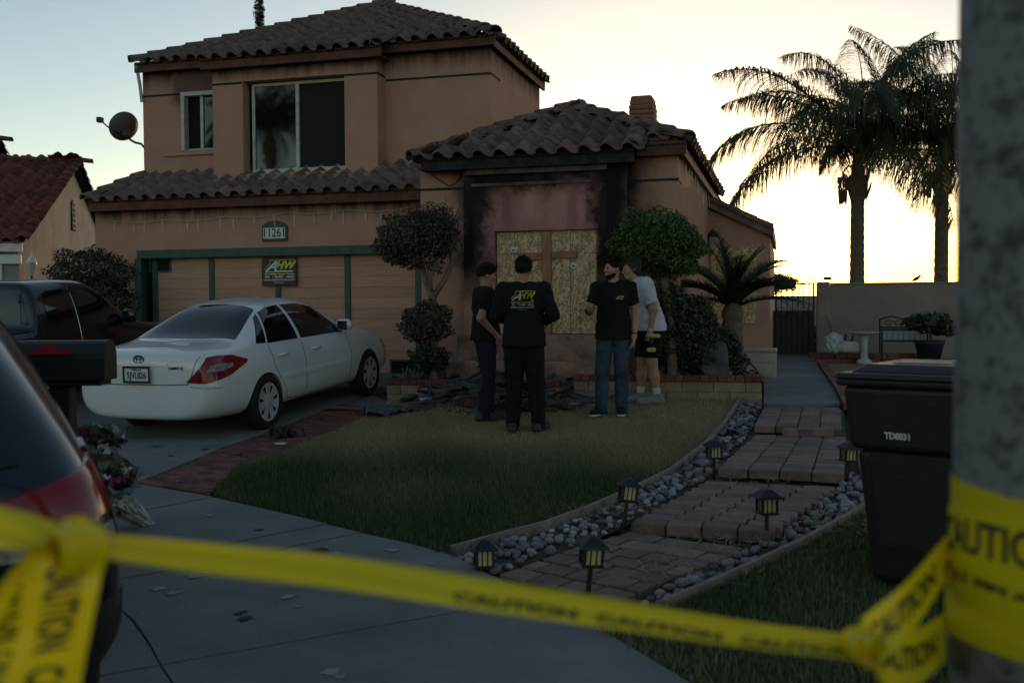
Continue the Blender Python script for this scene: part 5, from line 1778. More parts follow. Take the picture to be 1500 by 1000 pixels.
car = thing('sedan', 'white four-door sedan with tinted windows parked on the driveway', 'car')
shell, T = car_shell(ST, [(1.10, .90), (3.82, .90)], .365, M['white_car'])
put(shell, 'body', car)
fit_patch(T, [(-.66, .83), (-.33, .775), (0, .76), (.33, .775), (.66, .83)], [(-.50, 1.52), (-.25, 1.55), (0, 1.56), (.25, 1.55), (.50, 1.52)], top_, DN, M['car_glass'], 'rear_window', car, .004, 10, 18)
fit_patch(T, [(-.60, 3.52), (0, 3.62), (.60, 3.52)], [(-.50, 2.83), (0, 2.80), (.50, 2.83)], top_, DN, M['car_glass'], 'windshield', car, .004, 10, 16)
for sd, fn, dr in ((1, side_, IN), (-1, lside_, OUTL)):
    fit_patch(T, [(1.27, .985), (1.6, .985), (1.95, .98)], [(1.50, 1.325), (1.72, 1.375), (1.97, 1.39)], fn, dr, M['car_glass'], 'side_window', car, .005)
    fit_patch(T, [(2.03, .98), (2.6, .975), (3.17, .965)], [(2.04, 1.39), (2.40, 1.385), (2.74, 1.325)], fn, dr, M['car_glass'], 'side_window', car, .005)
    fit_patch(T, [(1.05, 1.00), (1.235, .99)], [(1.36, 1.27), (1.455, 1.312)], fn, dr, M['car_glass'], 'quarter_window', car, .005, 5, 4)
    seam(T, [(1.25, .965), (1.30, .70), (1.52, .42), (1.60, .30), (2.02, .26)], fn, dr, M['seam'], 'door_gap', car, .004)
    seam(T, [(2.0, .97), (2.02, .6), (2.03, .27)], fn, dr, M['seam'], 'door_gap', car, .004)
    seam(T, [(3.22, .95), (3.26, .7), (3.22, .27), (2.03, .26)], fn, dr, M['seam'], 'door_gap', car, .004)
    fit_patch(T, [(1.50, .555), (2.0, .55)], [(1.50, .60), (2.0, .595)], fn, dr, M['white_car'], 'side_moulding', car, .014, 2, 8)
    fit_patch(T, [(2.05, .55), (3.18, .545)], [(2.05, .595), (3.18, .59)], fn, dr, M['white_car'], 'side_moulding', car, .014, 2, 12)
    for yh in (1.40, 2.20):
        h0 = hit(T, fn(yh, .83), dr, .02); h1 = hit(T, fn(yh + .2, .83), dr, .02)
        MB().tube([h0 - Vector((sd * .02, 0, 0)), h0.lerp(h1, .2) + Vector((sd * .018, 0, .004)), h0.lerp(h1, .8) + Vector((sd * .018, 0, .004)), h1 - Vector((sd * .02, 0, 0))], .016, 7).build('door_handle', M['white_car'], car, True)
    mp = hit(T, fn(3.05, .99), dr, 0)
    MB().cbox((-.03, -.08, -.06), (.19, .07, .09), .045, M=Matrix.Translation(mp + Vector((sd * .02 - (.16 if sd < 0 else 0), 0, .06)))).build('wing_mirror', M['white_car'], car, True)
    MB().cbox((0, -.006, -.045), (.14, 0, .07), .01, M=Matrix.Translation(mp + Vector((sd * .04 - (.14 if sd < 0 else 0), -.078, .06)))).build('mirror_glass', M['car_glass'], car)
    dg = Vector((-sd, 1, 0))
    f2 = lambda s, z, sd=sd: (sd * s * .7071, s * .7071 - .2, z)
    fit_patch(T, [(.56, .685), (.75, .67), (1.02, .72), (1.27, .83)], [(.77, .935), (.9, .945), (1.08, .93), (1.28, .86)], f2, dg, M['lens_red'], 'tail_light', car, .008, 8, 16)
    fit_patch(T, [(.745, .785), (.95, .785), (1.08, .81)], [(.80, .85), (.95, .86), (1.08, .845)], f2, dg, M['lens_clear'], 'reverse_light', car, .011, 4, 8)
    fit_patch(T, [(4.45, .62), (4.66, .60)], [(4.35, .76), (4.6, .73)], fn, dr, M['lens_clear'], 'headlight', car, .006, 4, 6)
for yw in (1.10, 3.82):
    wheel(car, .80, yw, .325, .205, 1); wheel(car, -.80, yw, .325, .205, -1)
# boot lid, bumper line, plate, badges
seam(T, [(-.60, .665), (-.3, .655), (.3, .655), (.60, .665)], rear_, FW, M['seam'], 'boot_gap', car, .005)
seam(T, [(.60, .665), (.66, .80), (.70, .95)], rear_, FW, M['seam'], 'boot_gap', car, .0035); seam(T, [(-.60, .665), (-.66, .80), (-.70, .95)], rear_, FW, M['seam'], 'boot_gap', car, .0035)
seam(T, [(.62, .64), (.80, .62), (.86, .61)], lambda s, z: (s, .0, z), FW, M['seam'], 'bumper_gap', car, .003)
fit_patch(T, [(-.36, .86), (.36, .86)], [(-.36, .885), (.36, .885)], rear_, FW, M['white_car'], 'chrome_strip', car, .014, 2, 10)
yb = hit(T, (0, 0, .76), FW, 0).y
pl = thing('number_plate_holder', '', '', (0, 0, 0)); bpy.data.objects.remove(pl)
plate = MB().cbox((-.155, yb - .035, .69), (.155, yb - .02, .845), .004).build('number_plate', mat('plate_white', (.60, .62, .64), .5), car)
fr_ = MB()
for (a, b_) in (((-.17, .835), (.17, .858)), ((-.17, .676), (.17, .70)), ((-.17, .70), (-.15, .835)), ((.15, .70), (.17, .835))):
    fr_.box((a[0], yb - .042, a[1]), (b_[0], yb - .036, b_[1]))
fr_.build('plate_frame', M['black_metal'], plate)
M['plate_ink'] = mat('plate_ink', (.03, .04, .10), .6); M['plate_red'] = mat('plate_red', (.35, .04, .04), .6)
put(text_mesh('5JVL826', .098, M['plate_ink'], .001, .002, squeeze=.72), 'plate_number', plate, frame_M(Vector((0, yb - .0375, .757)), (1, 0, 0), (0, 0, 1)))
put(text_mesh('California', .032, M['plate_red'], .001, .0005), 'plate_state', plate, frame_M(Vector((0, yb - .0375, .82)), (1, 0, 0), (0, 0, 1)))
ye = hit(T, (0, 0, .93), FW, 0).y
em = MB()
def ring(cx, cz, rx, rz2, r=.006): em.tube([(cx + rx * math.cos(a * .2618), ye - .008, cz + rz2 * math.sin(a * .2618)) for a in range(25)], r, 5, cap=False)
ring(0, .925, .062, .042); ring(0, .925, .024, .040, .005); ring(0, .942, .045, .018, .005)
em.build('emblem', M['seam'], car)
yt = hit(T, (.42, 0, .845), FW, 0).y
put(text_mesh('CAMRY LE', .04, M['seam'], .001, .001), 'model_badge', car, frame_M(Vector((.46, yt - .006, .835)), (1, 0, 0), (0, 0, 1)))
car.matrix_world = Matrix.Translation((-6.46, 8.9, .04)) @ Matrix.Rotation(math.radians(-1.5), 4, 'Z') @ Matrix.Rotation(math.radians(3.4), 4, 'X') @ Matrix.Diagonal((.97, .97, .965, 1))

# ---- black pickup
M['black_car'] = mat('black_car_paint', (.006, .0065, .008), .22, coat=.5)
SP = [(.00, .50, .70, .78, .75, .76, .96, .70, .98, .004), (.04, .45, .76, .84, .75, .80, .99, .74, 1.01, .004), (.3, .42, .78, .85, .75, .82, 1.00, .76, 1.02, .004), (1.0, .40, .80, .86, .75, .83, 1.01, .76, 1.03, .004), (1.78, .38, .80, .86, .75, .83, 1.02, .76, 1.04, .006),
      (1.82, .38, .80, .86, .75, .835, 1.04, .74, 1.08, .01), (1.85, .38, .80, .86, .75, .835, 1.06, .715, 1.30, .02), (1.90, .38, .80, .86, .75, .835, 1.07, .69, 1.60, .02), (2.0, .38, .80, .86, .75, .835, 1.07, .68, 1.635, .025), (2.5, .38, .80, .86, .75, .835, 1.07, .675, 1.65, .03), (3.0, .38, .80, .86, .75, .835, 1.06, .675, 1.64, .03), (3.12, .38, .80, .86, .75, .835, 1.06, .68, 1.60, .03),
      (3.45, .38, .80, .86, .75, .83, 1.04, .71, 1.38, .03), (3.82, .38, .80, .86, .75, .825, 1.02, .74, 1.12, .03), (4.1, .38, .79, .855, .75, .815, 1.01, .74, 1.06, .03), (4.7, .38, .76, .84, .73, .79, .95, .70, 1.01, .03), (5.0, .40, .70, .80, .70, .74, .86, .64, .92, .02), (5.08, .45, .6, .7, .66, .62, .78, .5, .82, .01)]
tk = thing('pickup_truck', 'black extended-cab pickup parked beside the white sedan', 'pickup truck')
shell, T = car_shell(SP, [(1.0, .86), (4.2, .86)], .40, M['black_car'])
put(shell, 'body', tk)
fit_patch(T, [(-.62, 1.13), (0, 1.13), (.62, 1.13)], [(-.57, 1.53), (0, 1.55), (.57, 1.53)], lambda x, z: (x, 1.5, z), FW, M['car_glass'], 'rear_window', tk, .006, 6, 12)
for sd, fn, dr in ((1, side_, IN), (-1, lside_, OUTL)):
    fit_patch(T, [(2.04, 1.09), (2.55, 1.09)], [(2.10, 1.52), (2.50, 1.54)], fn, dr, M['car_glass'], 'side_window', tk, .006)
    fit_patch(T, [(2.66, 1.08), (3.1, 1.08), (3.62, 1.07)], [(2.66, 1.54), (2.95, 1.535), (3.22, 1.46)], fn, dr, M['car_glass'], 'side_window', tk, .006)
    seam(T, [(2.60, 1.56), (2.61, .8), (2.61, .42)], fn, dr, M['chrome'], 'door_gap', tk, .003)
    seam(T, [(1.96, 1.5), (1.97, 1.06), (1.97, .45)], fn, dr, M['seam'], 'door_gap', tk, .004)
    mp = hit(T, fn(3.50, 1.10), dr, 0)
    MB().cbox((-.02, -.06, -.08), (.18, .05, .10), .035, M=Matrix.Translation(mp + Vector((sd * .03 - (.16 if sd < 0 else 0), 0, .06)))).build('wing_mirror', M['black_car'], tk, True)
    fit_patch(T, [(.04, .70), (.16, .70)], [(.04, .95), (.16, .95)], fn, dr, M['lens_red'], 'tail_light', tk, .006, 4, 4)
fit_patch(T, [(-.62, 3.74), (0, 3.8), (.62, 3.74)], [(-.55, 3.22), (0, 3.2), (.55, 3.22)], top_, DN, M['car_glass'], 'windshield', tk, .005)
for yw in (1.0, 4.2):
    [setattr(w_, 'location', w_.location + Vector((0, 0, -.05))) for w_ in (wheel(tk, .76, yw, .36, .23, 1), wheel(tk, -.76, yw, .36, .23, -1))]
tk.matrix_world = Matrix.Translation((-9.55, 8.22, .09)) @ Matrix.Rotation(math.radians(1.8), 4, 'X')

# ---- dark blue SUV at the kerb
M['blue_car'] = mat('dark_blue_paint', (.005, .0075, .018), .22, coat=.6)
M['trim'] = mat('black_trim', (.010, .010, .011), .5)
SV = [(.00, .38, .62, .74, .60, .72, .84, .64, .88, .01), (.05, .33, .74, .84, .60, .80, .90, .70, .96, .02), (.14, .30, .80, .89, .60, .84, .94, .70, 1.04, .03), (.30, .28, .84, .905, .60, .86, .97, .635, 1.24, .03), (.50, .26, .86, .915, .60, .87, .99, .57, 1.44, .03),
      (.75, .25, .86, .92, .62, .88, 1.02, .555, 1.57, .035), (1.4, .24, .86, .92, .62, .885, 1.05, .56, 1.64, .035), (2.3, .24, .86, .92, .62, .89, 1.05, .57, 1.64, .04), (2.8, .24, .86, .92, .62, .885, 1.04, .60, 1.55, .04), (3.3, .24, .86, .92, .62, .88, 1.03, .68, 1.22, .04), (3.6, .24, .85, .91, .62, .87, 1.01, .72, 1.08, .04),
      (4.2, .25, .82, .89, .60, .82, .95, .70, 1.01, .03), (4.5, .28, .72, .80, .56, .72, .80, .60, .86, .02), (4.63, .34, .55, .62, .5, .55, .64, .45, .68, .01)]
sv = thing('suv', 'dark blue SUV seen from behind at the kerb, tail lights unlit', 'car')
shell, T = car_shell(SV, [(.98, .92), (3.68, .92)], .39, M['blue_car'])
put(shell, 'body', sv)
rr2 = lambda x, z: (x, -1.0, z)
FWU = (0, 1, -.15)
fit_patch(T, [(-.62, .99), (-.3, .965), (.3, .965), (.62, .99)], [(-.48, 1.42), (0, 1.45), (.48, 1.42)], rr2, FW, M['car_glass'], 'rear_window', sv, .006, 10, 14)
fit_patch(T, [(-.60, 3.42), (0, 3.5), (.60, 3.42)], [(-.55, 2.86), (0, 2.84), (.55, 2.86)], top_, DN, M['car_glass'], 'windshield', sv, .005)
for sd, fn, dr in ((1, side_, IN), (-1, lside_, OUTL)):
    dg = Vector((-sd, 1, 0))
    f2 = lambda s, z, sd=sd: (sd * s * .7071, s * .7071 - .2, z)
    fit_patch(T, [(.40, .835), (.62, .83), (.895, .845)], [(.42, .86), (.62, .925), (.895, .985)], f2, dg, M['lens_red'], 'tail_light', sv, .01, 6, 10)
    fit_patch(T, [(.925, .85), (1.05, .865), (1.30, .90)], [(.925, .995), (1.0, 1.01), (1.16, .985)], f2, dg, M['lens_red'], 'tail_light', sv, .012, 6, 10)
    fit_patch(T, [(.46, .755), (.70, .75), (.84, .76)], [(.46, .805), (.70, .80), (.84, .81)], f2, dg, M['lens_clear'], 'reverse_light', sv, .008, 4, 8)
    fit_patch(T, [(.915, .75), (1.20, .79)], [(.915, .82), (1.25, .86)], f2, dg, M['lens_amber'], 'turn_signal', sv, .008, 4, 8)
    fit_patch(T, [(.62, 1.12), (1.9, 1.10)], [(.85, 1.52), (1.9, 1.56)], fn, dr, M['car_glass'], 'side_window', sv, .005)
    fit_patch(T, [(1.98, 1.10), (3.05, 1.08)], [(1.98, 1.56), (2.62, 1.52)], fn, dr, M['car_glass'], 'side_window', sv, .005)
    fit_patch(T, [(.66, .40), (.86, .42)], [(.66, .58), (.88, .62)], lambda s, z, sd=sd: (sd * s, 0, z), FW, M['trim'], 'bumper_insert', sv, .006, 4, 5)
    fit_patch(T, [(.60, .655), (.76, .67)], [(.60, .70), (.74, .715)], lambda s, z, sd=sd: (sd * s, 0, z), FW, M['lens_clear'], 'reflector', sv, .008, 2, 4)
fit_patch(T, [(-.8, .30), (.8, .30)], [(-.8, .44), (.8, .44)], rear_, FW, M['trim'], 'bumper_skirt', sv, .008, 4, 14)
fit_patch(T, [(-.34, .70), (.34, .70)], [(-.34, .74), (.34, .74)], rear_, FW, M['chrome'], 'tailgate_strip', sv, .012, 2, 8)
seam(T, [(-.58, .60), (0, .585), (.58, .60), (.63, .72), (.62, .84)], rear_, FW, M['seam'], 'tailgate_gap', sv, .005)
wn_ = hit(T, (.44, -1, 1.30), FW, .012)
MB().cbox((-.06, -.002, -.05), (.06, .002, .05), .001, M=Matrix.Translation(wn_) @ Matrix.Rotation(-.5, 4, 'X')).build('window_sticker', M['white'], sv)
for yw in (.98, 3.68):
    [setattr(w_, 'location', w_.location + Vector((0, 0, -.04))) for w_ in (wheel(sv, .81, yw, .35, .22, 1), wheel(sv, -.81, yw, .35, .22, -1))]
hd = math.radians(49)
cr_ = px(178, 760, 2.8)
ax = Vector((math.cos(hd), math.sin(hd), 0)); fwv = Vector((-math.sin(hd), math.cos(hd), 0))
o_ = cr_ - ax * .88 - fwv * .12
sv.matrix_world = Matrix.Translation((o_.x, o_.y, 0.05)) @ Matrix.Rotation(hd, 4, 'Z')
# ------------------------------------------------------------------ people: one continuous surface each, grown from a distance field
def surface_nets(S, org, h):
    ins = S < 0
    nx, ny, nz = S.shape
    c = np.zeros((nx - 1, ny - 1, nz - 1), np.int8)
    for i in (0, 1):
        for j in (0, 1):
            for k in (0, 1): c += ins[i:nx - 1 + i, j:ny - 1 + j, k:nz - 1 + k]
    act = (c > 0) & (c < 8)
    idx = np.argwhere(act)
    ids = -np.ones(act.shape, np.int64); ids[act] = np.arange(len(idx))
    pos = np.zeros((len(idx), 3)); cnt = np.zeros(len(idx))
    cor = [(i, j, k) for i in (0, 1) for j in (0, 1) for k in (0, 1)]
    val = {q: S[idx[:, 0] + q[0], idx[:, 1] + q[1], idx[:, 2] + q[2]] for q in cor}
    for a in cor:
        for ax in range(3):
            if a[ax]: continue
            b = list(a); b[ax] = 1; b = tuple(b)
            va, vb = val[a], val[b]
            m = (va < 0) != (vb < 0)
            t = np.where(m, va / np.where(m, va - vb, 1), 0)
            p = np.array(a, float)[None, :].repeat(len(idx), 0); p[:, ax] += t
            pos[m] += p[m]; cnt[m] += 1
    V = (idx + pos / cnt[:, None]) * h + np.array(org)
    Fc = []
    for ax in range(3):
        o1, o2 = [q for q in range(3) if q != ax]
        sl0 = [slice(None)] * 3; sl1 = [slice(None)] * 3
        sl0[ax] = slice(0, -1); sl1[ax] = slice(1, None)
        ch = ins[tuple(sl0)] != ins[tuple(sl1)]
        e = np.argwhere(ch)
        e = e[(e[:, o1] > 0) & (e[:, o2] > 0) & (e[:, o1] < S.shape[o1] - 1) & (e[:, o2] < S.shape[o2] - 1)]
        def cell(d1, d2):
            q = e.copy(); q[:, o1] -= d1; q[:, o2] -= d2
            return ids[q[:, 0], q[:, 1], q[:, 2]]
        quad = np.stack([cell(1, 1), cell(0, 1), cell(0, 0), cell(1, 0)], 1)
        flip = ins[e[:, 0], e[:, 1], e[:, 2]]
        if ax == 1: flip = ~flip
        quad[~flip] = quad[~flip][:, ::-1]
        Fc.append(quad)
    return V, np.concatenate(Fc)


class SDF:
    def __init__(s, lo, hi, h):
        s.h, s.lo = h, np.array(lo, float)
        n = np.ceil((np.array(hi) - s.lo) / h).astype(int) + 1
        s.S = np.full(n, .5, np.float32)
        s.ax = [s.lo[i] + h * np.arange(n[i]) for i in range(3)]

    def _box(s, lo, hi):
        sl = []
        for i in range(3):
            a = max(0, int((lo[i] - s.lo[i]) / s.h)); b = min(s.S.shape[i], int((hi[i] - s.lo[i]) / s.h) + 2)
            if b <= a: return None
            sl.append(slice(a, b))
        g = np.meshgrid(*[s.ax[i][sl[i]] for i in range(3)], indexing='ij')
        return tuple(sl), g

    def _join(s, sl, d, k):
        A = s.S[sl]
        h = np.clip(.5 + .5 * (A - d) / k, 0, 1)
        s.S[sl] = A + (d - A) * h - k * h * (1 - h)

    def cone(s, a, b, ra, rb, k=.025, flat=None):
        a, b = np.array(a, float), np.array(b, float)
        m = max(ra, rb) + 2.5 * k + 2 * s.h
        q = s._box(np.minimum(a, b) - m, np.maximum(a, b) + m)
        if q is None: return s
        sl, g = q
        ab = b - a; L2 = ab @ ab
        P = [g[i] - a[i] for i in range(3)]
        t = np.clip((P[0] * ab[0] + P[1] * ab[1] + P[2] * ab[2]) / L2, 0, 1)
        D = [P[i] - t * ab[i] for i in range(3)]
        if flat: D = [D[i] / flat[i] for i in range(3)]
        d = np.sqrt(D[0] ** 2 + D[1] ** 2 + D[2] ** 2) - (ra + (rb - ra) * t)
        s._join(sl, d, k); return s

    def ell(s, c, r, k=.025, R=None):
        c, r = np.array(c, float), np.array(r, float)
        m = max(r) + 2.5 * k + 2 * s.h
        q = s._box(c - m, c + m)
        if q is None: return s
        sl, g = q
        P = [g[i] - c[i] for i in range(3)]
        if R is not None: P = [R[0][i] * P[0] + R[1][i] * P[1] + R[2][i] * P[2] for i in range(3)]
        u = np.sqrt((P[0] / r[0]) ** 2 + (P[1] / r[1]) ** 2 + (P[2] / r[2]) ** 2)
        u2 = np.sqrt((P[0] / r[0] ** 2) ** 2 + (P[1] / r[1] ** 2) ** 2 + (P[2] / r[2] ** 2) ** 2) + 1e-6
        s._join(sl, u * (u - 1) / u2, k); return s

    def cut(s, p, n):                                    # keep the side opposite to n
        n = np.array(n, float); n /= np.linalg.norm(n)
        g = np.meshgrid(*s.ax, indexing='ij', sparse=True)
        d = (g[0] - p[0]) * n[0] + (g[1] - p[1]) * n[1] + (g[2] - p[2]) * n[2]
        s.S = np.maximum(s.S, d.astype(np.float32)); return s

    def wrinkle(s, amp, f, seed):
        g = np.meshgrid(*s.ax, indexing='ij', sparse=True)
        s.S = s.S + (amp * (np.sin(g[0] * f + 3 * np.sin(g[2] * f * .6 + seed)) * np.cos(g[2] * f * 1.3 + 2 * np.sin(g[1] * f * .8 + seed)) + .6 * np.sin(g[2] * f * 2.1 + g[0] * f + g[1] * f * 1.4 + seed))).astype(np.float32)
        return s

    def mesh(s, name, m):
        V, Fc = surface_nets(s.S, s.lo, s.h)
        return np_mesh(name, V, Fc, m, True)


V3 = lambda *a: np.array(a, float)


def hand(S, w, d, up, curl, side, k=.008, grip=False):
    """palm and five bent fingers from wrist w along d; up = back of the hand; side = +1 thumb towards +cross"""
    d = d / np.linalg.norm(d); up = up - d * (up @ d); up /= np.linalg.norm(up)
    lat = np.cross(d, up) * side
    S.cone(w, w + d * .035, .026, .03, .02, None)
    for q in (-.024, -.008, .008, .024): S.cone(w + d * .03 + lat * q * .8, w + d * .088 + lat * q, .0145, .0125, .012)
    for i, (q, L) in enumerate(((.026, .070), (.009, .078), (-.009, .073), (-.026, .058))):
        b = w + d * .088 + lat * q
        a1, a2, a3 = curl * .6, curl * 1.5, curl * 2.2
        dirs = [d * math.cos(a) - up * math.sin(a) for a in (a1, a2, a3)]
        p1 = b + dirs[0] * L * .45; p2 = p1 + dirs[1] * L * .32; p3 = p2 + dirs[2] * L * .25
        S.cone(b, p1, .0105, .0095, k); S.cone(p1, p2, .0095, .0085, k); S.cone(p2, p3, .0085, .0072, k)
    t0 = w + d * .025 + lat * .022
    t1 = t0 + (lat * .75 + d * .6 - up * .25) * .042; t2 = t1 + (lat * .15 + d * .85 - up * .5) * .032; t3 = t2 + (d * .8 - up * .55 - lat * .2) * .026
    S.cone(t0, t1, .0155, .0125, .012); S.cone(t1, t2, .012, .0105, k); S.cone(t2, t3, .0105, .008, k)


def rotz(a): return np.array([[math.cos(a), -math.sin(a), 0], [math.sin(a), math.cos(a), 0], [0, 0, 1.0]])


def person(label, P, skin, cloth):
    """P: joints (facing +Y, x = the person's right); cloth: garment spec"""
    lo, hi = (-.55, -.55, -.02), (.55, .6, 1.9)
    t = thing('person', label, 'person')
    b = P.get('build', 1.0)
    S = SDF(lo, hi, .0065)
    J = {k: np.array(v, float) for k, v in P.items() if isinstance(v, (tuple, list, np.ndarray))}
    pel, wai, che, nec, hd = J['pelvis'], J['waist'], J['chest'], J['neck'], J['head']

    def torso(S, e=0.0, k=.06):
        S.ell(pel, (.165 * b + e, .118 * b + e, .13 + e), k)
        S.cone(pel + V3(0, 0, .02), wai, .125 * b + e, .118 * b + e, k, (1.18, .9, 1))
        S.cone(wai, che, .118 * b + e, .135 * b + e, k, (1.2, .88, 1))
        S.ell(che + V3(0, .0, .02), (.172 * b + e, .118 * b + e, .17 + e), k)
        for s, n in ((1, 'R'), (-1, 'L')):
            S.cone(nec + (J['sh' + n] - nec) * .2 - V3(0, 0, .03), J['sh' + n] - V3(s * .01, 0, .005), .062 + e, .058 * b + e, k)
        return S

    def arm(S, n, e=0.0, to=1.0, k=.03):
        a, c, w = J['sh' + n], J['el' + n], J['wr' + n]
        S.cone(a, a + (c - a) * min(1, to), .056 * b + e, (.056 + (.043 - .056) * min(1, to)) * b + e, k)
        if to > 1: S.cone(c, c + (w - c) * (to - 1), .044 * b + e, (.044 + (.029 - .044) * (to - 1)) + e, k)
        return S

    def leg(S, n, e=0.0, to=2.0, k=.03):
        a, c, w = J['hip' + n], J['kn' + n], J['an' + n]
        f = min(1, to)
        S.cone(a, a + (c - a) * f, .088 * b + e, (.088 + (.06 - .088) * f) * b + e, k)
        if to > 1:
            g = to - 1; kk = c + (w - c) * min(.45, g)
            S.cone(c, kk, .057 * b + e, .056 * b + e, k)
            if g > .45: S.cone(kk, c + (w - c) * g, .056 * b + e, .056 * b + (.040 - .056 * b) * ((g - .45) / .55) + e, k)
        return S

    # body
    torso(S, -.004)
    for n in 'RL':
        arm(S, n, -.002, 2.0); leg(S, n, -.004, 2.0)
        S.cone(J['an' + n] - V3(0, 0, .03), J['to' + n] - V3(0, 0, .012), .03, .022, .02)
    S.cone(nec - V3(0, 0, .04), hd + V3(0, -.012, -.07), .056, .052, .03)
    R = rotz(P.get('head_yaw', 0.0)) @ np.array([[1, 0, 0], [0, math.cos(P.get('head_pitch', 0)), -math.sin(P.get('head_pitch', 0))], [0, math.sin(P.get('head_pitch', 0)), math.cos(P.get('head_pitch', 0))]])
    H = lambda x, y, z: hd + R @ V3(x, y, z)
    S.ell(H(0, -.012, .025), (.074, .092, .088), .02, R); S.ell(H(0, .02, -.035), (.058, .07, .08), .03, R)
    S.cone(H(-.02, .062, -.09), H(.02, .062, -.09), .022, .022, .02)                      # chin
    S.cone(H(0, .083, .012), H(0, .106, -.028), .009, .0145, .012)                         # nose
    S.cone(H(-.03, .078, .022), H(.03, .078, .022), .012, .012, .015)                      # brow
    S.cone(H(-.016, .088, -.058), H(.016, .088, -.058), .008, .008, .008); S.cone(H(-.014, .086, -.070), H(.014, .086, -.070), .009, .009, .008)
    for s in (1, -1): S.ell(H(s * .075, -.01, -.005), (.010, .022, .032), .006, R); S.ell(H(s * .04, .06, -.025), (.024, .024, .022), .02, R)
    for n, s in (('R', 1), ('L', -1)):
        hdir = J.get('hd' + n, J['wr' + n] - J['el' + n]); hup = J.get('hu' + n, V3(s, 0, 0))
        hand(S, J['wr' + n], hdir, hup, P.get('curl' + n, .45), P.get('thumb' + n, 1))
    bd = put(S.mesh('body', skin), 'body', t)
    # garments
    for g in cloth:
        kind, m = g[0], g[1]
        o = g[2] if len(g) > 2 else {}
        h = o.get('h', .009)
        C = SDF(lo, hi, h)
        if kind == 'shirt':
            torso(C, .016); C.cone(pel - V3(0, 0, o.get('hem', .06)), wai, .163 * b, .136 * b, .04, (1.24, 1.0, 1))
            for n in 'RL': arm(C, n, o.get('loose', .018), o.get('sleeve', .62))
            C.wrinkle(.0035, 26, 2.0)
            C.cut(pel - V3(0, 0, o.get('hem', .06)), (0, 0, -1))
            for n in 'RL':
                a, c, w = J['sh' + n], J['el' + n], J['wr' + n]; to = o.get('sleeve', .62)
                if to <= 1: q, d = a + (c - a) * to, (c - a)
                else: q, d = c + (w - c) * (to - 1), (w - c)
                d = d / np.linalg.norm(d)
                # trim the cuff only near the sleeve end
                g3 = np.meshgrid(*C.ax, indexing='ij', sparse=True)
                pl = (g3[0] - q[0]) * d[0] + (g3[1] - q[1]) * d[1] + (g3[2] - q[2]) * d[2]
                rad = np.sqrt((g3[0] - q[0]) ** 2 + (g3[1] - q[1]) ** 2 + (g3[2] - q[2]) ** 2)
                C.S = np.where(rad < .088, np.maximum(C.S, pl), C.S).astype(np.float32)
            nk = nec + V3(0, .012, .012)
            g3 = np.meshgrid(*C.ax, indexing='ij', sparse=True)
            rad = np.sqrt((g3[0] - nk[0]) ** 2 + (g3[1] - nk[1]) ** 2 + ((g3[2] - nk[2]) * .9) ** 2)
            C.S = np.maximum(C.S, (.068 - rad)).astype(np.float32)
            nm = 'shirt'
        elif kind == 'trousers':
            C.ell(pel, (.165 * b + .012, .118 * b + .012, .14), .05)
            for n in 'RL': leg(C, n, o.get('loose', .014), o.get('to', 1.97))
            if o.get('to', 1.97) > 1.5:
                for n in 'RL': C.cone(J['kn' + n] + (J['an' + n] - J['kn' + n]) * .5, J['an' + n] + V3(0, .012, -.05), .062, .066, .03)
            C.wrinkle(.004, 24, 5.0)
            C.cut(wai + V3(0, 0, .0), (0, 0, 1))
            for n in 'RL':
                if o.get('to', 1.97) > 1.5: C.cut((0, 0, J['an' + n][2] - .058), (0, 0, -1))
            if o.get('to', 1.97) < 1.5: C.cut(J['hipR'] + (J['knR'] - J['hipR']) * (o['to'] - .04), (0, 0, -1))
            nm = 'trousers' if o.get('to', 1.97) > 1.5 else 'shorts'
        elif kind == 'shoes':
            for n in 'RL':
                a, q = J['an' + n], J['to' + n]
                d = q - a; d[2] = 0; d /= np.linalg.norm(d)
                z0 = min(a[2], q[2])
                heel = V3(a[0], a[1], z0 - .045) - d * .045
                C2 = SDF(lo, hi, .008)
                C2.cone(heel, V3(q[0], q[1], q[2] - .018) + d * .045, .045, .040, .02, None); C2.cone(a + V3(0, 0, -.02) - d * .01, a + d * .08 + V3(0, 0, -.05), .052, .045, .03); C2.cone(heel + V3(0, 0, .02), a + V3(0, 0, o.get('high', .0)), .046, .048, .02)
                C2.cut((0, 0, min(a[2] - .09, q[2] - .055) + .006), (0, 0, -1)); C2.cut(a + V3(0, 0, .03 + o.get('high', 0)), (0, 0, 1))
                so = put(C2.mesh('shoe', m), 'shoe', t)
                S3 = SDF(lo, hi, .008)
                S3.cone(heel - V3(0, 0, .022), V3(q[0], q[1], q[2] - .040) + d * .047, .048, .043, .01); z1 = min(a[2] - .09, q[2] - .055)
                S3.cut((0, 0, z1 + .022), (0, 0, 1)); S3.cut((0, 0, z1), (0, 0, -1))
                put(S3.mesh('sole', o.get('sole', m)), 'sole', so)
            continue
        elif kind == 'socks':
            for n in 'RL':
                C2 = SDF(lo, hi, .008); a, c = J['an' + n], J['kn' + n]
                C2.cone(a, a + (c - a) * .22, .047, .047, .01); put(C2.mesh('sock', m), 'sock', t)
            continue
        elif kind == 'hair':
            C = SDF(hd - .2, hd + .22, .006)
            C.ell(H(0, -.016, .034), (.083, .099, .094), .02, R)
            if o.get('back'): C.ell(H(0, -.05, -.02), (.074, .065, .085), .03, R)
            if o.get('top'): C.ell(H(0, .03, .085), (.075, .075, .048), .03, R)
            for s in (1, -1): C.ell(H(s * .068, .0, .0), (.016, .03, .05), .02, R)
            C.wrinkle(.004, 90, 1.0)
            fr = o.get('front', .045)
            n1 = R @ V3(0, 1, -.55); C.cut(H(0, fr, .02), n1 / np.linalg.norm(n1))
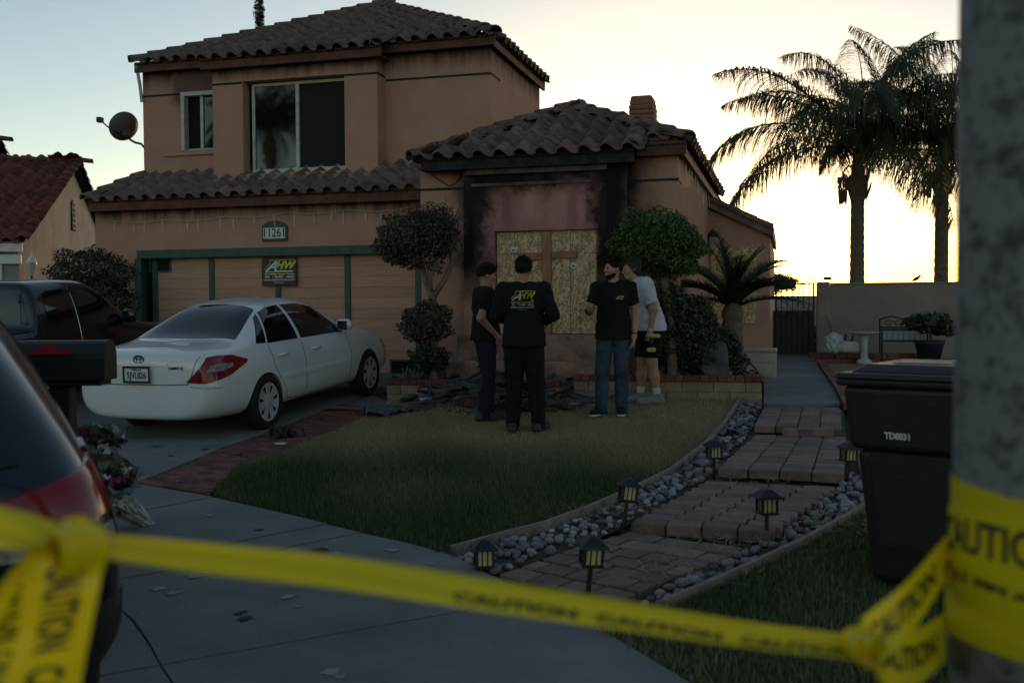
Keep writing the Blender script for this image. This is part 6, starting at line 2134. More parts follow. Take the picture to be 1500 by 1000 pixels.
            n2 = R @ V3(0, .35, -1); C.cut(H(0, 0, o.get('low', -.03)), n2 / np.linalg.norm(n2))
            put(leaf_mesh('hair', [(tuple(H(0, -.02 + (.03 if o.get('top') else 0), .075)), (.08, .092, .062))], 420, .018, m, 5, .75), 'hair', t)
            nm = 'hair'
        elif kind == 'beard':
            C = SDF(hd - .2, hd + .2, .006)
            C.ell(H(0, .022, -.05), (.062, .072, .068), .03, R); C.cone(H(-.02, .066, -.095), H(.02, .066, -.095), .022, .022, .02)
            n1 = R @ V3(0, .35, 1); C.cut(H(0, .04, -.055), n1 / np.linalg.norm(n1)); n2 = R @ V3(0, -1, 0); C.cut(H(0, .0, 0), n2); nm = 'beard'
        elif kind == 'cap':
            C = SDF(hd - .22, hd + .26, .006)
            C.ell(H(0, -.012, .035), (.086, .104, .095), .02, R)
            n2 = R @ V3(0, -.12, -1); C.cut(H(0, 0, .015), n2 / np.linalg.norm(n2))
            C.cone(H(-.045, .09, .03), H(.045, .09, .03), .02, .02, .02); C.ell(H(0, .125, .028), (.075, .07, .010), .01, R); nm = 'cap'
        elif kind == 'eyes':
            for s in (1, -1):
                e = MB().lathe([(.0005, -.007), (.009, -.004), (.011, 0), (.009, .004), (.0005, .007)], (0, 0, 0), 10, M=Matrix.Translation(Vector(H(s * .031, .082, .004))))
                e.build('eye', m, t, True)
            continue
        put(C.mesh(nm, m), nm, t)
    t['joints'] = 0
    del t['joints']
    return t, H


M['skin'] = mat('skin', (.42, .235, .16), .55, (.36, .19, .125), 12)
M['skin2'] = mat('skin_tanned', (.38, .20, .13), .55, (.31, .155, .10), 12)
M['black_cloth'] = mat('black_cotton', (.010, .010, .012), .92, (.015, .015, .018), 20, spec=.15)
M['navy_cloth'] = mat('dark_navy_denim', (.014, .016, .026), .9, (.02, .023, .034), 20, spec=.15)
M['jeans'] = mat('blue_denim', (.055, .088, .125), .9, (.028, .045, .07), 5, 7, .2, 160, spec=.15)
M['white_cloth'] = mat('pale_grey_cotton', (.52, .55, .60), .9, (.46, .49, .54), 9, spec=.15)
M['hair'] = mat('black_hair', (.006, .005, .0045), .75, (.014, .011, .009), 60, 3, .6, 140, spec=.2)
M['hair_br'] = mat('brown_hair', (.035, .024, .018), .75, (.07, .055, .045), 60, 3, .6, 140, spec=.2)
M['shoe_blk'] = mat('black_leather', (.012, .012, .013), .5)
M['shoe_gry'] = mat('grey_suede', (.24, .23, .21), .9, (.17, .16, .15), 20)
M['rubber_w'] = mat('white_rubber', (.55, .55, .55), .7)
M['eye'] = mat('eye_dark', (.02, .015, .012), .2)
M['sock'] = mat('sock_white', (.5, .5, .52), .9)


def stand(H=1.75, **k):
    s = H / 1.75
    J = dict(pelvis=(0, 0, .95), waist=(0, .0, 1.09), chest=(0, 0, 1.28), neck=(0, -.012, 1.475), head=(0, .012, 1.635),
             shR=(.185, -.01, 1.425), shL=(-.185, -.01, 1.425), elR=(.235, -.03, 1.14), elL=(-.235, -.03, 1.14), wrR=(.245, .05, .90), wrL=(-.245, .05, .90),
             hipR=(.092, 0, .91), hipL=(-.092, 0, .91), knR=(.105, .015, .49), knL=(-.105, .015, .49), anR=(.11, -.03, .092), anL=(-.11, -.03, .092), toR=(.125, .13, .055), toL=(-.125, .13, .055))
    J.update(k)
    for q, v in list(J.items()):
        if isinstance(v, tuple): J[q] = tuple(x * s for x in v)
    return J


def place(t, x, y, Z, rz, yaw_extra=0):
    p = px(x, y, Z)
    t.location = (p.x, p.y, gz(p.x, p.y) + .012)
    t.rotation_euler = (0, 0, math.radians(rz))


cy_ = 15.5
# young man in profile, facing right
p1, H1 = person('young person in black tee and dark jeans standing in profile with one arm hanging', dict(stand(1.69, shR=(.185, -.03, 1.42), elR=(.225, -.13, 1.15), wrR=(.20, .07, .945), wrL=(-.22, .10, .93), anR=(.10, -.06, .092), toR=(.12, .10, .055), knR=(.1, .0, .49), anL=(-.10, .05, .092), toL=(-.115, .21, .055), knL=(-.1, .06, .49)), head_pitch=-.12, curlR=.5, curlL=.5, huR=V3(1, .2, 0)),
                M['skin2'], [('shirt', M['black_cloth'], dict(sleeve=.68, hem=.05)), ('trousers', M['navy_cloth'], dict(loose=.012)), ('shoes', M['shoe_blk'], {}), ('hair', M['hair'], dict(top=1, front=.075, low=-.005)), ('eyes', M['eye'])])
place(p1, 712, 606, 10.9, cy_ - 70)
# back view, cap and long sleeves
p2, H2 = person('person in black cap and long-sleeved logo shirt standing with back turned', dict(stand(1.77, build=1.12, shR=(.205, -.01, 1.43), shL=(-.205, -.01, 1.43), elR=(.30, -.02, 1.17), elL=(-.285, .0, 1.17), wrR=(.19, .19, 1.10), wrL=(-.16, .20, 1.10), anR=(.145, -.02, .092), toR=(.20, .13, .055), knR=(.12, .02, .49), anL=(-.115, -.03, .092), toL=(-.13, .13, .055)), curlR=.6, curlL=.6, huR=V3(0, 0, 1), huL=V3(0, 0, 1)),
                M['skin2'], [('shirt', M['black_cloth'], dict(sleeve=1.88, hem=.09, loose=.014)), ('trousers', M['black_cloth'], dict(loose=.022)), ('shoes', M['shoe_blk'], {}), ('hair', M['hair'], dict(low=-.05, front=.0)), ('cap', M['black_cloth'])])
place(p2, 768, 629, 10.2, cy_ - 6)
# man facing the camera, arm raised to point
p3, H3 = person('bearded person in black logo tee and blue jeans gesturing with a bent arm', dict(stand(1.72, shR=(.19, -.01, 1.42), elR=(.27, .03, 1.16), wrR=(.285, .23, 1.20), elL=(-.24, -.05, 1.14), wrL=(-.235, .03, .895), anR=(.135, .05, .092), toR=(.185, .20, .055), knR=(.12, .06, .49), anL=(-.085, -.05, .092), toL=(-.10, .10, .055), knL=(-.09, .0, .49)), head_yaw=-.95, curlR=.75, curlL=.45, huR=V3(.5, 0, 1), huL=V3(-1, 0, 0), thumbL=-1),
                M['skin'], [('shirt', M['black_cloth'], dict(sleeve=.66, hem=.10)), ('trousers', M['jeans'], dict(loose=.016)), ('shoes', M['navy_cloth'], dict(sole=M['rubber_w'])), ('hair', M['hair'], dict(low=.0, front=.055)), ('beard', M['hair']), ('eyes', M['eye'])])
place(p3, 899, 600, 11.0, cy_ + 180 - 14)
# man leaning forward in pale tee and shorts, drill in hand
p4, H4 = person('person in pale grey tee and black shorts leaning forward with a drill in hand', dict(stand(1.74, build=1.16, waist=(0, .05, 1.09), chest=(0, .11, 1.27), neck=(0, .17, 1.44), head=(0, .235, 1.575), shR=(.19, .13, 1.39), shL=(-.19, .11, 1.39), elR=(.23, .13, 1.10), elL=(-.235, .03, 1.10), wrR=(.2, .25, .90), wrL=(-.235, .07, .855), anL=(-.10, -.05, .092), toL=(-.11, .12, .055), anR=(.10, .10, .092), toR=(.11, .27, .055), knR=(.1, .07, .49)), head_pitch=-.15, curlL=1.0, curlR=.6, huL=V3(-1, 0, 0), thumbL=-1),
                M['skin'], [('shirt', M['white_cloth'], dict(sleeve=.78, hem=.10, loose=.024)), ('trousers', M['black_cloth'], dict(to=.92, loose=.03)), ('shoes', M['shoe_gry'], dict(sole=M['shoe_gry'], high=.01)), ('socks', M['sock']), ('hair', M['hair_br'], dict(back=1, low=-.05, front=.03)), ('eyes', M['eye'])])
place(p4, 953, 589, 11.75, cy_ + 90 + 8)
bpy.context.view_layer.update()

# wristwatches and the cordless drill
def band(person_, el, wr, m, s=1.0):
    el, wr = Vector(el) * s, Vector(wr) * s
    d = (wr - el).normalized(); c = wr - d * .015
    Mx = frame_M(c, d.orthogonal(), d.cross(d.orthogonal()))
    MB().lathe([(.031, -.009), (.035, -.009), (.035, .009), (.031, .009)], (0, 0, 0), 16, M=Mx).build('wristwatch', m, person_)


band(p3, (-.24, -.05, 1.14), (-.235, .03, .895), M['black_plastic'], 1.72 / 1.75)
band(p4, (-.235, .03, 1.10), (-.235, .07, .855), mat('gold_watch', (.5, .45, .3), .3, metal=.7), 1.74 / 1.75)
M['lime'] = mat('lime_plastic', (.33, .40, .08), .5)
s_ = 1.74 / 1.75
wl = Vector((-.235, .07, .855)) * s_
dl = thing('cordless_drill', 'lime green and black cordless drill held beside the black shorts', 'drill', (0, 0, 0))
hx = p4.matrix_world @ (wl + Vector((-.02, -.03, -.10)))
dl.matrix_world = Matrix.Translation(hx) @ Matrix.Rotation(math.radians(cy_ + 90 + 8 + 180), 4, 'Z') @ Matrix.Scale(.78, 4)
MB().tube([(0, -.11, .05), (0, .06, .05), (0, .10, .05)], [.032, .034, .022], 12).build('motor_housing', M['lime'], dl, True)
MB().tube([(0, .10, .05), (0, .15, .05)], [.018, .010], 10).build('chuck', M['black_plastic'], dl, True)
MB().tube([(0, -.02, .03), (0, -.04, -.12)], [.020, .022], 10).build('grip', M['black_plastic'], dl, True)
MB().cbox((-.035, -.10, -.185), (.035, .03, -.12), .012).build('battery', M['lime'], dl)

# ------------------------------------------------------------------ the firm's logo
M['ink_y'] = mat('yellow_ink', (.62, .60, .02), .6); M['ink_w'] = mat('white_ink', (.60, .65, .72), .6)


def logo(full=True):
    """flat meshes in a 1.0 wide layout, centred"""
    out = []
    def tx(s, size, x, y, m, bold=.0, shear=0.0, sq=1.0):
        me = text_mesh(s, size, m, .0006, bold, shear, 'CENTER', sq)
        for v in me.vertices: v.co.x += x; v.co.y += y
        out.append(me)
    def fit(s, width, size, y, m, bold, shear=0.0):
        me = text_mesh(s, size, m, .0006, bold, shear, 'CENTER', 1.0)
        xs = [v.co.x for v in me.vertices]; k = width / (max(xs) - min(xs)); mid = (max(xs) + min(xs)) / 2
        for v in me.vertices: v.co.x = (v.co.x - mid) * k; v.co.y += y
        out.append(me)
    tx('A', .46, -.235, .20, M['ink_w'], .014, .45, 1.05)
    tx('HW', .34, .165, .235, M['ink_y'], .016, .35, .92)
    b = MB(); b.add([(-.44, .02, 0), (.40, .02, 0), (.46, .065, 0), (-.12, .065, 0), (-.14, .045, 0), (-.42, .04, 0)], [(0, 1, 2, 3, 4, 5)])
    out.append(b.mesh('swoosh', M['ink_w']))
    b = MB(); w = .012
    path_ = [(-.46, .10), (-.27, .31), (-.27, .42), (-.23, .42), (-.20, .39), (-.17, .42), (.48, .42), (.40, .25)]
    for a, c in zip(path_, path_[1:]):
        a, c = Vector((*a, 0)), Vector((*c, 0)); d = (c - a).normalized(); s = Vector((-d.y, d.x, 0)) * w * .6
        b.add([a - s, c - s, c + s, a + s], [(0, 1, 2, 3)])
    out.append(b.mesh('roof_outline', M['ink_y']))
    if full:
        fit('Affordable Home Works', .94, .085, -.045, M['ink_y'], .004, .25)
        for w_, x_, k_ in (('FIRE', -.36, .82), ('•', -.20, 1), ('WATER', -.01, .82), ('•', .19, 1), ('MOLD', .345, .82)): tx(w_, .095, x_, -.145, M['ink_w'], .004, 0.0, k_)
        fit('DAMAGE RESTORATION SPECIALISTS', .94, .062, -.245, M['ink_w'], .003)
        fit('CA Lic. #', .3, .06, -.335, M['ink_w'], .001)
    return out


def print_on(person_, meshes, centre, half_w, facing, tree, right):
    """lay the print on the cloth: cast along 'facing' onto the garment"""
    fd = Vector(facing).normalized(); r = Vector(right).normalized(); up = Vector((0, 0, 1))
    for me in meshes:
        for v in me.vertices:
            p = Vector(centre) + r * v.co.x * half_w * 2 + up * v.co.y * half_w * 2
            h = tree.ray_cast(p - fd * .5, fd)
            q = h[0] if h[0] is not None else p
            v.co = q - fd * (.004 if h[0] is not None else 0)
        put(me, 'shirt_print', person_)


def shirt_tree(t):
    me = [c for c in t.children if c.name.startswith('shirt')][0].data
    return BVHTree.FromPolygons([v.co.copy() for v in me.vertices], [tuple(p.vertices) for p in me.polygons])


print_on(p2, logo(True), (-.0, -.3, 1.325), .125, (0, 1, 0), shirt_tree(p2), (1, 0, 0))
print_on(p3, logo(False), (-.085, .3, 1.27), .045, (0, -1, 0), shirt_tree(p3), (-1, 0, 0))
# ------------------------------------------------------------------ things on the house
def eaves_lights(name, label, pts, n, seed, drop=(.10, .24)):
    t = thing(name, label, 'string lights', pts[0])
    r = random.Random(seed); obs = []
    P = []
    for a, b in zip(pts, pts[1:]):
        a, b = Vector(a), Vector(b)
        for i in range(10): P.append(a.lerp(b, i / 10) + Vector((0, 0, -.05 * math.sin(math.pi * i / 10))))
    P.append(Vector(pts[-1]))
    obs.append(MB().tube(P, .005, 4).build('wire', M['alu']))
    for i in range(n):
        f = (i + r.uniform(.2, .8)) / n * (len(P) - 1); k = int(f); q = P[k].lerp(P[min(k + 1, len(P) - 1)], f - k)
        l = r.uniform(*drop); s = r.uniform(-.03, .03)
        obs.append(MB().tube([q, q + Vector((s * .5, -.004, -l * .5)), q + Vector((s, 0, -l))], [.005, .006, .004], 5).build('icicle_strand', M['white']))
    world_to(t, *obs)


ya = VG - .04
eaves_lights('string_lights', 'white icicle lights strung below the garage eave', [pv(x, y, ya) for x, y in ((160, 323), (240, 322), (330, 317), (420, 311), (510, 307), (600, 304))], 17, 3)
u_r = uFR + .03
eaves_lights('string_lights', 'white icicle lights along the right side eave of the front bay', [(u_r, VP + .25, zg2 + .42), (u_r, 14.8, zg2 + .40), (u_r, 16.4, zg2 + .40), (u_r, 17.9, zg2 + .40)], 26, 4, (.12, .34))

# hanging wire on the left pilaster
P = [pv(x, y, VP - .03) for x, y in ((622, 245), (640, 262), (657, 272), (664, 271), (676, 258))]
tag(MB().tube(P, .006, 5).build('loose_wire', M['black_metal']), 'loose black wire sagging across the left pilaster under the eave', 'wire')

# house number plaque
a, b = pv(386, 333, VG - .03), pv(418.5, 350, VG - .03)
cx, w, h = (a.x + b.x) / 2, (b.x - a.x) / 2, (a.z - b.z)
t = thing('house_number', 'house number plaque 11261 with green scrolled frame above the garage', 'plaque', (cx, VG - .03, b.z))
MB().cbox((-w - .03, -.012, -.03), (w + .03, .028, h + .025), .01).build('frame', M['green'], t)
n = 12
top = [(-w - .02, h + .02)] + [((-w - .02) + (2 * w + .04) * i / n, h + .025 + .085 * math.sin(math.pi * i / n) ** .8) for i in range(1, n)] + [(w + .02, h + .02)]
MB().prism([(x, -.01, z) for x, z in top], (0, .03, 0)).build('crest', M['green'], t)
MB().box((-w + .005, -.018, .012), (w - .005, -.0125, h - .012)).build('number_tile', mat('glazed_tile', (.55, .58, .60), .3), t)
put(text_mesh('11261', h * 1.0, mat('number_ink', (.02, .03, .06), .5), .001, .003, squeeze=.86), 'digits', t, frame_M(Vector((0, -.0195, h / 2)), (1, 0, 0), (0, 0, 1)))

# contractor sign
a, b = pv(383, 377.5, vD - .06), pv(434.5, 418.5, vD - .06)
cx, w, h = (a.x + b.x) / 2, (b.x - a.x) / 2, (a.z - b.z)
t = thing('contractor_sign', 'black AHW fire water mold restoration sign fixed to the garage door', 'sign', (cx, vD - .05, b.z))
MB().cbox((-w, -.006, 0), (w, .02, h), .004).build('board', M['black_plastic'], t)
for me in logo(True):
    for v in me.vertices: v.co = Vector((v.co.x * w * 1.88, v.co.y * h * 1.06, v.co.z * .5))
    put(me, 'sign_print', t, frame_M(Vector((0, -.0085, h * .47)), (1, 0, 0), (0, 0, 1)))

# satellite dish on the left wall
mount = pv(211, 232, VU + .5); mount.x = uUL - .02
Zd = (mount - CAM).dot(RC @ Vector((0, 0, -1)))
dc = px(181, 185, Zd)
t = thing('satellite_dish', 'dark satellite dish on a bent pipe mount on the upper left house wall', 'satellite dish', mount)
right = RC @ Vector((1, 0, 0)); fwd = RC @ Vector((0, 0, -1))
nrm = (-right * .60 + Vector((0, 0, .42)) + fwd * .55).normalized()
Q = nrm.to_track_quat('Z', 'Y').to_matrix().to_4x4()
obs = []
prof = [(.004, -.075), (.10, -.066), (.20, -.038), (.275, 0), (.285, .004), (.285, -.006), (.20, -.05), (.10, -.078), (.004, -.088)]
obs.append(MB().lathe(prof, (0, 0, 0), 28, M=Matrix.Translation(dc) @ Q).build('reflector', mat('dish_grey', (.10, .10, .105), .6), smooth=True))
lnb = px(147, 176, Zd - .25)
obs.append(MB().tube([dc - nrm * .08 - Vector((0, 0, .2)), lnb.lerp(dc, .35) - Vector((0, 0, .10)), lnb], .014, 6).build('feed_arm', M['black_metal']))
obs.append(MB().cbox((-.05, -.07, -.05), (.05, .05, .05), .015, M=Matrix.Translation(lnb)).build('feed_horn', M['black_plastic']))
obs.append(MB().cbox((-.06, -.06, -.07), (.06, .06, .07), .015, M=Matrix.Translation(dc - nrm * .12 - Vector((0, 0, .09)))).build('bracket', M['black_metal']))
obs.append(MB().tube([dc - nrm * .12 - Vector((0, 0, .1)), px(191, 205, Zd), px(198, 209, Zd), px(207, 211, Zd), px(211, 216, Zd), mount], .022, 8).build('mount_pipe', M['black_metal'], smooth=True))
world_to(t, *obs)
# downspout
tag(MB().tube([pv(200, 97, VU - .15), pv(205, 125, VU - .1), pv(208, 150, VU - .05)], .03, 6).build('downspout', M['alu'], house), None)

# ------------------------------------------------------------------ burnt debris on the lawn
rd = random.Random(21)
M['char2'] = mat('charred_wood', (.016, .014, .014), .85, (.075, .066, .062), 7, 7, .7, 30, rnd=.5)
M['ash'] = mat('ash_grey', (.11, .11, .115), .95, (.03, .03, .032), 8, 6, .6, 30)
def debris_spot():
    q = rd.random()
    x = rd.gauss(735, 75) if q < .75 else rd.uniform(590, 860)
    x = min(max(x, 600), 868)
    y = 592 + rd.uniform(-18, 14) - .0006 * (x - 735) ** 2 * .2
    return x, y
for i in range(110):
    x, y = debris_spot()
    p = pg(x, y)
    L, w, th = rd.uniform(.18, .75), rd.uniform(.04, .17), rd.uniform(.015, .06)
    hgt = max(0, .30 - abs(x - 705) / 480 + (592 - y) * .010) * rd.random()
    b = MB(); n = 6; rows = []
    for k in range(n):
        s = -L / 2 + L * k / (n - 1); ww = w * rd.uniform(.55, 1.0) * (.45 if k in (0, n - 1) else 1); j = rd.uniform(-.012, .012)
        rows.append([(s, -ww / 2 + j, 0), (s, ww / 2 + j, 0), (s, ww / 2 + j, th * rd.uniform(.6, 1.1)), (s, -ww / 2 + j, th * rd.uniform(.6, 1.1))])
    b.grid(rows, closed=True); b.add(rows[0], [(3, 2, 1, 0)]); b.add(rows[-1], [(0, 1, 2, 3)])
    o = b.build('charred_board', M['char2' if i % 4 else 'ash'])
    o.matrix_world = Matrix.Translation((p.x, p.y, p.z + .02 + hgt)) @ Euler((rd.uniform(-.5, .5), rd.uniform(-.45, .45), rd.uniform(-.7, .7) + (1.2 if rd.random() < .25 else 0))).to_matrix().to_4x4()
    zone = 'by the garage-side planter end' if x < 660 else ('at the feet of the standing group' if x < 800 else 'by the gap between the two planters')
    tag(o, ('ash-grey' if i % 4 == 0 else 'charred black') + ' broken board in the burnt heap ' + zone, 'board', 'charred boards in the burnt heap')
b = MB()
for i in range(1500):
    x, y = debris_spot(); x += rd.gauss(0, 12); y += rd.gauss(0, 3)
    p = pg(x, y); s = rd.uniform(.008, .04)
    hgt = max(0, .16 - abs(x - 715) / 800 + (592 - y) * .006) * rd.random()
    Mx = Matrix.Translation((p.x, p.y, p.z + hgt)) @ Euler((rd.uniform(0, 3), rd.uniform(0, 3), rd.uniform(0, 3))).to_matrix().to_4x4() @ Matrix.Diagonal((s, s * rd.uniform(.3, 1), s * rd.uniform(.2, .6), 1))
    b.add([Mx @ Vector(q) for q in ((1, 0, 0), (-.6, .8, 0), (-.5, -.9, 0), (0, 0, 1), (.1, .1, -.8))], [(0, 1, 3), (1, 2, 3), (2, 0, 3), (1, 0, 4), (2, 1, 4), (0, 2, 4)])
tag(b.build('char_rubble', M['char2']), 'small black char and ash scattered around the burnt heap', 'rubble', kind='stuff')


def crumple(name, label, cat, c, lx, ly, amp, m, rz, seed, tilt=0.0, nx=18, ny=14):
    r = random.Random(seed)
    ph = [(r.uniform(4, 16), r.uniform(4, 16), r.uniform(0, 6)) for _ in range(7)]
    rows = []
    for j in range(ny + 1):
        row = []
        for i in range(nx + 1):
            x, y = (i / nx - .5) * lx, (j / ny - .5) * ly
            k = 1 + .18 * math.sin(5 * i / nx + seed) * math.cos(4 * j / ny)
            z = sum(math.sin(a * x / lx * 2 + b_ * y / ly + p_) for a, b_, p_ in ph) * amp / 4 + abs(r.gauss(0, amp * .12))
            row.append((x * k, y * (1 + .15 * math.sin(6 * i / nx)), max(z + amp * .6, 0)))
        rows.append(row)
    b = MB().grid(rows); low = [[(x, y, z - .012) for x, y, z in r_] for r_ in rows]; b.grid([r_[::-1] for r_ in low])
    o = b.build(name, m)
    o.matrix_world = Matrix.Translation(c + Vector((0, 0, .015))) @ Matrix.Rotation(rz, 4, 'Z') @ Matrix.Rotation(tilt, 4, 'X')
    return tag(o, label, cat)


M['sheet'] = mat('scorched_sheet', (.11, .12, .135), .6, (.035, .037, .042), 6, 7, .6, 20)
crumple('scorched_sheet', 'crumpled grey scorched sheet lying at the lawn corner by the driveway', 'sheet', pg(572, 605), .62, .62, .06, M['sheet'], .6, 3, .05)
crumple('scorched_sheet', 'blackened sheet draped over the left planter in the debris', 'sheet', pg(655, 572) + Vector((0, -.06, .10)), .95, .45, .10, mat('blackened_sheet', (.035, .035, .04), .7, (.10, .10, .11), 7, 7, .7, 24), .2, 5, .35)
crumple('burnt_cloth', 'small black burnt rag on the red brick strip', 'rag', pg(422, 641), .34, .22, .07, M['char2'], .3, 8)
crumple('ash_bag', 'pale scorched bag sitting on the left planter cap', 'bag', pv(603, 550, VPL + .1) + Vector((0, 0, -.02)), .22, .16, .07, mat('scorched_paper', (.36, .31, .18), .85, (.06, .05, .04), 9), .2, 9)
for (x, y, L, w, rz, mm, lab) in ((512, 601, .62, .13, -.1, 'bark', 'split pale plank lying on the driveway edge near the scorched sheet'), (858, 596, .42, .09, -.25, 'straw', 'singed yellowish board at the right end of the burnt heap'), (790, 583, 1.25, .035, -.03, 'char2', 'long thin charred batten along the planter foot')):
    p = pg(x, y)
    b = MB(); b.cbox((-L / 2, -w / 2, 0), (L / 2, w / 2, .022), .006)
    o = b.build('plank', M[mm]); o.matrix_world = Matrix.Translation(p + Vector((0, 0, .02))) @ Matrix.Rotation(rz + math.radians(15), 4, 'Z') @ Matrix.Rotation(.03, 4, 'Y'); tag(o, lab, 'plank')
p = pg(628, 592)
t = thing('water_bottle', 'clear blue plastic bottle lying in the debris', 'bottle', p + Vector((0, 0, .05)), .3)
M['blue_pl'] = mat('pale_blue_plastic', (.22, .42, .58), .25)
MB().tube([(-.11, 0, 0), (-.10, 0, 0), (.05, 0, 0), (.09, 0, 0)], [.025, .035, .035, .014], 12).build('body', M['blue_pl'], t, True)
MB().tube([(.09, 0, 0), (.115, 0, 0)], .015, 10).build('cap', M['white'], t)
p = pg(700, 597)
t = thing('red_crate', 'scorched red plastic crate piece in the debris behind the standing group', 'crate', p + Vector((0, 0, .01)), .25)
M['red_pl'] = mat('scorched_red_plastic', (.12, .02, .018), .6, (.03, .012, .012), 8)
MB().cbox((-.17, -.1, 0), (.17, .1, .015), .004).build('base', M['red_pl'], t)
for s in (-1, 1): MB().cbox((-.17, s * .1 - .008, .016), (.17, s * .1 + .008, .11), .004).build('side', M['red_pl'], t)
for s in (-1, 1): MB().cbox((s * .17 - .008, -.09, .016), (s * .17 + .008, .09, .10), .004).build('end', M['red_pl'], t)
p = pg(411, 652)
tag(MB().lathe([(.06, 0), (.065, .004), (.03, .006)], (p.x, p.y, p.z + .014), 14).build('paper_scrap', M['white']), 'small white round scrap on the red brick strip', 'scrap')

# ------------------------------------------------------------------ path lights
M['amber'] = mat('cream_lamp_glass', (.58, .52, .26), .3)


def path_light(label, x, y, hs, lean=0.0, lean_dir=0.0, s=1.0, fallen=False):
    p = pg(x, y)
    t = thing('path_light', label, 'path light', p, group=None)
    s *= .84
    w, hh = .052 * s, .115 * s
    if not fallen: MB().tube([(0, 0, -.03), (0, 0, hs)], .013, 8).build('stake', M['black_metal'], t)
    MB().cbox((-w - .012, -w - .012, hs), (w + .012, w + .012, hs + .014), .004).build('base_plate', M['black_metal'], t)
    MB().box((-w + .006, -w + .006, hs + .0145), (w - .006, w - .006, hs + hh)).build('lamp_glass', M['amber'] if not fallen else M['dark'], t)
    for sx in (-1, 1):
        for sy in (-1, 1): MB().box((sx * w - .006, sy * w - .006, hs + .0146), (sx * w + .006, sy * w + .006, hs + hh - .001)).build('corner_post', M['black_metal'], t)
    for k in (-.33, .33):
        for sy in (-1, 1):
            MB().box((k * w - .003, sy * (w - .004) - .004, hs + .0147), (k * w + .003, sy * (w - .004) + .004, hs + hh - .002)).build('glazing_bar', M['black_metal'], t)
            MB().box((sy * (w - .004) - .004, k * w - .003, hs + .0147), (sy * (w - .004) + .004, k * w + .003, hs + hh - .002)).build('glazing_bar', M['black_metal'], t)
    z = hs + hh; e = w + .028
    b = MB(); b.add([(-e, -e, z), (e, -e, z), (e, e, z), (-e, e, z), (-e * .92, -e * .92, z + .012), (e * .92, -e * .92, z + .012), (e * .92, e * .92, z + .012), (-e * .92, e * .92, z + .012), (-.022, -.022, z + .05), (.022, -.022, z + .05), (.022, .022, z + .05), (-.022, .022, z + .05), (0, 0, z + .058)],
                    [(3, 2, 1, 0), (0, 1, 5, 4), (1, 2, 6, 5), (2, 3, 7, 6), (3, 0, 4, 7), (4, 5, 9, 8), (5, 6, 10, 9), (6, 7, 11, 10), (7, 4, 8, 11), (8, 9, 12), (9, 10, 12), (10, 11, 12), (11, 8, 12)])
    if not fallen: b.build('roof', M['black_metal'], t)
    t.rotation_euler = Euler((lean * math.cos(lean_dir), lean * math.sin(lean_dir), .45))
    return t


path_light('low path light among dark pebbles at the sidewalk end of the edging', 709, 835, .02)
path_light('tilted path light by the pale pebbles next to the edging board', 914, 768, .15, .16, 1.9)
path_light('path light standing in the first paver section near the sidewalk', 861, 874, .16, .10, .9)
path_light('path light at the dry straw on the second paver step', 1123, 794, .17)
path_light('path light in the left pebbles beside the third paver step', 1046, 697, .14)
path_light('broken roofless path light lying in the left pebbles', 1071, 641, .0, .1, 1.0, .8, True)
path_light('path light on the right pebble strip close to the bin', 1241, 706, .16, .05, 1.5)

# ------------------------------------------------------------------ mailbox, flowers
mb_c = px(92, 526, 5.2)
gnd = gz(mb_c.x, mb_c.y)
t = thing('mailbox', 'black metal mailbox with red flag on a black post', 'mailbox', (mb_c.x, mb_c.y, gnd), math.radians(15.5 + 4))
zb = mb_c.z - gnd - .105
n = 10
prof = [(-.095, 0), (.095, 0), (.095, .11)] + [(.095 * math.cos(math.pi * i / n), .11 + .095 * math.sin(math.pi * i / n)) for i in range(1, n)] + [(-.095, .11)]
MB().prism([(-.25, a, zb + b_) for a, b_ in prof], (.48, 0, 0)).build('box', M['black_metal'], t)
MB().prism([(.232, a * 1.04, zb - .004 + b_ * 1.03) for a, b_ in prof], (.012, 0, 0)).build('door', M['black_metal'], t)
fl = MB().box((-.13, -.112, zb + .135), (.08, -.107, zb + .165)); fl.box((-.07, -.1115, zb + .166), (.0, -.1075, zb + .185))
fl.build('flag', mat('flag_red', (.30, .015, .02), .5), t)
MB().cbox((-.05, -.05, -.1), (.05, .05, zb - .03), .006).build('post', M['black_metal'], t)
MB().cbox((-.24, -.08, zb - .03), (.22, .08, zb - .001), .004).build('mount_board', M['black_metal'], t)


def bouquet(label, c, d, seed, L=.42):
    r = random.Random(seed)
    t = thing('flower_bouquet', label, 'bouquet', c)
    d = Vector(d).normalized(); a = d.orthogonal().normalized(); b_ = d.cross(a)
    rows = []
    for j in range(7):
        q = j / 6; rad = .02 + .105 * q ** 1.2
        rows.append([d * (L * (q - .5)) + (a * math.cos(6.283 * i / 18) + b_ * math.sin(6.283 * i / 18)) * rad * (1 + r.uniform(-.3, .3)) + d * r.uniform(-.02, .02) for i in range(18)])
    MB().grid(rows, closed=True).build('paper_wrap', M['wrap'], t)
    for i in range(7):
        p = d * (L * .42 + r.uniform(-.05, .04)) + a * r.gauss(0, .055) + b_ * r.gauss(0, .055)
        s = r.uniform(.03, .05)
        put(leaf_mesh('flower', [((p.x, p.y, p.z), (s, s, s * .7))], 45, .018, M[('petal_w', 'petal_r', 'petal_y')[(i + seed) % 3]], seed * 10 + i, .3), 'flower', t)
    put(leaf_mesh('foliage', [(tuple(d * L * .3), (.10, .10, .10))], 90, .03, M['leaf_dark'], seed + 70, .3), 'foliage', t)
    return t


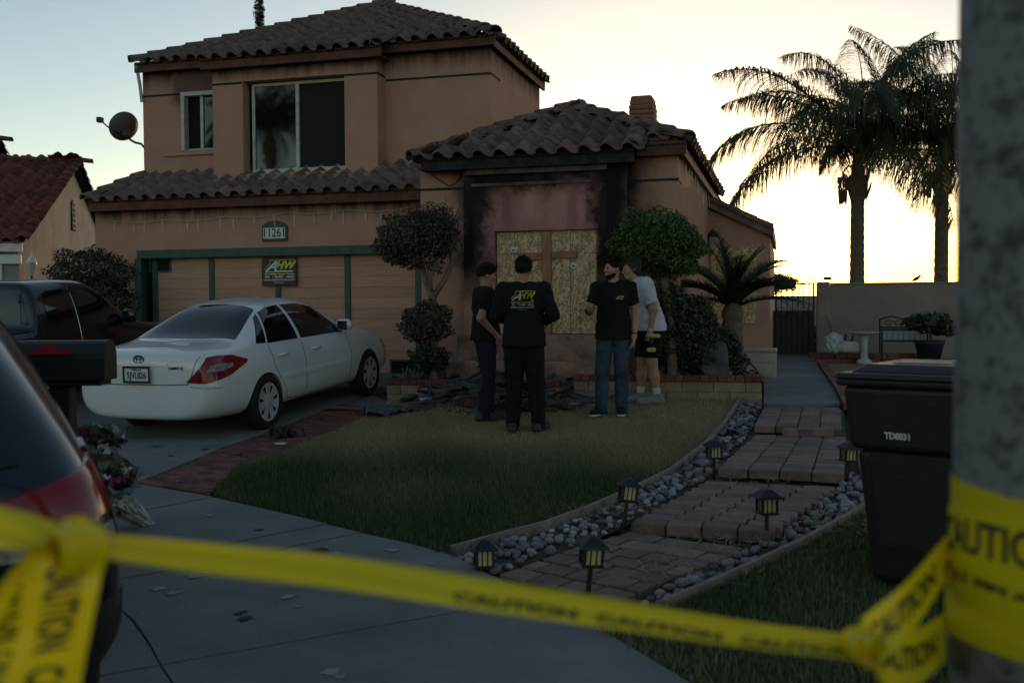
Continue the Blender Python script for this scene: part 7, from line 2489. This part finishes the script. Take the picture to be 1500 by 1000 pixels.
M['wrap'] = mat('cellophane', (.42, .44, .47), .3, (.20, .20, .22), 12, 5, .4, 20)
M['petal_w'] = mat('white_petal', (.55, .52, .50), .7); M['petal_r'] = mat('plum_petal', (.25, .04, .10), .7); M['petal_y'] = mat('orange_petal', (.42, .20, .05), .7)
q = pg(192, 776)
bouquet('cellophane bouquet lying on the sidewalk behind the SUV', q + Vector((0, 0, .13)), (-.25, -.5, .5), 1)
q = px(166, 715, 5.6)
bouquet('orange flower bouquet tied low on the mailbox post', q, (.45, -.3, .55), 2, .28)
q = px(150, 665, 5.5)
bouquet('white paper bouquet tied higher on the mailbox post', q, (.25, -.3, .8), 3, .24)

# ------------------------------------------------------------------ wheeled bin
RB = math.radians(15.5 - 38)
bc = px(1219, 533, 4.95) - Matrix.Rotation(RB, 3, 'Z') @ Vector((-.36, -.425, 0))
t = thing('wheeled_bin', 'tall black wheeled bin numbered TD8831 on the grass beside the path', 'bin', (bc.x, bc.y, gz(bc.x, bc.y) - .005), RB)
def frus(b, w0, d0, z0, w1, d1, z1, y0=0, y1=0):
    b.add([(-w0, y0 - d0, z0), (w0, y0 - d0, z0), (w0, y0 + d0, z0), (-w0, y0 + d0, z0), (-w1, y1 - d1, z1), (w1, y1 - d1, z1), (w1, y1 + d1, z1), (-w1, y1 + d1, z1)], [(0, 3, 2, 1), (4, 5, 6, 7), (0, 1, 5, 4), (1, 2, 6, 5), (2, 3, 7, 6), (3, 0, 4, 7)])
M['bin'] = mat('bin_plastic', (.012, .012, .014), .5, (.018, .018, .02), 8, 6, .1, 60)
def bev(o, w=.02):
    m_ = o.modifiers.new('bevel', 'BEVEL'); m_.width = w; m_.segments = 3; m_.limit_method = 'ANGLE'; return o
b = MB(); frus(b, .215, .25, .03, .275, .32, .70); bev(b.build('body', M['bin'], t), .035)
b = MB(); frus(b, .295, .345, .702, .325, .385, 1.02); bev(b.build('upper_body', M['bin'], t), .03)
b = MB(); frus(b, .345, .41, 1.021, .35, .415, 1.055); bev(b.build('rim', M['bin'], t), .012)
b = MB(); frus(b, .36, .425, 1.057, .345, .41, 1.085); frus(b, .30, .36, 1.0855, .24, .29, 1.125); bev(b.build('lid', M['bin'], t), .014)
b = MB(); frus(b, .14, .10, 1.126, .12, .08, 1.132, -.1, -.1); b.build('lid_panel', mat('lid_label', (.10, .10, .11), .5, (.05, .05, .055), 30), t)
MB().tube([(-.28, .44, 1.0), (.28, .44, 1.0)], .018, 8).build('handle', M['bin'], t)
b = MB(); frus(b, .165, .002, .22, .20, .002, .69, -.285, -.322); 
b.v = [(x, y - .012 , z) for x, y, z in b.v]; b.build('front_panel', M['bin'], t)
for s in (-1, 1):
    MB().lathe([(.02, -.03), (.12, -.03), (.125, 0), (.12, .03), (.02, .03)], (0, 0, 0), 20, M=Matrix.Translation((s * .24, .28, .12)) @ Matrix.Rotation(math.pi / 2, 4, 'Y')).build('wheel', M['tyre'], t, True)
put(text_mesh('TD8831', .044, mat('stencil_white', (.6, .62, .64), .6), .001, .002, squeeze=.85), 'bin_number', t, frame_M(Vector((-.06, -.350, .78)) + Vector((0, -.010, 0)), (1, 0, 0), (0, -.13, 1)))

# ------------------------------------------------------------------ concrete lamp post and caution tape
def pole_mat():
    m, nt, b = nt_new('aggregate_concrete'); L = nt.links.new
    tc = nt.nodes.new('ShaderNodeNewGeometry')
    v = nt.nodes.new('ShaderNodeTexNoise'); v.inputs['Scale'].default_value = 62; v.inputs['Detail'].default_value = 2; L(tc.outputs['Position'], v.inputs['Vector'])
    n = nt.nodes.new('ShaderNodeTexNoise'); n.inputs['Scale'].default_value = 22; n.inputs['Detail'].default_value = 5; L(tc.outputs['Position'], n.inputs['Vector'])
    a = nt.nodes.new('ShaderNodeMath'); a.operation = 'MULTIPLY'; L(v.outputs['Fac'], a.inputs[0]); L(n.outputs['Fac'], a.inputs[1])
    r = nt.nodes.new('ShaderNodeValToRGB'); e = r.color_ramp.elements
    e[0].position, e[0].color = .13, (.05, .053, .058, 1); e[1].position, e[1].color = .27, (.19, .195, .20, 1)
    L(a.outputs[0], r.inputs[0]); L(r.outputs[0], b.inputs['Base Color']); b.inputs['Roughness'].default_value = .85
    return m


pc_ = px(1572, 500, 1.30)
R_P = .142
t = thing('lamp_post', 'thick grey speckled concrete street pole wrapped with yellow tape', 'pole', (pc_.x, pc_.y, -.02))
MB().lathe([(R_P + .004, 0), (R_P, 1.2), (R_P - .012, 6.5)], (0, 0, 0), 48).build('shaft', pole_mat(), t, True)
MB().lathe([(.24, 0), (.24, .04), (.18, .07)], (0, 0, 0), 32).build('footing', M['concrete'], t, True)

M['tape'] = leaf_mat('yellow_tape', (.85, .70, .012), (.85, .70, .012), .35, .35)
M['tape_ink'] = mat('tape_ink', (.012, .012, .012), .5)
tape = thing('caution_tape', 'yellow black-lettered caution tape strung from the left knot to the pole', 'tape', px(90, 790, 1.0))
TO = []


def ribbon(f, t0, t1, n, wd, name, lettering=None, lsize=.05, off=.0012, m='tape', vs=1.0, dy=0.0, fold=0.0):
    """f(t) gives centre and width direction; each word follows the band"""
    rows = []
    for i in range(n + 1):
        tt = t0 + (t1 - t0) * i / n
        c, w = f(tt)
        c2, _ = f(tt + .004)
        nn = (c2 - c).cross(w).normalized()
        rows.append([c + w * (wd * (k / 6 - .5)) + nn * fold * wd * (math.cos(k * 1.9 + 7 * tt) * .5) for k in range(7)])
    TO.append(MB().grid(rows).build(name, M[m], smooth=True))
    if lettering:
        s, a0, a1 = lettering
        words = s.split(); nw = len(words)
        for wi, word in enumerate(words):
            me = text_mesh(word, lsize, M['tape_ink'], 0.0, .0012)
            xs = [v.co.x for v in me.vertices]; lo, hi = min(xs), max(xs)
            bm = bmesh.new(); bm.from_mesh(me); bmesh.ops.subdivide_edges(bm, edges=[e for e in bm.edges if e.calc_length() > .015], cuts=2); bm.to_mesh(me); bm.free()
            b0 = a0 + (a1 - a0) * wi / nw; b1 = a0 + (a1 - a0) * (wi + .86) / nw
            for v in me.vertices:
                q = (v.co.x - lo) / (hi - lo); tt = t0 + (t1 - t0) * (b0 + (b1 - b0) * q)
                c, w = f(tt); c2, _ = f(tt + .002)
                nn = (c2 - c).cross(w).normalized()
                if nn.dot(CAM - c) < 0: nn = -nn
                v.co = c + w * (v.co.y * vs + dy) + nn * (off + fold * wd * .55)
            TO.append(put(me, 'tape_lettering'))


def poly_f(pts, ups):
    P = [Vector(p) for p in pts]; U = [Vector(u).normalized() for u in ups]
    def f(t):
        x = min(max(t, 0), 1.0) * (len(P) - 1); i = min(int(x), len(P) - 2); q = x - i
        p0, p1, p2, p3 = P[max(i - 1, 0)], P[i], P[i + 1], P[min(i + 2, len(P) - 1)]
        c = .5 * ((2 * p1) + (p2 - p0) * q + (2 * p0 - 5 * p1 + 4 * p2 - p3) * q * q + (3 * p1 - p0 - 3 * p2 + p3) * q ** 3)
        return c, U[i].lerp(U[i + 1], q).normalized()
    return f


UP = Vector((0, 0, 1))
CR, CF_ = RC @ Vector((1, 0, 0)), RC @ Vector((0, 0, -1))
kL, kR = (92, 792, 1.0), (1268, 945, 1.16)
main = poly_f([px(100, 795, 1.0), px(300, 818, 1.02), px(500, 838, 1.05), px(700, 868, 1.08), px(900, 898, 1.11), px(1100, 930, 1.14), px(1262, 950, 1.16)],
              [UP * .35 + CF_ * .9, UP * .62 + CF_ * .75, UP * .72 + CF_ * .65, UP * .78 + CF_ * .6, UP * .72 + CF_ * .65, UP * .6 + CF_ * .75, UP * .5 + CF_ * .8])
ribbon(main, 0, 1, 110, .037, 'tape_strand', ('CAUTION CAUTION CAUTION', .47, .99), .036, vs=.42, dy=-.010, fold=.10)
lft = poly_f([px(-330, 745, .92), px(-100, 760, .96), px(20, 775, .98), px(92, 795, 1.0)], [UP, UP * .9 + CF_ * .3, UP * .6 + CF_ * .6, UP * .3 + CF_ * .9])
ribbon(lft, 0, 1, 40, .045, 'tape_strand', fold=.12)
tail = poly_f([px(100, 795, .99), px(92, 850, .97), px(80, 920, .97), px(62, 1000, .97), px(50, 1100, .98), px(45, 1250, 1.0)], [CR * .6 + CF_ * .8, CR + CF_ * .1 + UP * .12, CR + UP * .18, CR + UP * .16 + CF_ * .1, CR + UP * .1, CR])
ribbon(tail, 0, 1, 60, .075, 'tape_tail', ('CAUTION CAUTION', .13, .95), .05, fold=.05)
tail2 = poly_f([px(88, 800, 1.01), px(50, 850, 1.02), px(12, 930, 1.03), px(-15, 1020, 1.03), px(-25, 1200, 1.03)], [CR * .5 + CF_ * .8, CR * .9 + UP * .3 + CF_ * .3, CR + UP * .25, CR + UP * .15, CR])
ribbon(tail2, 0, 1, 50, .075, 'tape_tail', ('CAUTION CAUTION', .2, .95), .05, fold=.06)
# knots: looped bights of tape
def knot(c, r, seed, Z):
    rk_ = random.Random(seed)
    for i in range(3):
        a0 = rk_.uniform(0, 6.28)
        pts = [px(c[0] + r * 1.1 * math.cos(a0 + a * .7) * (1 + .25 * math.sin(2 * a)), c[1] + r * .9 * math.sin(a0 + a * .7), Z - .012 + .006 * i + .012 * math.sin(a + i)) for a in range(10)]
        ribbon(poly_f(pts, [(CF_ * .8 + UP * rk_.uniform(-.4, .6) + CR * rk_.uniform(-.5, .5)) for _ in pts]), 0, 1, 40, .04, 'tape_knot')


knot((95, 792), 20, 2, .99); knot((1268, 950), 22, 5, 1.155)
loop = poly_f([px(96, 790, .985), px(108, 772, .975), px(124, 790, .97), px(122, 830, .97), px(104, 850, .98)], [CR * .5 + CF_ * .8] * 5)
ribbon(loop, 0, 1, 30, .05, 'tape_knot')
# two strands from the right knot to the pole, and the wraps round the pole
axis = Vector((pc_.x, pc_.y, 0))
toc = (CAM - axis); toc.z = 0; toc.normalize(); lat = Vector((-toc.y, toc.x, 0))
if lat.dot(CR) > 0: lat = -lat                             # lat points to image left


def on_pole(a, z, e=.004): return axis + (toc * math.cos(a) + lat * math.sin(a)) * (R_P + e) + UP * z


zA, zBt = px(1390, 850, 1.28).z, px(1390, 965, 1.28).z
s1 = poly_f([px(1270, 940, 1.16), px(1330, 890, 1.2), on_pole(1.45, zA + .01, .006)], [UP * .7 + CF_ * .6, UP * .9 + CF_ * .3, UP])
ribbon(s1, 0, 1, 24, .06, 'tape_strand', ('CAUTION', .1, .9), .036)
s2 = poly_f([px(1275, 955, 1.16), px(1335, 965, 1.2), on_pole(1.45, zBt, .006)], [UP * .6 + CF_ * .7, UP, UP])
ribbon(s2, 0, 1, 24, .07, 'tape_strand', ('CAUTION', .1, .9), .04)
for i, (zc, tl, wd, e) in enumerate(((px(1400, 775, 1.18).z, -.012, .075, .003), (px(1400, 835, 1.18).z, .015, .075, .005), (px(1400, 900, 1.18).z, -.008, .075, .007), (px(1400, 950, 1.18).z, .01, .075, .009))):
    fw_ = lambda q, zc=zc, tl=tl, e=e: (on_pole(1.6 - q * 3.6, zc + tl * math.cos(1.6 - q * 3.6) + .004 * math.sin(9 * q), e), UP)
    ribbon(fw_, 0, 1, 60, wd, 'tape_wrap', ('CAUTION CAUTION', .06, .98) if i in (1, 2) else None, .062 if i == 1 else .055)
world_to(tape, *TO)
